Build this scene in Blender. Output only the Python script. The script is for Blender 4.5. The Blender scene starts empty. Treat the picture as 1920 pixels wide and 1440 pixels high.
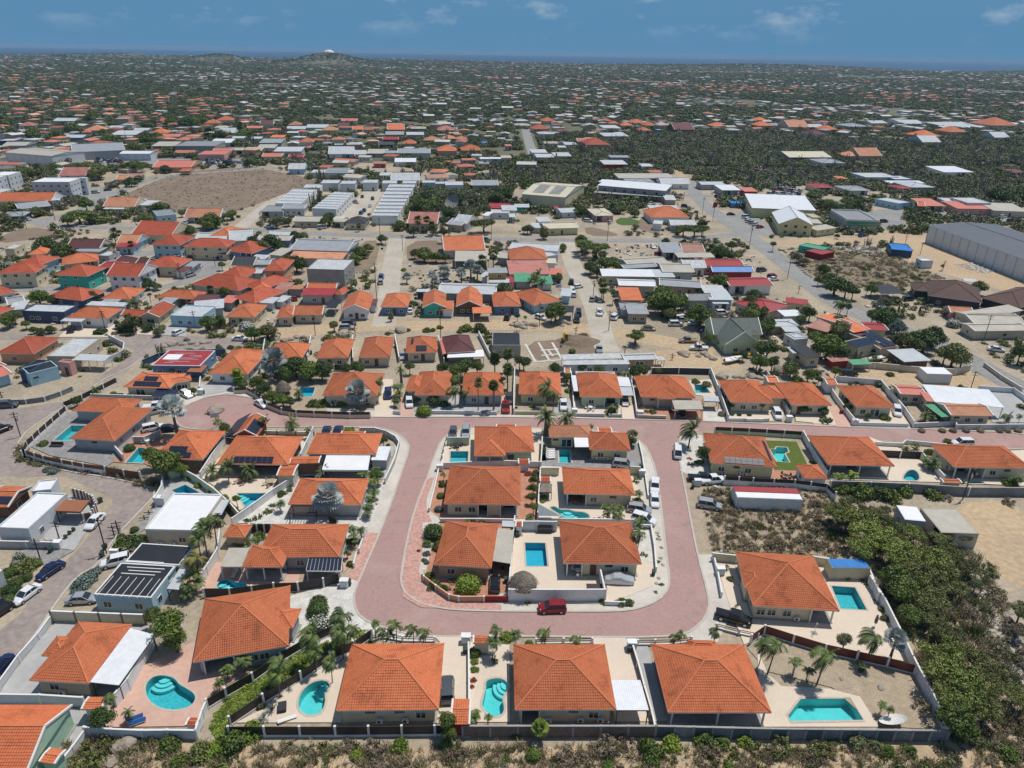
import bpy,math,random
import numpy as np
from mathutils import Vector,Matrix
from mathutils.geometry import tessellate_polygon
SC=bpy.context.scene
COL=SC.collection
R=math.radians
rnd=random.Random(7)
# ---------------------------------------------------------------- camera
CAM_H,PITCH,ROLL,FPX=78.0,R(25.02),R(0.92),1333.0
_f=Vector((0,math.cos(PITCH),-math.sin(PITCH)))
_r0=Vector((1,0,0));_u0=Vector((0,math.sin(PITCH),math.cos(PITCH)))
_r=_r0*math.cos(ROLL) + _u0*math.sin(ROLL)
_u=_u0*math.cos(ROLL) - _r0*math.sin(ROLL)
cd=bpy.data.cameras.new('camera');cam=bpy.data.objects.new('camera',cd);COL.objects.link(cam)
cam.matrix_world=Matrix(((_r.x,_u.x,-_f.x,0),(_r.y,_u.y,-_f.y,0),(_r.z,_u.z,-_f.z,CAM_H),(0,0,0,1)))
cd.sensor_width=36.0;cd.lens=FPX/1920*36.0;cd.clip_start=1.0;cd.clip_end=120000.0
SC.camera=cam
# ---------------------------------------------------------------- light
SUN_EL,SUN_AZ=R(69),R(50)          # azimuth from +Y towards +X
W=bpy.data.worlds.new('World');SC.world=W;W.use_nodes=True
nt=W.node_tree;N=nt.nodes;Lk=nt.links;N.clear()
sky=N.new('ShaderNodeTexSky');sky.sky_type='NISHITA';sky.sun_disc=False
sky.sun_elevation=SUN_EL;sky.sun_rotation=SUN_AZ;sky.altitude=80;sky.air_density=1.0;sky.dust_density=0.3;sky.ozone_density=2.0
tc=N.new('ShaderNodeTexCoord');sep=N.new('ShaderNodeSeparateXYZ');Lk.new(tc.outputs['Generated'],sep.inputs[0])
mr=N.new('ShaderNodeMapRange');mr.interpolation_type='SMOOTHSTEP'
mr.inputs[1].default_value=0.02;mr.inputs[2].default_value=0.75;mr.inputs[3].default_value=1.0;mr.inputs[4].default_value=0.0
Lk.new(sep.outputs[2],mr.inputs[0])
deep=N.new('ShaderNodeRGB');deep.outputs[0].default_value=(1.30,3.15,5.35,1)
mix=N.new('ShaderNodeMix');mix.data_type='RGBA'
Lk.new(mr.outputs[0],mix.inputs[0]);Lk.new(sky.outputs[0],mix.inputs[6]);Lk.new(deep.outputs[0],mix.inputs[7])
# thin fair-weather cloud wisps
mp=N.new('ShaderNodeMapping');mp.inputs['Scale'].default_value=(7,7,17);Lk.new(tc.outputs['Generated'],mp.inputs[0])
cn=N.new('ShaderNodeTexNoise');cn.inputs['Scale'].default_value=1.75;cn.inputs['Detail'].default_value=7;cn.inputs['Roughness'].default_value=0.62
mp.inputs['Location'].default_value=(1.3,0.4,0.9)
Lk.new(mp.outputs[0],cn.inputs[0])
cr=N.new('ShaderNodeMapRange');cr.inputs[1].default_value=0.54;cr.inputs[2].default_value=0.82;cr.inputs[3].default_value=0;cr.inputs[4].default_value=0.75
Lk.new(cn.outputs[0],cr.inputs[0])
ce=N.new('ShaderNodeMapRange');ce.inputs[1].default_value=0.012;ce.inputs[2].default_value=0.045;Lk.new(sep.outputs[2],ce.inputs[0])
cm=N.new('ShaderNodeMath');cm.operation='MULTIPLY';Lk.new(cr.outputs[0],cm.inputs[0]);Lk.new(ce.outputs[0],cm.inputs[1])
mix2=N.new('ShaderNodeMix');mix2.data_type='RGBA';mix2.inputs[7].default_value=(6.2,7.4,8.2,1)
Lk.new(cm.outputs[0],mix2.inputs[0]);Lk.new(mix.outputs[2],mix2.inputs[6])
bg=N.new('ShaderNodeBackground');bg.inputs[1].default_value=0.07
wo=N.new('ShaderNodeOutputWorld');Lk.new(mix2.outputs[2],bg.inputs[0]);Lk.new(bg.outputs[0],wo.inputs[0])
sd=bpy.data.lights.new('sun','SUN');sd.energy=3.1;sd.angle=R(0.53);sd.color=(1.0,0.95,0.88)
sun=bpy.data.objects.new('sun',sd);COL.objects.link(sun)
sv=Vector((math.sin(SUN_AZ)*math.cos(SUN_EL),math.cos(SUN_AZ)*math.cos(SUN_EL),math.sin(SUN_EL)))
sun.rotation_euler=sv.to_track_quat('Z','Y').to_euler()
SC.view_settings.view_transform='Standard';SC.view_settings.look='None'
SC.view_settings.exposure=0.22;SC.view_settings.gamma=1.0;SC.view_settings.use_curve_mapping=False
SC.render.engine='CYCLES'
SC.cycles.use_denoising=True;SC.cycles.max_bounces=6;SC.cycles.diffuse_bounces=2;SC.cycles.glossy_bounces=2
SC.cycles.transparent_max_bounces=8;SC.cycles.volume_bounces=0;SC.cycles.sample_clamp_indirect=4
# ---------------------------------------------------------------- picture tiles -> world
TILES=dict(A=(0,1080,4),B=(480,1080,4),C=(960,1080,4),D=(1440,1080,4),E=(0,760,4),F=(400,760,4),G=(800,760,4),H=(1240,760,1920/680),
 I=(0,560,4),J=(440,560,1920/520),K=(920,560,1920/520),L=(1400,560,1920/520),M=(0,360,4),N=(480,360,4),O=(960,360,4),P=(1440,360,4),
 Q=(0,220,4),R=(480,220,4),S=(960,220,4),U=(1440,220,4),V=(0,0,2),W=(960,0,2),Z=(0,0,1))
def px(t,x,y):
 a,b,s=TILES[t];return a + x/s,b + y/s
def ray(X,Y,z=0.0):
 d=_f*FPX + _r*(X-960) - _u*(Y-720)
 k=(z-CAM_H)/d.z
 return Vector((d.x*k,d.y*k,z))
def G(t,x,y,z=0.0): return ray(*px(t,x,y),z)
def proj(p):
 v=Vector(p) - Vector((0,0,CAM_H));D=v.dot(_f)
 return 960 + FPX*v.dot(_r)/D,720 - FPX*v.dot(_u)/D
def mpp(p):                       # metres per photo pixel at p
 return (Vector(p)-Vector((0,0,CAM_H))).dot(_f)/FPX
# ---------------------------------------------------------------- materials
MATS={}
def _m(name):
 m=bpy.data.materials.new(name);m.use_nodes=True;n=m.node_tree.nodes;l=m.node_tree.links
 return m,n,l,n['Principled BSDF']
def lin(c):
 if isinstance(c,str):
  c=[int(c[i:i+2],16)/255 for i in (1,3,5)]
  c=[x/12.92 if x < .04045 else ((x+.055)/1.055)**2.4 for x in c]
 return tuple(c[:3])
def mul(c,k): return tuple(min(.95,x*k) for x in c)
def mat(name,col,rough=.8,var=.18,scale=.6,bump=0.,col2=None,metal=0.,fine=0,obrand=0.,s2=None,fr=(.55,1.2)):
 """two-scale noise between darker and lighter versions of the colour (dirt and weathering)"""
 if name in MATS: return MATS[name]
 m,n,l,b=_m(name);col=lin(col)
 b.inputs['Roughness'].default_value=rough;b.inputs['Metallic'].default_value=metal
 g=n.new('ShaderNodeNewGeometry')
 no=n.new('ShaderNodeTexNoise');no.inputs['Scale'].default_value=scale;no.inputs['Detail'].default_value=9;no.inputs['Roughness'].default_value=.65
 l.new(g.outputs['Position'],no.inputs['Vector'])
 r=n.new('ShaderNodeValToRGB');e=r.color_ramp.elements
 e[0].position=.3;e[1].position=.7
 lo=mul(col,1-var) if col2 is None else lin(col2)
 e[0].color=(*lo,1);e[1].color=(*mul(col,1+var*.6),1)
 l.new(no.outputs[0],r.inputs[0]);out=r.outputs[0]
 if fine:
  n2=n.new('ShaderNodeTexNoise');n2.inputs['Scale'].default_value=s2 or fine;n2.inputs['Detail'].default_value=4
  l.new(g.outputs['Position'],n2.inputs['Vector'])
  mx=n.new('ShaderNodeMix');mx.data_type='RGBA';mx.blend_type='MULTIPLY';mx.inputs[0].default_value=.5
  r2=n.new('ShaderNodeMapRange');r2.inputs[1].default_value=.3;r2.inputs[2].default_value=.7;r2.inputs[3].default_value=fr[0];r2.inputs[4].default_value=fr[1]
  l.new(n2.outputs[0],r2.inputs[0]);l.new(out,mx.inputs[6]);l.new(r2.outputs[0],mx.inputs[7]);out=mx.outputs[2]
 if obrand:
  oi=n.new('ShaderNodeObjectInfo');mr_=n.new('ShaderNodeMapRange');mr_.inputs[3].default_value=1-obrand;mr_.inputs[4].default_value=1+obrand
  l.new(oi.outputs['Random'],mr_.inputs[0])
  mx=n.new('ShaderNodeMix');mx.data_type='RGBA';mx.blend_type='MULTIPLY';mx.inputs[0].default_value=1
  l.new(out,mx.inputs[6]);l.new(mr_.outputs[0],mx.inputs[7]);out=mx.outputs[2]
 l.new(out,b.inputs['Base Color'])
 if bump:
  n3=n.new('ShaderNodeTexNoise');n3.inputs['Scale'].default_value=4;n3.inputs['Detail'].default_value=6
  l.new(g.outputs['Position'],n3.inputs['Vector'])
  bu=n.new('ShaderNodeBump');bu.inputs['Strength'].default_value=bump;bu.inputs['Distance'].default_value=.2
  l.new(n3.outputs[0],bu.inputs['Height']);l.new(bu.outputs[0],b.inputs['Normal'])
 MATS[name]=m;return m
def tile_mat(name,col,stain=.35,course=True,fresh=False):
 """clay tiles: courses read off the height, lichen stains and sun-bleached patches"""
 if name in MATS: return MATS[name]
 m,n,l,b=_m(name);col=lin(col);b.inputs['Roughness'].default_value=.75
 g=n.new('ShaderNodeNewGeometry');oi=n.new('ShaderNodeObjectInfo')
 ad=n.new('ShaderNodeVectorMath');ad.operation='ADD'
 l.new(g.outputs['Position'],ad.inputs[0]);l.new(oi.outputs['Location'],ad.inputs[1])
 a=n.new('ShaderNodeTexNoise');a.inputs['Scale'].default_value=.32;a.inputs['Detail'].default_value=10;a.inputs['Roughness'].default_value=.72
 l.new(ad.outputs[0],a.inputs['Vector'])
 r=n.new('ShaderNodeValToRGB');e=r.color_ramp.elements
 e[0].position=.36;e[0].color=(*mul(col,1-stain*1.15),1);e[1].position=.75;e[1].color=(min(.9,col[0]*1.08),col[1]*1.22,col[2]*1.35,1)
 k=e.new(.47);k.color=(*col,1)
 l.new(a.outputs[0],r.inputs[0])
 f=n.new('ShaderNodeTexNoise');f.inputs['Scale'].default_value=3.2;f.inputs['Detail'].default_value=3
 l.new(g.outputs['Position'],f.inputs['Vector'])
 fr=n.new('ShaderNodeMapRange');fr.inputs[1].default_value=.3;fr.inputs[2].default_value=.7;fr.inputs[3].default_value=.84;fr.inputs[4].default_value=1.13
 l.new(f.outputs[0],fr.inputs[0])
 x=n.new('ShaderNodeMix');x.data_type='RGBA';x.blend_type='MULTIPLY';x.inputs[0].default_value=1
 l.new(r.outputs[0],x.inputs[6]);l.new(fr.outputs[0],x.inputs[7])
 rr=n.new('ShaderNodeMapRange');rr.inputs[3].default_value=.78;rr.inputs[4].default_value=1.13;l.new(oi.outputs['Random'],rr.inputs[0])
 y=n.new('ShaderNodeMix');y.data_type='RGBA';y.blend_type='MULTIPLY';y.inputs[0].default_value=1
 l.new(x.outputs[2],y.inputs[6]);l.new(rr.outputs[0],y.inputs[7])
 l.new(y.outputs[2],b.inputs['Base Color'])
 if course:
  w=n.new('ShaderNodeTexWave');w.wave_type='BANDS';w.bands_direction='Z';w.wave_profile='SAW';w.inputs['Scale'].default_value=1/0.17/3.14159/2*3.14159;w.inputs['Distortion'].default_value=0
  l.new(g.outputs['Position'],w.inputs['Vector'])
  bu=n.new('ShaderNodeBump');bu.inputs['Strength'].default_value=.8;bu.inputs['Distance'].default_value=.06
  l.new(w.outputs[0],bu.inputs['Height']);l.new(bu.outputs[0],b.inputs['Normal'])
 MATS[name]=m;return m
def rib_mat(name,col,rough=.45,pitch=.5,var=.12,axis='X'):
 """corrugated sheet metal in object space"""
 if name in MATS: return MATS[name]
 m=mat(name,col,rough,var,.35,fine=1.3,fr=(.85,1.08))
 n=m.node_tree.nodes;l=m.node_tree.links;b=n['Principled BSDF']
 t=n.new('ShaderNodeTexCoord');w=n.new('ShaderNodeTexWave');w.bands_direction=axis;w.inputs['Scale'].default_value=1/pitch*.5
 l.new(t.outputs['Object'],w.inputs['Vector'])
 bu=n.new('ShaderNodeBump');bu.inputs['Strength'].default_value=.5;bu.inputs['Distance'].default_value=.05
 l.new(w.outputs[0],bu.inputs['Height']);l.new(bu.outputs[0],b.inputs['Normal'])
 return m
def leaf_mat(name,c0,c1,rough=.6,trans=.15):
 if name in MATS: return MATS[name]
 m,n,l,b=_m(name);b.inputs['Roughness'].default_value=rough
 g=n.new('ShaderNodeNewGeometry');r=n.new('ShaderNodeValToRGB');e=r.color_ramp.elements
 e[0].color=(*lin(c0),1);e[1].color=(*lin(c1),1)
 ad=n.new('ShaderNodeMath');ad.operation='MULTIPLY';ad.inputs[1].default_value=.55
 no=n.new('ShaderNodeTexNoise');no.inputs['Scale'].default_value=.35;l.new(g.outputs['Position'],no.inputs['Vector'])
 a2=n.new('ShaderNodeMath');a2.operation='MULTIPLY_ADD';a2.inputs[1].default_value=1.3
 l.new(g.outputs['Random Per Island'],ad.inputs[0]);l.new(no.outputs[0],a2.inputs[0]);
 a3=n.new('ShaderNodeMath');a3.operation='SUBTRACT';a3.inputs[1].default_value=.42;l.new(ad.outputs[0],a3.inputs[0]);l.new(a3.outputs[0],a2.inputs[2])
 l.new(a2.outputs[0],r.inputs[0])
 oi=n.new('ShaderNodeObjectInfo');rr=n.new('ShaderNodeMapRange');rr.inputs[3].default_value=.72;rr.inputs[4].default_value=1.25;l.new(oi.outputs['Random'],rr.inputs[0])
 y=n.new('ShaderNodeMix');y.data_type='RGBA';y.blend_type='MULTIPLY';y.inputs[0].default_value=1
 l.new(r.outputs[0],y.inputs[6]);l.new(rr.outputs[0],y.inputs[7]);l.new(y.outputs[2],b.inputs['Base Color'])
 MATS[name]=m;return m
mat('sand',(.45,.375,.27),.95,.22,.07,.35,col2=(.29,.245,.18),fine=1.2)
for nm,c,v in [('white_paint',(.78,.78,.76),.07),('cream_paint',(.66,.58,.40),.08),('beige_paint',(.58,.50,.38),.08),('grey_paint',(.42,.43,.43),.1),
 ('pale_grey_paint',(.6,.62,.64),.08),('blue_paint',(.13,.25,.42),.1),('pale_blue_paint',(.38,.58,.68),.1),('navy_paint',(.05,.085,.16),.1),
 ('teal_paint',(.05,.45,.36),.1),('mint_paint',(.42,.62,.45),.1),('yellow_paint',(.66,.60,.33),.08),('ochre_paint',(.60,.36,.08),.1),
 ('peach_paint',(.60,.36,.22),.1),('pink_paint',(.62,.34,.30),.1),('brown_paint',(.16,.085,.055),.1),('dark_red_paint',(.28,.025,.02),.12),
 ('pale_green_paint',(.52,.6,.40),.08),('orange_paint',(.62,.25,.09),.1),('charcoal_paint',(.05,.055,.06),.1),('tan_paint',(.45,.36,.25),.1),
 ('bare_concrete',(.34,.33,.31),.2),('red_paint',(.5,.05,.04),.1)]:
 mat(nm,c,.75,v,.5,fine=1.7,fr=(.84,1.06))
mat('block_wall',(.24,.245,.25),.9,.3,.5,.3,fine=2.5)
mat('brown_wall',(.24,.16,.125),.9,.2,.5,.2,fine=2.5)
mat('trim',(.74,.73,.70),.6,.06,1.2);mat('brown_trim',(.12,.05,.03),.6,.1,1.)
mat('dark_slat',(.035,.026,.024),.55,.3,1.5);mat('red_slat',(.13,.028,.018),.5,.2,1.5);mat('rust_wood',(.17,.07,.04),.7,.25,1.5)
mat('glass',(.03,.04,.05),.08,.1,2);mat('pale_shutter',(.6,.65,.66),.5,.05,2)
mat('metal_dark',(.04,.04,.045),.4,.1,1);mat('pole_wood',(.07,.05,.04),.85,.2,1);mat('steel',(.5,.51,.52),.35,.1,1,metal=.6)
mat('ac_white',(.66,.66,.64),.5,.1,2);mat('rubber',(.02,.02,.02),.8,.1,2)
mat('bin_green',(.02,.05,.04),.5,.1,2);mat('rock',(.40,.34,.27),.9,.35,.7,.8,fine=2.5);mat('thatch',(.26,.22,.17),.95,.45,1.5,1.,fine=5)
tile_mat('tile_orange',(.585,.165,.062),.3);tile_mat('tile_bright',(.62,.165,.06),.2);tile_mat('tile_red',(.44,.085,.036),.25);tile_mat('tile_pale',(.55,.24,.13),.25)
tile_mat('tile_maroon',(.14,.045,.045),.3);tile_mat('tile_brown',(.12,.065,.05),.2);tile_mat('tile_dark',(.05,.055,.06),.3);tile_mat('tile_pink',(.5,.19,.15),.3)
mat('ridge_orange',(.64,.205,.085),.7,.15,1.5);mat('ridge_dark',(.1,.05,.045),.7,.15,1.5)
rib_mat('metal_white',(.76,.78,.80),.4,.45,.08);rib_mat('metal_grey',(.34,.36,.38),.45,.5,.15);rib_mat('metal_pale',(.52,.55,.56),.45,.5,.12)
rib_mat('metal_rust',(.40,.20,.15),.7,.5,.35);rib_mat('metal_red',(.36,.035,.035),.5,.5,.15);rib_mat('metal_green',(.09,.33,.18),.5,.5,.2)
rib_mat('metal_blue',(.02,.20,.55),.45,.5,.15);rib_mat('metal_cream',(.62,.57,.42),.5,.5,.12);rib_mat('metal_tan',(.46,.43,.36),.6,.6,.15)
rib_mat('metal_black',(.02,.021,.024),.5,1.2,.3);rib_mat('metal_slate',(.12,.13,.145),.5,1.2,.2);rib_mat('metal_salmon',(.62,.19,.13),.5,.5,.12)
mat('flat_white',(.78,.79,.79),.6,.05,.3,fine=.9,fr=(.92,1.04));mat('flat_pale',(.52,.545,.56),.7,.12,.3,fine=.9);mat('flat_grey',(.27,.28,.29),.8,.2,.5,fine=1.2);mat('flat_dark',(.045,.05,.055),.7,.4,.4,fine=1.2)
mat('rust_flat',(.32,.12,.055),.7,.12,.6)
mat('tree_bark',(.13,.10,.07),.9,.25,2,.5);mat('palm_bark',(.17,.14,.11),.9,.25,3,.5)
leaf_mat('leaf_feathery',(.085,.12,.018),(.27,.31,.065));leaf_mat('leaf_dark',(.024,.055,.010),(.10,.155,.028));leaf_mat('leaf_mid',(.045,.085,.012),(.18,.235,.035));leaf_mat('leaf_olive',(.065,.085,.022),(.21,.225,.06))
leaf_mat('leaf_grey',(.085,.10,.04),(.24,.245,.115));leaf_mat('leaf_bright',(.07,.15,.012),(.30,.36,.04));leaf_mat('leaf_silver',(.17,.21,.19),(.46,.52,.50))
leaf_mat('leaf_dry',(.14,.11,.07),(.33,.265,.175));leaf_mat('leaf_red',(.25,.04,.02),(.5,.12,.04));leaf_mat('petal_white',(.55,.55,.5),(.85,.85,.82))
leaf_mat('palm_green',(.03,.065,.012),(.17,.22,.05));leaf_mat('palm_yellow',(.16,.17,.03),(.36,.30,.07));leaf_mat('leaf_blue',(.08,.12,.10),(.2,.26,.22))
def solar_mat():
 m,n,l,b=_m('solar_cell');b.inputs['Roughness'].default_value=.3;b.inputs['Specular IOR Level'].default_value=.2
 t=n.new('ShaderNodeTexCoord');k=n.new('ShaderNodeTexBrick');k.offset=0;k.inputs['Scale'].default_value=1
 k.inputs['Color1'].default_value=(.012,.02,.045,1);k.inputs['Color2'].default_value=(.016,.024,.05,1);k.inputs['Mortar'].default_value=(.06,.07,.09,1)
 k.inputs['Mortar Size'].default_value=.01;k.inputs['Brick Width'].default_value=.166;k.inputs['Row Height'].default_value=.166
 l.new(t.outputs['Object'],k.inputs['Vector']);l.new(k.outputs[0],b.inputs['Base Color']);MATS['solar_cell']=m
solar_mat()
def car_mat(name,c,metal=.3):
 m,n,l,b=_m(name);b.inputs['Base Color'].default_value=(*c,1);b.inputs['Roughness'].default_value=.25;b.inputs['Metallic'].default_value=metal;b.inputs['Coat Weight'].default_value=.6
 no=n.new('ShaderNodeTexNoise');no.inputs['Scale'].default_value=2.;r=n.new('ShaderNodeMapRange');r.inputs[3].default_value=.15;r.inputs[4].default_value=.4
 l.new(no.outputs[0],r.inputs[0]);l.new(r.outputs[0],b.inputs['Roughness']);MATS[name]=m
for nm,c in [('car_white',(.75,.76,.77)),('car_silver',(.42,.44,.46)),('car_black',(.012,.012,.014)),('car_grey',(.10,.11,.12)),('car_red',(.30,.015,.02)),('car_navy',(.015,.025,.10)),('car_blue',(.02,.10,.30)),('car_yellow',(.60,.38,.03)),('car_gold',(.33,.28,.2)),('car_lime',(.3,.45,.03)),('car_cover',(.5,.53,.56))]:
 car_mat(nm,c,0. if nm in ('car_white','car_yellow','car_lime') else .3)
mat('light_lens',(.75,.75,.72),.1,.02,3);mat('tail_lens',(.35,.01,.01),.2,.02,3)
def water_mat(name,col,mixg=.10,bump=.25,opaque=None):
 m,n,l,b=_m(name);out=n['Material Output']
 g=n.new('ShaderNodeNewGeometry');no=n.new('ShaderNodeTexNoise');no.inputs['Scale'].default_value=1.6;no.inputs['Detail'].default_value=4;l.new(g.outputs['Position'],no.inputs['Vector'])
 bu=n.new('ShaderNodeBump');bu.inputs['Strength'].default_value=bump;bu.inputs['Distance'].default_value=.08;l.new(no.outputs[0],bu.inputs['Height'])
 gl=n.new('ShaderNodeBsdfGlossy');gl.inputs['Roughness'].default_value=.06;l.new(bu.outputs[0],gl.inputs['Normal'])
 tr=n.new('ShaderNodeBsdfTransparent');tr.inputs[0].default_value=(*col,1)
 fr=n.new('ShaderNodeFresnel');fr.inputs[0].default_value=1.33;l.new(bu.outputs[0],fr.inputs['Normal'])
 mx=n.new('ShaderNodeMixShader');l.new(fr.outputs[0],mx.inputs[0]);l.new(tr.outputs[0],mx.inputs[1]);l.new(gl.outputs[0],mx.inputs[2]);l.new(mx.outputs[0],out.inputs[0]);MATS[name]=m
water_mat('pool_water',(.52,.93,.96))
mat('pool_plaster',(.15,.53,.57),.7,.10,.9,fine=2.5);mat('pool_plaster_blue',(.07,.46,.60),.7,.10,.9);mat('pool_plaster_pale',(.30,.68,.66),.7,.12,.9);mat('pool_step',(.42,.72,.72),.7,.1,1)
mat('coping',(.52,.44,.36),.8,.15,1.5)
def sea_mat():
 m,n,l,b=_m('sea_water');b.inputs['Base Color'].default_value=(.012,.07,.14,1);b.inputs['Roughness'].default_value=.55;b.inputs['Specular IOR Level'].default_value=.2
 g=n.new('ShaderNodeNewGeometry');no=n.new('ShaderNodeTexNoise');no.inputs['Scale'].default_value=.0006;no.inputs['Detail'].default_value=5;l.new(g.outputs['Position'],no.inputs['Vector'])
 r=n.new('ShaderNodeValToRGB');r.color_ramp.elements[0].color=(.008,.045,.12,1);r.color_ramp.elements[1].color=(.018,.08,.18,1);l.new(no.outputs[0],r.inputs[0]);l.new(r.outputs[0],b.inputs['Base Color'])
 MATS['sea_water']=m
sea_mat()
# ---------------------------------------------------------------- mesh helpers
class MB:
 def __init__(s): s.v=[];s.f=[];s.m=[]
 def poly(s,pts,m=0):
  i=len(s.v);s.v += [tuple(p) for p in pts];s.f.append(tuple(range(i,i+len(pts))));s.m.append(m)
 def box(s,x0,x1,y0,y1,z0,z1,m=0,top=None):
  a,b=(top if top else ((x0,x1,y0,y1),0))[0:2] if top else ((x0,x1,y0,y1),0)
  X0,X1,Y0,Y1=a;i=len(s.v)
  s.v += [(x0,y0,z0),(x1,y0,z0),(x1,y1,z0),(x0,y1,z0),(X0,Y0,z1),(X1,Y0,z1),(X1,Y1,z1),(X0,Y1,z1)]
  s.f += [(i+3,i+2,i+1,i),(i+4,i+5,i+6,i+7),(i,i+1,i+5,i+4),(i+1,i+2,i+6,i+5),(i+2,i+3,i+7,i+6),(i+3,i,i+4,i+7)];s.m += [m]*6
 def tube(s,pts,rad,n=6,m=0,cap=True):
  """pts list of Vector, rad per point"""
  base=len(s.v);P=[Vector(p) for p in pts]
  if not hasattr(rad,'__len__'): rad=[rad]*len(P)
  for k,p in enumerate(P):
   d=(P[min(k+1,len(P)-1)] - P[max(k-1,0)]).normalized()
   a=d.orthogonal().normalized() if abs(d.z) < .99 else Vector((1,0,0));a=(a - d*a.dot(d)).normalized();b=d.cross(a)
   for j in range(n):
    t=2*math.pi*j/n;s.v.append(tuple(p + (a*math.cos(t)+b*math.sin(t))*rad[k]))
  for k in range(len(P)-1):
   for j in range(n):
    s.f.append((base+k*n+j,base+k*n+(j+1) % n,base+(k+1)*n+(j+1) % n,base+(k+1)*n+j));s.m.append(m)
  if cap:
   s.f.append(tuple(base+(len(P)-1)*n+j for j in range(n)));s.m.append(m)
   s.f.append(tuple(base+n-1-j for j in range(n)));s.m.append(m)
 def prism(s,pts,z0,z1,m=0,bottom=True):
  n=len(pts);i=len(s.v)
  s.v += [(p[0],p[1],z0) for p in pts] + [(p[0],p[1],z1) for p in pts]
  s.f.append(tuple(range(i+n,i+2*n)));s.m.append(m)
  if bottom: s.f.append(tuple(range(i+n-1,i-1,-1)));s.m.append(m)
  for k in range(n):
   s.f.append((i+k,i+(k+1) % n,i+n+(k+1) % n,i+n+k));s.m.append(m)
 def mesh(s,name,mats):
  me=bpy.data.meshes.new(name);me.from_pydata(s.v,[],s.f)
  for q in mats: me.materials.append(MATS[q] if isinstance(q,str) else q)
  if len(mats) > 1: me.polygons.foreach_set('material_index',s.m)
  me.update();return me
def ob(name,me,parent=None,loc=(0,0,0),rz=0.,sc=None,kind=None):
 o=bpy.data.objects.new(name,me);COL.objects.link(o)
 if parent is not None: o.parent=parent
 o.location=loc
 if isinstance(rz,(int,float)): o.rotation_euler=(0,0,rz)
 else: o.rotation_euler=rz
 if sc is not None: o.scale=sc if hasattr(sc,'__len__') else (sc,sc,sc)
 if kind: o['kind']=kind
 return o
LAND=[];AUTO=[]
def thing(name,label,cat,loc,rz=0.,group=None,lm=None,auto=None):
 o=bpy.data.objects.new(name,None);COL.objects.link(o);o.location=loc;o.rotation_euler=(0,0,rz);o.empty_display_size=.5
 info(o,label,cat,group,lm,auto);return o
def info(o,label,cat,group=None,lm=None,auto=None):
 o['category']=cat
 if label: o['label']=label
 if group: o['group']=group
 if lm: LAND.append((lm,Vector(o.location)))
 if auto: AUTO.append((o,auto))
_UB={}
def ubox(m):
 if m not in _UB:
  b=MB();b.box(-.5,.5,-.5,.5,-.5,.5);_UB[m]=b.mesh('box_' + m,[m])
 return _UB[m]
_UC={}
def ucyl(m,n=8):
 if m not in _UC:
  b=MB();b.tube([(0,0,-.5),(0,0,.5)],.5,n);_UC[m]=b.mesh('rod_' + m,[m])
 return _UC[m]
def bx(par,name,m,x,y,z,sx,sy,sz,rz=0.): return ob(name,ubox(m),par,(x,y,z),rz,(sx,sy,sz))
def strut(par,name,m,a,b,w):
 """square bar from a to b"""
 a=Vector(a);b=Vector(b);d=b-a
 q=d.to_track_quat('Z','Y').to_euler()
 return ob(name,ubox(m),par,(a+b)/2,q,(w,w,d.length))
def chaikin(p,n=2):
 for _ in range(n):
  q=[]
  for i in range(len(p)):
   a,b=p[i],p[(i+1) % len(p)];q += [a*.75+b*.25,a*.25+b*.75]
  p=q
 return p
def ccw(p):
 a=sum(p[i].x*p[(i+1) % len(p)].y - p[(i+1) % len(p)].x*p[i].y for i in range(len(p)))
 return p if a > 0 else p[::-1]
def inside(q,P):
 c=False;n=len(P)
 for i in range(n):
  a,b=P[i],P[(i+1) % n]
  if (a.y > q.y) != (b.y > q.y) and q.x < (b.x-a.x)*(q.y-a.y)/(b.y-a.y)+a.x: c=not c
 return c
# ---------------------------------------------------------------- ground sheets and pools
COVER=[]
POOLS=[]      # (outline in world coords)
def fill(name,outer,holes,z,m,thick=0.,kind='structure',parent=None):
 if kind and name not in ('ground','scrub_ground'): COVER.append(outer)
 loops=[[Vector((p.x,p.y,0)) for p in outer]] + [[Vector((p.x,p.y,0)) for p in h] for h in holes]
 vs=[p for L_ in loops for p in L_]
 tris=tessellate_polygon(loops)
 b=MB();b.v=[(p.x,p.y,z) for p in vs]
 for t in tris:
  a,c,d=(vs[i] for i in t)
  cr_=(c-a).cross(d-a).z
  if abs(cr_) < 1e-7: continue
  b.f.append(tuple(t) if cr_ > 0 else tuple(t[::-1]));b.m.append(0)
 if thick:
  n=len(outer);k=len(b.v);b.v += [(p.x,p.y,z-thick) for p in outer]
  o_=ccw(list(outer));rev=o_ is not outer and o_[0] != outer[0]
  for i in range(n):
   j=(i+1) % n
   b.f.append((i,k+i,k+j,j));b.m.append(0)
 me=b.mesh(name,[m]);return ob(name,me,parent,kind=kind)
def sheet(name,t,pts,z,m,smooth=0,thick=0.,z0=0.):
 P=[G(t,x,y,z0) for x,y in pts]
 if smooth: P=chaikin(P,smooth)
 P=ccw(P)
 H_=[q for q in POOLS if inside(sum(q,Vector())/len(q),P)]
 return fill(name,P,H_,z,m,thick)
def ribbon_pts(P,w):
 L_,R_=[],[]
 for i,p in enumerate(P):
  d=(P[min(i+1,len(P)-1)]-P[max(i-1,0)]);d.z=0;d.normalize();n=Vector((-d.y,d.x,0))
  ww=w[i] if hasattr(w,'__len__') else w
  L_.append(p+n*ww/2);R_.append(p-n*ww/2)
 return L_ + R_[::-1]
def smooth_line(P,n=2):
 for _ in range(n):
  q=[P[0]]
  for a,b in zip(P,P[1:]): q += [a*.75+b*.25,a*.25+b*.75]
  q.append(P[-1]);P=q
 return P
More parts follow.
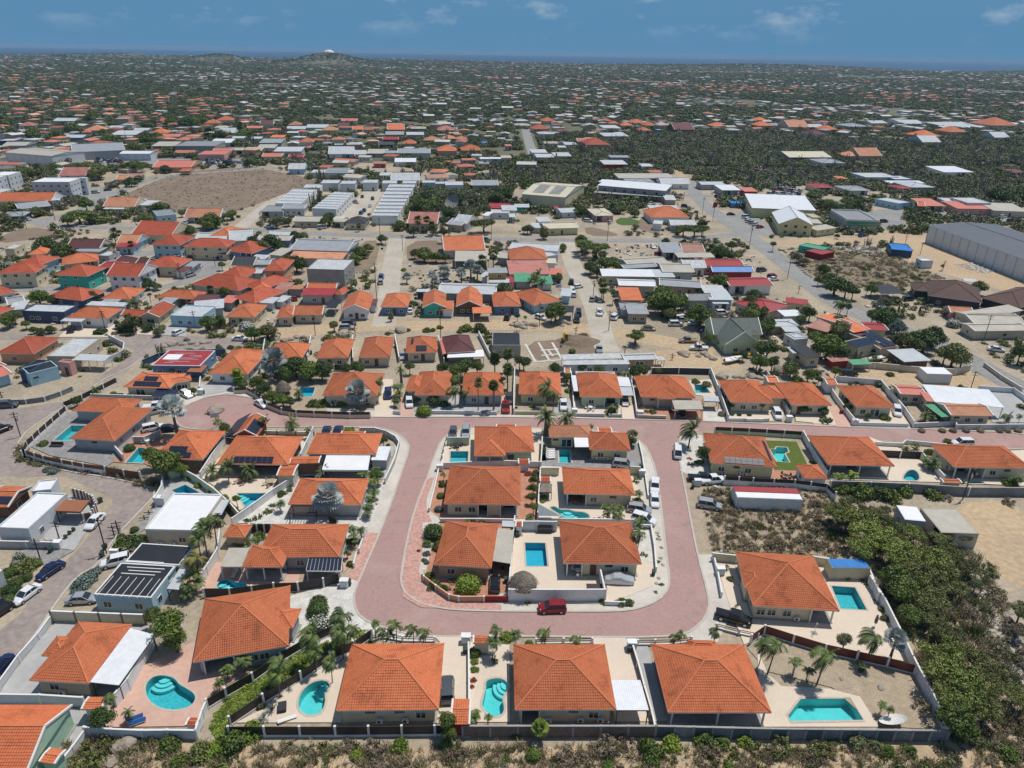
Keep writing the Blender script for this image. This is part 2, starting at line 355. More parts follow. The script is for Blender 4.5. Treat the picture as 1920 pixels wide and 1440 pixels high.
def road(name,t,pts,w,m,z=.03,sm=2):
 P=smooth_line([G(t,x,y) for x,y in pts],sm) if sm else [G(t,x,y) for x,y in pts]
 COVER.append(ribbon_pts(P,w*1.9));o=ribbon_pts(P,w);return fill(name,ccw(o),[],z,m)
def mk_pool(t,pts,sm,label,plaster='pool_plaster',steps=None,cop='coping'):
 P=[G(t,x,y) for x,y in pts]
 if sm: P=chaikin(P,sm)
 P=ccw(P);POOLS.append(P)
 def build():
  c=sum(P,Vector())/len(P);L_=[p-c for p in P]
  r=thing('swimming_pool',label,'swimming pool',c,group='garden swimming pools',lm=None)
  n=len(L_);b=MB()
  for i in range(n):
   a,q=L_[i],L_[(i+1) % n]
   b.poly([(a.x,a.y,.14),(q.x,q.y,.14),(q.x,q.y,-1.25),(a.x,a.y,-1.25)])
  ob('basin',b.mesh('basin',[plaster]),r)
  fill('basin_floor',L_,[],-1.25,plaster,kind=None,parent=r)
  fill('water',L_,[],-.02,'pool_water',kind=None,parent=r)
  O_=[];
  for i in range(n):
   d=(L_[(i+1) % n]-L_[i-1]);d.normalize();O_.append(L_[i]+Vector((d.y,-d.x,0))*.32)
  b=MB()
  for i in range(n):
   j=(i+1) % n;a,q,e,f=L_[i],L_[j],O_[j],O_[i]
   b.poly([(a.x,a.y,.175),(f.x,f.y,.175),(e.x,e.y,.175),(q.x,q.y,.175)]);b.poly([(f.x,f.y,.175),(f.x,f.y,.05),(e.x,e.y,.05),(e.x,e.y,.175)]);b.poly([(a.x,a.y,.10),(a.x,a.y,.175),(q.x,q.y,.175),(q.x,q.y,.10)])
  ob('coping',b.mesh('coping',[cop]),r)
  if steps:
   s=G(t,*steps)-c;lo=Vector((0,0,0)) - s;lo.normalize();a0=math.atan2(lo.y,lo.x)
   for k,(rr,zz) in enumerate(((.9,-.25),(1.45,-.5),(2.0,-.75))):
    pts_=[s + Vector((math.cos(a0-1.5+3*j/12)*rr,math.sin(a0-1.5+3*j/12)*rr,0)) for j in range(13)]
    pts_=[p if inside(p,L_) else p*.96+Vector() for p in pts_]
    pts_=[p for p in pts_ if inside(p,L_)]
    if len(pts_) < 3: continue
    b=MB();b.prism([(p.x,p.y) for p in ccw([s*.99]+pts_)],-1.2,zz);ob('step',b.mesh('step',['pool_step']),r)
  return r
 BUILD.append(build)
BUILD=[]
# ---------------------------------------------------------------- roofs and houses
def slope_tiles(b,A,B,C,D,tw=.15,th=.34):
 A,B,C,D=map(Vector,(A,B,C,D));e=(B-A).normalized();ad=D-A;u=ad-e*ad.dot(e);L_=u.length;u.normalize();n=e.cross(u)
 l1=(D-A).dot(e);r1=(C-A).dot(e);W_=(B-A).length;K=max(1,round(L_/th));th=L_/K
 for k in range(K):
  s0,s1=k*th,(k+1)*th
  lo0,hi0=l1*s0/L_,W_+(r1-W_)*s0/L_;lo1,hi1=l1*s1/L_,W_+(r1-W_)*s1/L_
  i0,i1=int(math.floor(lo0/tw)),int(math.ceil(hi0/tw))
  base=len(b.v);m=i1-i0+1
  for i in range(i0,i1+1):
   x=i*tw;wv=.05 if i % 2 else 0.
   xa=min(max(x,lo0),hi0);xb=min(max(x,lo1),hi1)
   p=A+e*xa+u*s0;q=A+e*xb+u*s1
   b.v += [tuple(p-n*.01),tuple(p+n*(.06+wv)),tuple(q+n*(.015+wv))]
  for i in range(m-1):
   j=base+i*3;b.f += [(j,j+3,j+4,j+1),(j+1,j+4,j+5,j+2)];b.m += [0,0]
def roof_geo(typ,w,d,pitch):
 """slopes as (A,B,C,D), ridge lines and gable ends; local, eave at z=0"""
 x,y=w/2,d/2;k=math.tan(R(pitch));S,RL,GE=[],[],[]
 c=[(-x,-y,0),(x,-y,0),(x,y,0),(-x,y,0)]
 if typ =='hip':
  if w >= d:
   z=y*k;a,b_=(-(x-y),0,z),(x-y,0,z)
   S=[(c[0],c[1],b_,a),(c[1],c[2],b_,b_),(c[2],c[3],a,b_),(c[3],c[0],a,a)]
   RL=[(c[0],a),(c[3],a),(c[1],b_),(c[2],b_)] + ([(a,b_)] if w-d > .3 else [])
  else:
   z=x*k;a,b_=(0,-(y-x),z),(0,y-x,z)
   S=[(c[0],c[1],a,a),(c[1],c[2],b_,a),(c[2],c[3],b_,b_),(c[3],c[0],a,b_)]
   RL=[(c[0],a),(c[1],a),(c[2],b_),(c[3],b_)] + ([(a,b_)] if d-w > .3 else [])
 elif typ =='gx':
  z=y*k;a,b_=(-x,0,z),(x,0,z);S=[(c[0],c[1],b_,a),(c[2],c[3],a,b_)];RL=[(a,b_)];GE=[(c[3],c[0],a),(c[1],c[2],b_)]
 elif typ =='gy':
  z=x*k;a,b_=(0,-y,z),(0,y,z);S=[(c[1],c[2],b_,a),(c[3],c[0],a,b_)];RL=[(a,b_)];GE=[(c[0],c[1],a),(c[2],c[3],b_)]
 return S,RL,GE,z
def rect(t,x1,y1,x2,y2,far,h):
 if t in 'QRSU': y1=y2=(y1+y2)/2
 A=G(t,x1,y1,h);B=G(t,x2,y2,h);u=(B-A);u.z=0;w=u.length;u.normalize();v=Vector((-u.y,u.x,0))
 if hasattr(far,'__len__'):
  F=G(t,far[0],far[1],h);q=B if (F-B).length < (F-A).length else A;d=(F-q).dot(v)
 else:
  Y=px(t,0,far)[1];m=(A+B)/2;lo,hi=.3,90.
  for _ in range(40):
   k=(lo+hi)/2
   if proj(m+v*k)[1] > Y: lo=k
   else: hi=k
  d=min(lo,(1.1 if t in 'QRSU' else 1.7)*w+1.5)
 d=max(d,1.);return (A+B)/2+v*d/2,w,d,math.atan2(u.y,u.x)
RIDGE={'tile_orange': 'ridge_orange','tile_bright': 'ridge_orange','tile_red': 'ridge_orange','tile_pale': 'ridge_orange'}
def window(par,x,y,z,w,hh,face,frame='trim',pane='glass'):
 """face: 0 near(-y) 1 right(+x) 2 left(-x)"""
 rz=(0,R(90),R(-90))[face]
 f=ob('window',ubox(frame),par,(x,y,z),rz,(w,.10,hh))
 ob('pane',ubox(pane),f,(-.23,-.12,0),0,(.40,1.0,.84));ob('pane',ubox(pane),f,(.23,-.12,0),0,(.40,1.0,.84))
 return f
_ACM=[]
def ac(par,x,y,z,rz=0):
 if not _ACM:
  b=MB();b.box(-.42,.42,-.16,.16,-.3,.3);_ACM.append(b.mesh('condenser',['ac_white']))
 o=ob('air_conditioner',_ACM[0],par,(x,y,z),rz);ob('fan_grille',ucyl('metal_dark',12),o,(-.08,-.17,0),(R(90),0,0),(.46,.46,.03));return o
HOUSES={}
def house(t,label,parts,roof='tile_orange',wall='cream_paint',h=3.,lod=1,feats='w.25 w.75',pitch=27,ov=.6,key=None,cat='house',auto=None,lm=None,group=None,frame='trim',trim='trim',name='house',sidewin=True,colm='trim',up=True):
 RS=[]
 for p in parts:
  x1,y1,x2,y2,far=p[:5];typ=p[5] if len(p) > 5 else 'hip';hh=p[6] if len(p) > 6 else h
  c,w,d,a=rect(t,x1,y1,x2,y2,far,hh);RS.append([c,w,d,a,hh,typ,p[7] if len(p) > 7 else {}])
 c0=RS[0][0];a0=RS[0][3]
 r=thing(name,label,cat,(c0.x,c0.y,0),a0,group,lm,auto)
 ca,sa=math.cos(-a0),math.sin(-a0)
 for i,(c,w,d,a,hh,typ,op) in enumerate(RS):
  dx,dy=c.x-c0.x,c.y-c0.y;lx,ly=dx*ca-dy*sa,dx*sa+dy*ca;la=a-a0
  ua=Vector((math.cos(a),math.sin(a),0))*(w/2+1);va=Vector((-math.sin(a),math.cos(a),0))*(d/2+1);COVER.append([c-ua-va,c+ua-va,c+ua+va,c-ua+va])
  rf=op.get('roof',roof);wl=op.get('wall',wall);pt=op.get('pitch',pitch);o_=op.get('ov',ov if typ != 'flat' else 0.)
  o_=min(o_,w*.15,d*.15)
  iw,idp=w/2-o_,d/2-o_
  fe=op.get('feats',feats if i ==0 else '')
  # a frame for this wing so that parts share its axes (not a level of its own: parts are placed through it)
  def L2(x,y): return (lx + x*math.cos(la)-y*math.sin(la),ly + x*math.sin(la)+y*math.cos(la))
  def place(o,x,y,z,rz=0.):
   X,Y=L2(x,y);o.location=(X,Y,z);o.rotation_euler[2]=rz+la;return o
  # walls, stepped back where there is a porch
  wt=hh-.02 if typ != 'flat' else hh
  segs=[];ps=[]
  for tok in fe.split():
   if tok[0] =='p':
    q=tok[1:].split('-');ps.append((float(q[0]),float(q[1]),float(q[2]) if len(q) > 2 else 2.6))
  ps.sort();cur=0.
  for (u0,u1,dp) in ps:
   if u0 > cur: segs.append((cur,u0,0.))
   segs.append((u0,u1,dp));cur=u1
  if cur < 1: segs.append((cur,1.,0.))
  b=MB()
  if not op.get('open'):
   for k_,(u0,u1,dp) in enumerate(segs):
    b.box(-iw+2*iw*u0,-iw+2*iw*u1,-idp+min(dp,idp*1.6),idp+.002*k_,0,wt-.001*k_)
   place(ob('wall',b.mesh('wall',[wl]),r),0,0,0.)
   if lod < 2 and typ != 'flat' and hh < 4: place(ob('plinth',ubox('bare_concrete'),r,sc=(2*iw+.5,2*idp+.5,.3)),0,0,.12)
  if typ =='flat':
   if not op.get('open'):
    place(ob('roof',ubox(rf),r,sc=(2*iw-.3,2*idp-.3,.12)),0,0,wt+.04)
    pm=op.get('par',wl);ph=op.get('ph',.35)
    for nm_,x,y,sx,sy in (('parapet',0,-idp+.1,2*iw+.06,.22),('parapet',0,idp-.1,2*iw+.06,.22),('parapet',-iw+.1,0,.22,2*idp-.3),('parapet',iw-.1,0,.22,2*idp-.3)):
     place(ob(nm_,ubox(pm),r,sc=(sx,sy,ph)),x,y,wt+ph/2-.02)
   else:
    place(ob('roof',ubox(rf),r,sc=(w,d,.15)),0,0,hh)
  elif typ =='mono':
   sl=op.get('slope',4);o=place(ob('roof',ubox(rf),r,sc=(w,d/math.cos(R(sl)),.1)),0,0,hh+math.tan(R(sl))*d/2+.05);o.rotation_euler=(R(sl),0,la)
   if not op.get('open'):
    b=MB();zz=math.tan(R(sl))*2*idp;b.v=[(-iw,-idp,0),(iw,-idp,0),(iw,idp,0),(-iw,idp,0),(-iw,-idp,0),(iw,-idp,0),(iw,idp,zz),(-iw,idp,zz)]
    b.f=[(0,1,2,3),(1,2,6),(0,7,3),(2,3,7,6),(0,1,6,7)];b.m=[0]*5;place(ob('gable_wall',b.mesh('gable_wall',[wl]),r),0,0,wt)
  else:
   S,RL,GE,rz_=roof_geo(typ,w,d,pt);b=MB()
   for q in S: b.poly(q if q[2] != q[3] else q[:3])
   for g in GE: b.poly(g,1)
   b.box(-w/2,w/2,-d/2,d/2,-.16,-.004,1)
   ro=place(ob('roof',b.mesh('roof',[rf,wl if GE else trim]),r),0,0,hh)
   if lod ==0:
    b=MB()
    for q in S: slope_tiles(b,*q)
    o=ob('roof_tiles',b.mesh('roof_tiles',[rf]),ro,kind='stuff')
   if lod < 2:
    rm=RIDGE.get(rf,'ridge_dark');seg=[]
    for a_,b_ in RL:
     a_,b_=Vector(a_),Vector(b_);dd=b_-a_;q=dd.to_track_quat('Z','Y').to_euler();s_=.22 if lod ==0 else .18
     ob('ridge_cap',ucyl(rm,8),ro,(a_+b_)/2+Vector((0,0,.06)),q,(s_,s_,dd.length))
    if GE:
     for g in GE:
      for e0,e1 in ((g[0],g[2]),(g[2],g[1])): strut(ro,'rake_board',trim,Vector(e0)+Vector((0,0,.05)),Vector(e1)+Vector((0,0,.05)),.24)
  if op.get('open'):
   n_=max(2,int(w/4)+1)
   for k_ in range(n_):
    for sy in (-1,1): place(ob('post',ubox(op.get('post',colm)),r,sc=(.16,.16,hh)),-w/2+.25+(w-.5)*k_/(n_-1),sy*(d/2-.25),hh/2)
   continue
  fy=-idp
  def fr(u): return -iw+2*iw*u
  zs=[1.45] if hh < 4.6 else ([1.45,4.3] if hh < 8 else [1.45,4.3,7.2])
  for tok in fe.split():
   k_=tok[0]
   if k_ =='w':
    for z in (zs if up else zs[:1]):
     X,Y=L2(fr(float(tok[1:])),fy-.03);f=window(r,X,Y,z,1.35,1.15,0,frame);f.rotation_euler[2] += la
   elif k_ =='W':
    X,Y=L2(fr(float(tok[1:])),fy-.03);f=window(r,X,Y,1.3,2.4,2.0,0,frame);f.rotation_euler[2] += la
   elif k_ =='s':
    X,Y=L2(fr(float(tok[1:])),fy-.03);f=window(r,X,Y,2.05,1.2,.45,0,'brown_trim');f.rotation_euler[2] += la
   elif k_ =='d':
    o=place(ob('door',ubox('brown_trim'),r,sc=(1.0,.1,2.15)),fr(float(tok[1:])),fy-.03,1.2)
   elif k_ =='a':
    X,Y=L2(fr(float(tok[1:])),fy-.3);ac(r,X,Y,.75,la)
   elif k_ =='g':
    place(ob('garage_door',ubox('charcoal_paint'),r,sc=(2.6,.1,2.2)),fr(float(tok[1:])),fy-.03,1.15)
   elif k_ =='B':
    X,Y=fr(float(tok[1:])),fy-.6
    place(ob('balcony',ubox(wl),r,sc=(3,1.2,.9)),X,Y,3.2)
  for (u0,u1,dp) in ps:
   for u in ((u0,u1) if (u1-u0)*2*iw < 5 else (u0,(u0+u1)/2,u1)):
    place(ob('post',ubox(op.get('post',colm)),r,sc=(.2,.2,hh)),fr(min(max(u,.008),.992)),-d/2+.35,hh/2)
   place(ob('patio_door',ubox('glass'),r,sc=(2.0,.08,2.1)),fr((u0+u1)/2),fy+min(dp,idp*1.6)-.05,1.2)
  if sidewin and lod < 2 and idp > 2:
   cx_=proj((c.x,c.y,0))[0]
   sd_=2 if cx_ > 960 else 1
   for k_ in range(max(1,int(idp*2/3.6))):
    yy=-idp+2*idp*(k_+.5)/max(1,int(idp*2/3.6))
    for z in zs:
     X,Y=L2((iw+.03)*(1 if sd_ ==1 else -1),yy);f=window(r,X,Y,z,1.1,1.1,sd_,frame);f.rotation_euler[2] += la
 H_=dict(root=r,R=RS)
 if key: HOUSES[key]=H_
 return H_
def solar(H_,ri,side,t,bl,br,tl,nx,ny):
 """photovoltaic modules lying on one roof slope; corners read in the picture, projected on the slope"""
 c,w,d,a,hh,typ,op=H_['R'][ri];r=H_['root'];pt=op.get('pitch',27)
 u=Vector((math.cos(a),math.sin(a),0));v=Vector((-u.y,u.x,0));k=math.tan(R(pt))
 out={'f': -v,'r': u,'l': -u,'b': v}[side];ex={'f': u,'r': v,'l': -v,'b': -u}[side]
 half=d/2 if side in 'fb' else w/2
 P0=c+out*half;n=(out*k+Vector((0,0,1))).normalized() if typ != 'flat' else Vector((0,0,1));P0=Vector((P0.x,P0.y,hh+(.35 if typ =='flat' else 0)))
 def hit(x,y):
  X,Y=px(t,x,y);dd=_f*FPX+_r*(X-960)-_u*(Y-720);o=Vector((0,0,CAM_H));return o+dd*((P0-o).dot(n)/dd.dot(n))
 A,B,C=hit(*bl),hit(*br),hit(*tl);X=ex;Yv=n.cross(X).normalized()
 W_=(B-A).dot(X);H2=(C-A).dot(Yv);M=Matrix((X,Yv,n)).transposed().to_4x4();inv=(Matrix.Translation(r.location) @ Matrix.Rotation(r.rotation_euler[2],4,'Z')).inverted()
 for i in range(nx):
  for j in range(ny):
   p=A+X*(W_*(i+.5)/nx)+Yv*(H2*(j+.5)/ny)+n*.16;m=inv @ (Matrix.Translation(p) @ M)
   o=ob('solar_panel',ubox('solar_cell'),r);o.location=m.to_translation();o.rotation_euler=m.to_euler();o.scale=(abs(W_)/nx*.95,abs(H2)/ny*.95,.05)
def canopy(t,label,quad,m,h=2.7,name='carport',post='metal_dark',cat='canopy',thick=.1,auto=None,posts=True,beams=False):
 """flat roof on posts, quad NL NR FR FL read at height h"""
 P=[G(t,x,y,h) for x,y in quad];c=sum(P,Vector())/4;a=math.atan2((P[1]-P[0]).y,(P[1]-P[0]).x)
 r=thing(name,label,cat,(c.x,c.y,0),a,auto=auto);q=Matrix.Rotation(-a,3,'Z');L_=[q @ (p-c) for p in P]
 b=MB();b.prism([(p.x,p.y) for p in L_],h-thick,h);ob('roof',b.mesh('roof',[m]),r)
 if posts:
  for p in L_: bx(r,'post',post,p.x*.95,p.y*.95,h/2,.12,.12,h-thick*1.5)
  for i in range(4): strut(r,'beam',post,Vector((L_[i].x*.96,L_[i].y*.96,h-thick-.08)),Vector((L_[(i+1) % 4].x*.96,L_[(i+1) % 4].y*.96,h-thick-.08)),.14)
 return r
def pergola(t,label,quad,n=9,h=2.6,m='brown_trim',solarp=False,auto=None):
 P=[G(t,x,y,h) for x,y in quad];c=sum(P,Vector())/4;a=math.atan2((P[1]-P[0]).y,(P[1]-P[0]).x)
 r=thing('pergola',label,'pergola',(c.x,c.y,0),a,auto=auto);q=Matrix.Rotation(-a,3,'Z');L_=[q @ (p-c) for p in P]
 for p in L_: bx(r,'post',m,p.x*.97,p.y*.97,h/2,.14,.14,h)
 z=Vector((0,0,h-.1));strut(r,'beam',m,L_[0]+z,L_[1]+z,.16);strut(r,'beam',m,L_[3]+z,L_[2]+z,.16)
 for k in range(n):
  u=k/(n-1);strut(r,'rafter',m,L_[0].lerp(L_[1],u)+Vector((0,0,h+.04)),L_[3].lerp(L_[2],u)+Vector((0,0,h+.04)),.1)
  if solarp and k < n-1:
   v0=L_[0].lerp(L_[1],u+.5/(n-1));v1=L_[3].lerp(L_[2],u+.5/(n-1));m_=(v0+v1)/2
   bx(r,'solar_panel','solar_cell',m_.x,m_.y,h+.13,(L_[1]-L_[0]).length/(n-1)*.9,(v1-v0).length*.97,.05,math.atan2((v1-v0).y,(v1-v0).x)-math.pi/2)
 return r
# ---------------------------------------------------------------- fences and walls
FST={'panel': ('dark_slat','trim','white_paint'),'red': ('red_slat','trim','white_paint'),'wood': ('rust_wood','rust_wood',None)}
def fence(t,label,pts,h=1.8,style='wall',m='white_paint',cap='trim',post='trim',bay=3.0,low=.5,name=None,cat=None,z=0.,auto=None,pillars=True,group=None):
 P=[G(t,x,y,h if z is None else z) for x,y in pts]
 P=[Vector((p.x,p.y,0)) for p in P];c=P[0]
 nm=name or {'wall': 'boundary_wall','panel': 'slat_fence','rail': 'rail_fence','block': 'block_wall'}[style]
 r=thing(nm,label,cat or ('wall' if style in ('wall','block') else 'fence'),c,0,group,auto=auto)
 for si,(a,b) in enumerate(zip(P,P[1:])):
  L_=(b-a).length;n=max(1,round(L_/bay));ang=math.atan2((b-a).y,(b-a).x)
  for k in range(n):
   p=a.lerp(b,k/n)-c;q=a.lerp(b,(k+1)/n)-c;mid=(p+q)/2;s=(q-p).length
   if style =='wall':
    bx(r,'wall_panel',m,mid.x,mid.y,h/2,s-.002,.16,h,ang);bx(r,'coping',cap,mid.x,mid.y,h+.03,s-.004,.24,.07,ang)
   elif style =='panel':
    if low: bx(r,'base_wall',cap,mid.x,mid.y,low/2,s,.18,low,ang)
    bx(r,'panel',m,mid.x,mid.y,(h+low)/2,s-.3 if bay > 1.5 else s-.05,.07,h-low-.06,ang)
   elif style =='rail':
    if low: bx(r,'base_wall',cap,mid.x,mid.y,low/2,s,.18,low,ang)
    for zz in (low+(h-low)*.45,low+(h-low)*.9): bx(r,'rail',m,mid.x,mid.y,zz,s,.08,.09,ang)
   elif style =='block':
    bx(r,'wall_panel',m if (k % 2 or m != 'block_wall') else 'block_dark',mid.x,mid.y,h/2,s-.2,.18,h,ang);bx(r,'coping',cap,mid.x,mid.y,h+.04,s-.1,.26,.09,ang)
   if pillars and (style != 'wall' or k ==0) or (style =='block'):
    bx(r,'post',post,p.x,p.y,(h+.12)/2,.28,.28,h+.12,ang)
  if si ==len(P)-2 and pillars: bx(r,'post',post,b.x-c.x,b.y-c.y,(h+.12)/2,.28,.28,h+.12,ang)
 return r
mat('block_dark',(.13,.14,.16),.9,.3,.5,.3,fine=2.5)
# ---------------------------------------------------------------- vegetation
def quads_mesh(name,V,mats,mi=None):
 """V: (n,4,3) array"""
 n=len(V);me=bpy.data.meshes.new(name);me.vertices.add(n*4);me.vertices.foreach_set('co',V.reshape(-1).astype(np.float32))
 me.loops.add(n*4);me.loops.foreach_set('vertex_index',np.arange(n*4,dtype=np.int32));me.polygons.add(n)
 me.polygons.foreach_set('loop_start',np.arange(0,n*4,4,dtype=np.int32));me.polygons.foreach_set('loop_total',np.full(n,4,dtype=np.int32))
 for q in mats: me.materials.append(MATS[q])
 if mi is not None: me.polygons.foreach_set('material_index',mi.astype(np.int32))
 me.update(calc_edges=True);return me
def leaves(rg,cen,rad,n,size,flat=.8,up=.25):
 """n leaf quads over clumps with centres cen (k,3) and radii rad (k,)"""
 k=rg.integers(0,len(cen),n);d=rg.normal(size=(n,3));d[:,2] += up;d /= np.linalg.norm(d,axis=1)[:,None]
 rr=rad[k]*(.72+.33*rg.random(n));p=cen[k]+d*rr[:,None]*np.array([1,1,flat])
 nn=d+rg.normal(size=(n,3))*.55;nn /= np.linalg.norm(nn,axis=1)[:,None]
 a=np.cross(nn,rg.normal(size=(n,3)));a /= np.linalg.norm(a,axis=1)[:,None];b=np.cross(nn,a)
 s=(size*(.6+.8*rg.random(n)))[:,None];s2=s*(.45+.4*rg.random(n))[:,None]
 return np.stack([p-a*s,p-b*s2,p+a*s,p+b*s2],1)
def crown(kind,seed,leaf):
 rg=np.random.default_rng(seed)
 if kind =='round':
  K=18;th=rg.random(K)*6.28;ph=rg.random(K)**.6;c=np.stack([np.cos(th)*ph*.58,np.sin(th)*ph*.58,(1-ph**2)*.45*rg.uniform(.5,1.1,K)-.08],1)
  V=leaves(rg,c,rg.uniform(.30,.47,K),2600,.052);V2=leaves(rg,c*.7,rg.uniform(.24,.38,K),600,.13)
 elif kind =='flat':
  K=18;th=rg.random(K)*6.28;ph=rg.random(K)**.5;c=np.stack([np.cos(th)*ph*.8,np.sin(th)*ph*.8,.12*(1-ph)+rg.uniform(-.05,.09,K)],1)
  V=leaves(rg,c,rg.uniform(.22,.36,K),3300,.034,.55);V2=leaves(rg,c,rg.uniform(.1,.2,K),300,.09,.3)
 elif kind =='bush':
  K=12;th=rg.random(K)*6.28;ph=rg.random(K)**.6;c=np.stack([np.cos(th)*ph*.58,np.sin(th)*ph*.58,(1-ph**2)*.42+.05],1)
  V=leaves(rg,c,rg.uniform(.32,.44,K),1500,.075,.85);V2=leaves(rg,c*.7,rg.uniform(.2,.3,K),300,.15)
 elif kind =='ball':
  c=np.array([[0,0,.35],[.08,.05,.4],[-.08,-.04,.36]]);V=leaves(rg,c,np.array([.86,.8,.8]),2400,.06,.8);V2=leaves(rg,c,np.array([.66,.6,.6]),500,.16)
 elif kind =='scrub':
  K=14;th=rg.random(K)*6.28;ph=rg.random(K)**.5;c=np.stack([np.cos(th)*ph*.75,np.sin(th)*ph*.75,rg.uniform(.05,.5,K)*(1-ph*.5)],1)
  V=leaves(rg,c,rg.uniform(.16,.34,K),700,.055,.8);V2=leaves(rg,c*.9,rg.uniform(.1,.2,K),120,.1)
 elif kind =='low':
  K=8;th=rg.random(K)*6.28;ph=rg.random(K)**.5;c=np.stack([np.cos(th)*ph*.6,np.sin(th)*ph*.6,rg.uniform(.05,.4,K)*(1-ph*.5)],1)
  V=leaves(rg,c,rg.uniform(.25,.42,K),170,.15,.8);V2=leaves(rg,c*.6,rg.uniform(.1,.2,K),30,.25)
 return quads_mesh('crown',np.concatenate([V,V2]),[leaf])
def trunk_mesh(seed,kind):
 rg=random.Random(seed);b=MB()
 if kind =='flat': n,z1,sp=4,.0,.55
 else: n,z1,sp=3,.15,.35
 b.tube([(0,0,-1),(.03,.02,-.6),(.0,.02,-.35)],[.085,.06,.055],6)
 for i in range(n):
  a=6.28*i/n+rg.random();b.tube([(0,.02,-.4),(math.cos(a)*sp*.5,math.sin(a)*sp*.5,-.15),(math.cos(a)*sp,math.sin(a)*sp,z1)],[.05,.035,.015],5)
 return b.mesh('trunk',['tree_bark'])
def frond(b,base,az,el,L_,droop,wid,nl=11,curl=0.,m=0,vee=.35):
 """pinnate palm leaf: curved rib with leaflet triangles both sides"""
 p=Vector(base);d=Vector((math.cos(az)*math.cos(el),math.sin(az)*math.cos(el),math.sin(el)));pts=[p.copy()];st=L_/nl
 for k in range(nl):
  d.z -= droop/nl*(1+k*.18);d.x += curl/nl;d.normalize();p=p+d*st;pts.append(p.copy())
 for k in range(1,nl+1):
  a,c=pts[k-1],pts[k];dd=(c-a).normalized();s=dd.cross(Vector((0,0,1)))
  if s.length < .01: s=Vector((1,0,0))
  s.normalize();upv=s.cross(dd);wl=wid*math.sin(math.pi*min(1,(k+.3)/(nl+1)))**.6*(1 if k < nl else .6)
  for sg in (-1,1):
   tip=c+dd*wl*.55+s*sg*wl-upv*wl*vee
   b.v += [tuple(a),tuple(c),tuple(tip)];i=len(b.v);b.f.append((i-3,i-2,i-1));b.m.append(m)
  if k < nl:
   b.v += [tuple(a-s*.025),tuple(a+s*.025),tuple(c+s*.02),tuple(c-s*.02)];i=len(b.v);b.f.append((i-4,i-3,i-2,i-1));b.m.append(m)
def fanleaf(b,base,az,el,stem,rad,n=12,m=0,vee=.1):
 d=Vector((math.cos(az)*math.cos(el),math.sin(az)*math.cos(el),math.sin(el)));c=Vector(base)+d*stem;s=d.cross(Vector((0,0,1)))
 if s.length < .01: s=Vector((1,0,0))
 s.normalize();u=s.cross(d);b.v += [tuple(Vector(base)-s*.02),tuple(Vector(base)+s*.02),tuple(c)];i=len(b.v);b.f.append((i-3,i-2,i-1));b.m.append(m)
 f=(d*.75-u*.0);
 for k in range(n):
  t0=-2.2+4.4*k/n;t1=t0+4.4/n*.8;tm=(t0+t1)/2
  q=lambda t,r_: c+(d*math.cos(t)+s*math.sin(t))*r_
  b.v += [tuple(c),tuple(q(t0,rad*.7)-u*rad*vee),tuple(q(tm,rad)-u*rad*vee*2.5),tuple(q(t1,rad*.7)-u*rad*vee)];i=len(b.v);b.f.append((i-4,i-3,i-2,i-1));b.m.append(m)
def palm_mesh(kind,seed,leaf):
 rg=random.Random(seed);b=MB()
 if kind =='coco':        # wind from the right: fronds swept to the left
  n=22
  for k in range(n):
   az=6.283*k/n*2.4+rg.random()*.4;el=rg.uniform(-.25,1.15);frond(b,(0,0,0),az,el,rg.uniform(1.0,1.35),rg.uniform(1.1,1.8),.27,11,-1.7)
  b2=MB();
  for k in range(5): a=rg.random()*6.3;b2.tube([(math.cos(a)*.08,math.sin(a)*.08,-.05),(math.cos(a)*.12,math.sin(a)*.12,-.13)],[.045,.03],5)
 elif kind =='date':
  for k in range(30):
   az=6.283*k/30*7.3+rg.random()*.3;el=rg.uniform(-.2,1.35);frond(b,(0,0,0),az,el,rg.uniform(.85,1.1),rg.uniform(.9,1.3),.16,10)
 elif kind =='areca':
  for s_ in range(3):
   ox,oy=rg.uniform(-.28,.28),rg.uniform(-.28,.28);z=rg.uniform(-.35,.2)
   for k in range(10):
    az=6.283*k/10+rg.random()*.5;frond(b,(ox,oy,z),az,rg.uniform(.2,1.25),rg.uniform(.6,.85),rg.uniform(.9,1.5),.2,8,-.15)
 elif kind =='fan':
  for k in range(34):
   az=rg.random()*6.283;el=rg.uniform(-1.1,1.3);fanleaf(b,(0,0,0),az,el,.5,.5,9)
 elif kind =='silver':
  for k in range(36):
   az=rg.random()*6.283;el=rg.uniform(-.55,1.35);fanleaf(b,(0,0,0),az,el,.55,.50,13,vee=.05)
 elif kind =='yucca':
  for k in range(26):
   az=rg.random()*6.283;el=rg.uniform(.0,1.4);frond(b,(0,0,0),az,el,rg.uniform(.7,1.),.35,.07,4)
 me=b.mesh('crown',[leaf]);return me
def palm_trunk(kind,seed):
 rg=random.Random(seed);b=MB();bx_=rg.uniform(-.1,.05) if kind =='coco' else 0.
 if kind in ('areca',):
  for k in range(4): x,y=rg.uniform(-.2,.2),rg.uniform(-.2,.2);b.tube([(x*.5,y*.5,-1),(x,y,-.1)],[.03,.02],5)
 else:
  r0={'coco': .045,'date': .16,'fan': .07,'silver': .10,'yucca': .06}[kind]
  b.tube([(bx_*1.5,0,-1),(bx_*.7,0,-.6),(bx_*.15,0,-.25),(0,0,0)],[r0*1.3,r0,r0*.85,r0*.8],7)
 return b.mesh('trunk',['palm_bark'])
_VC={}
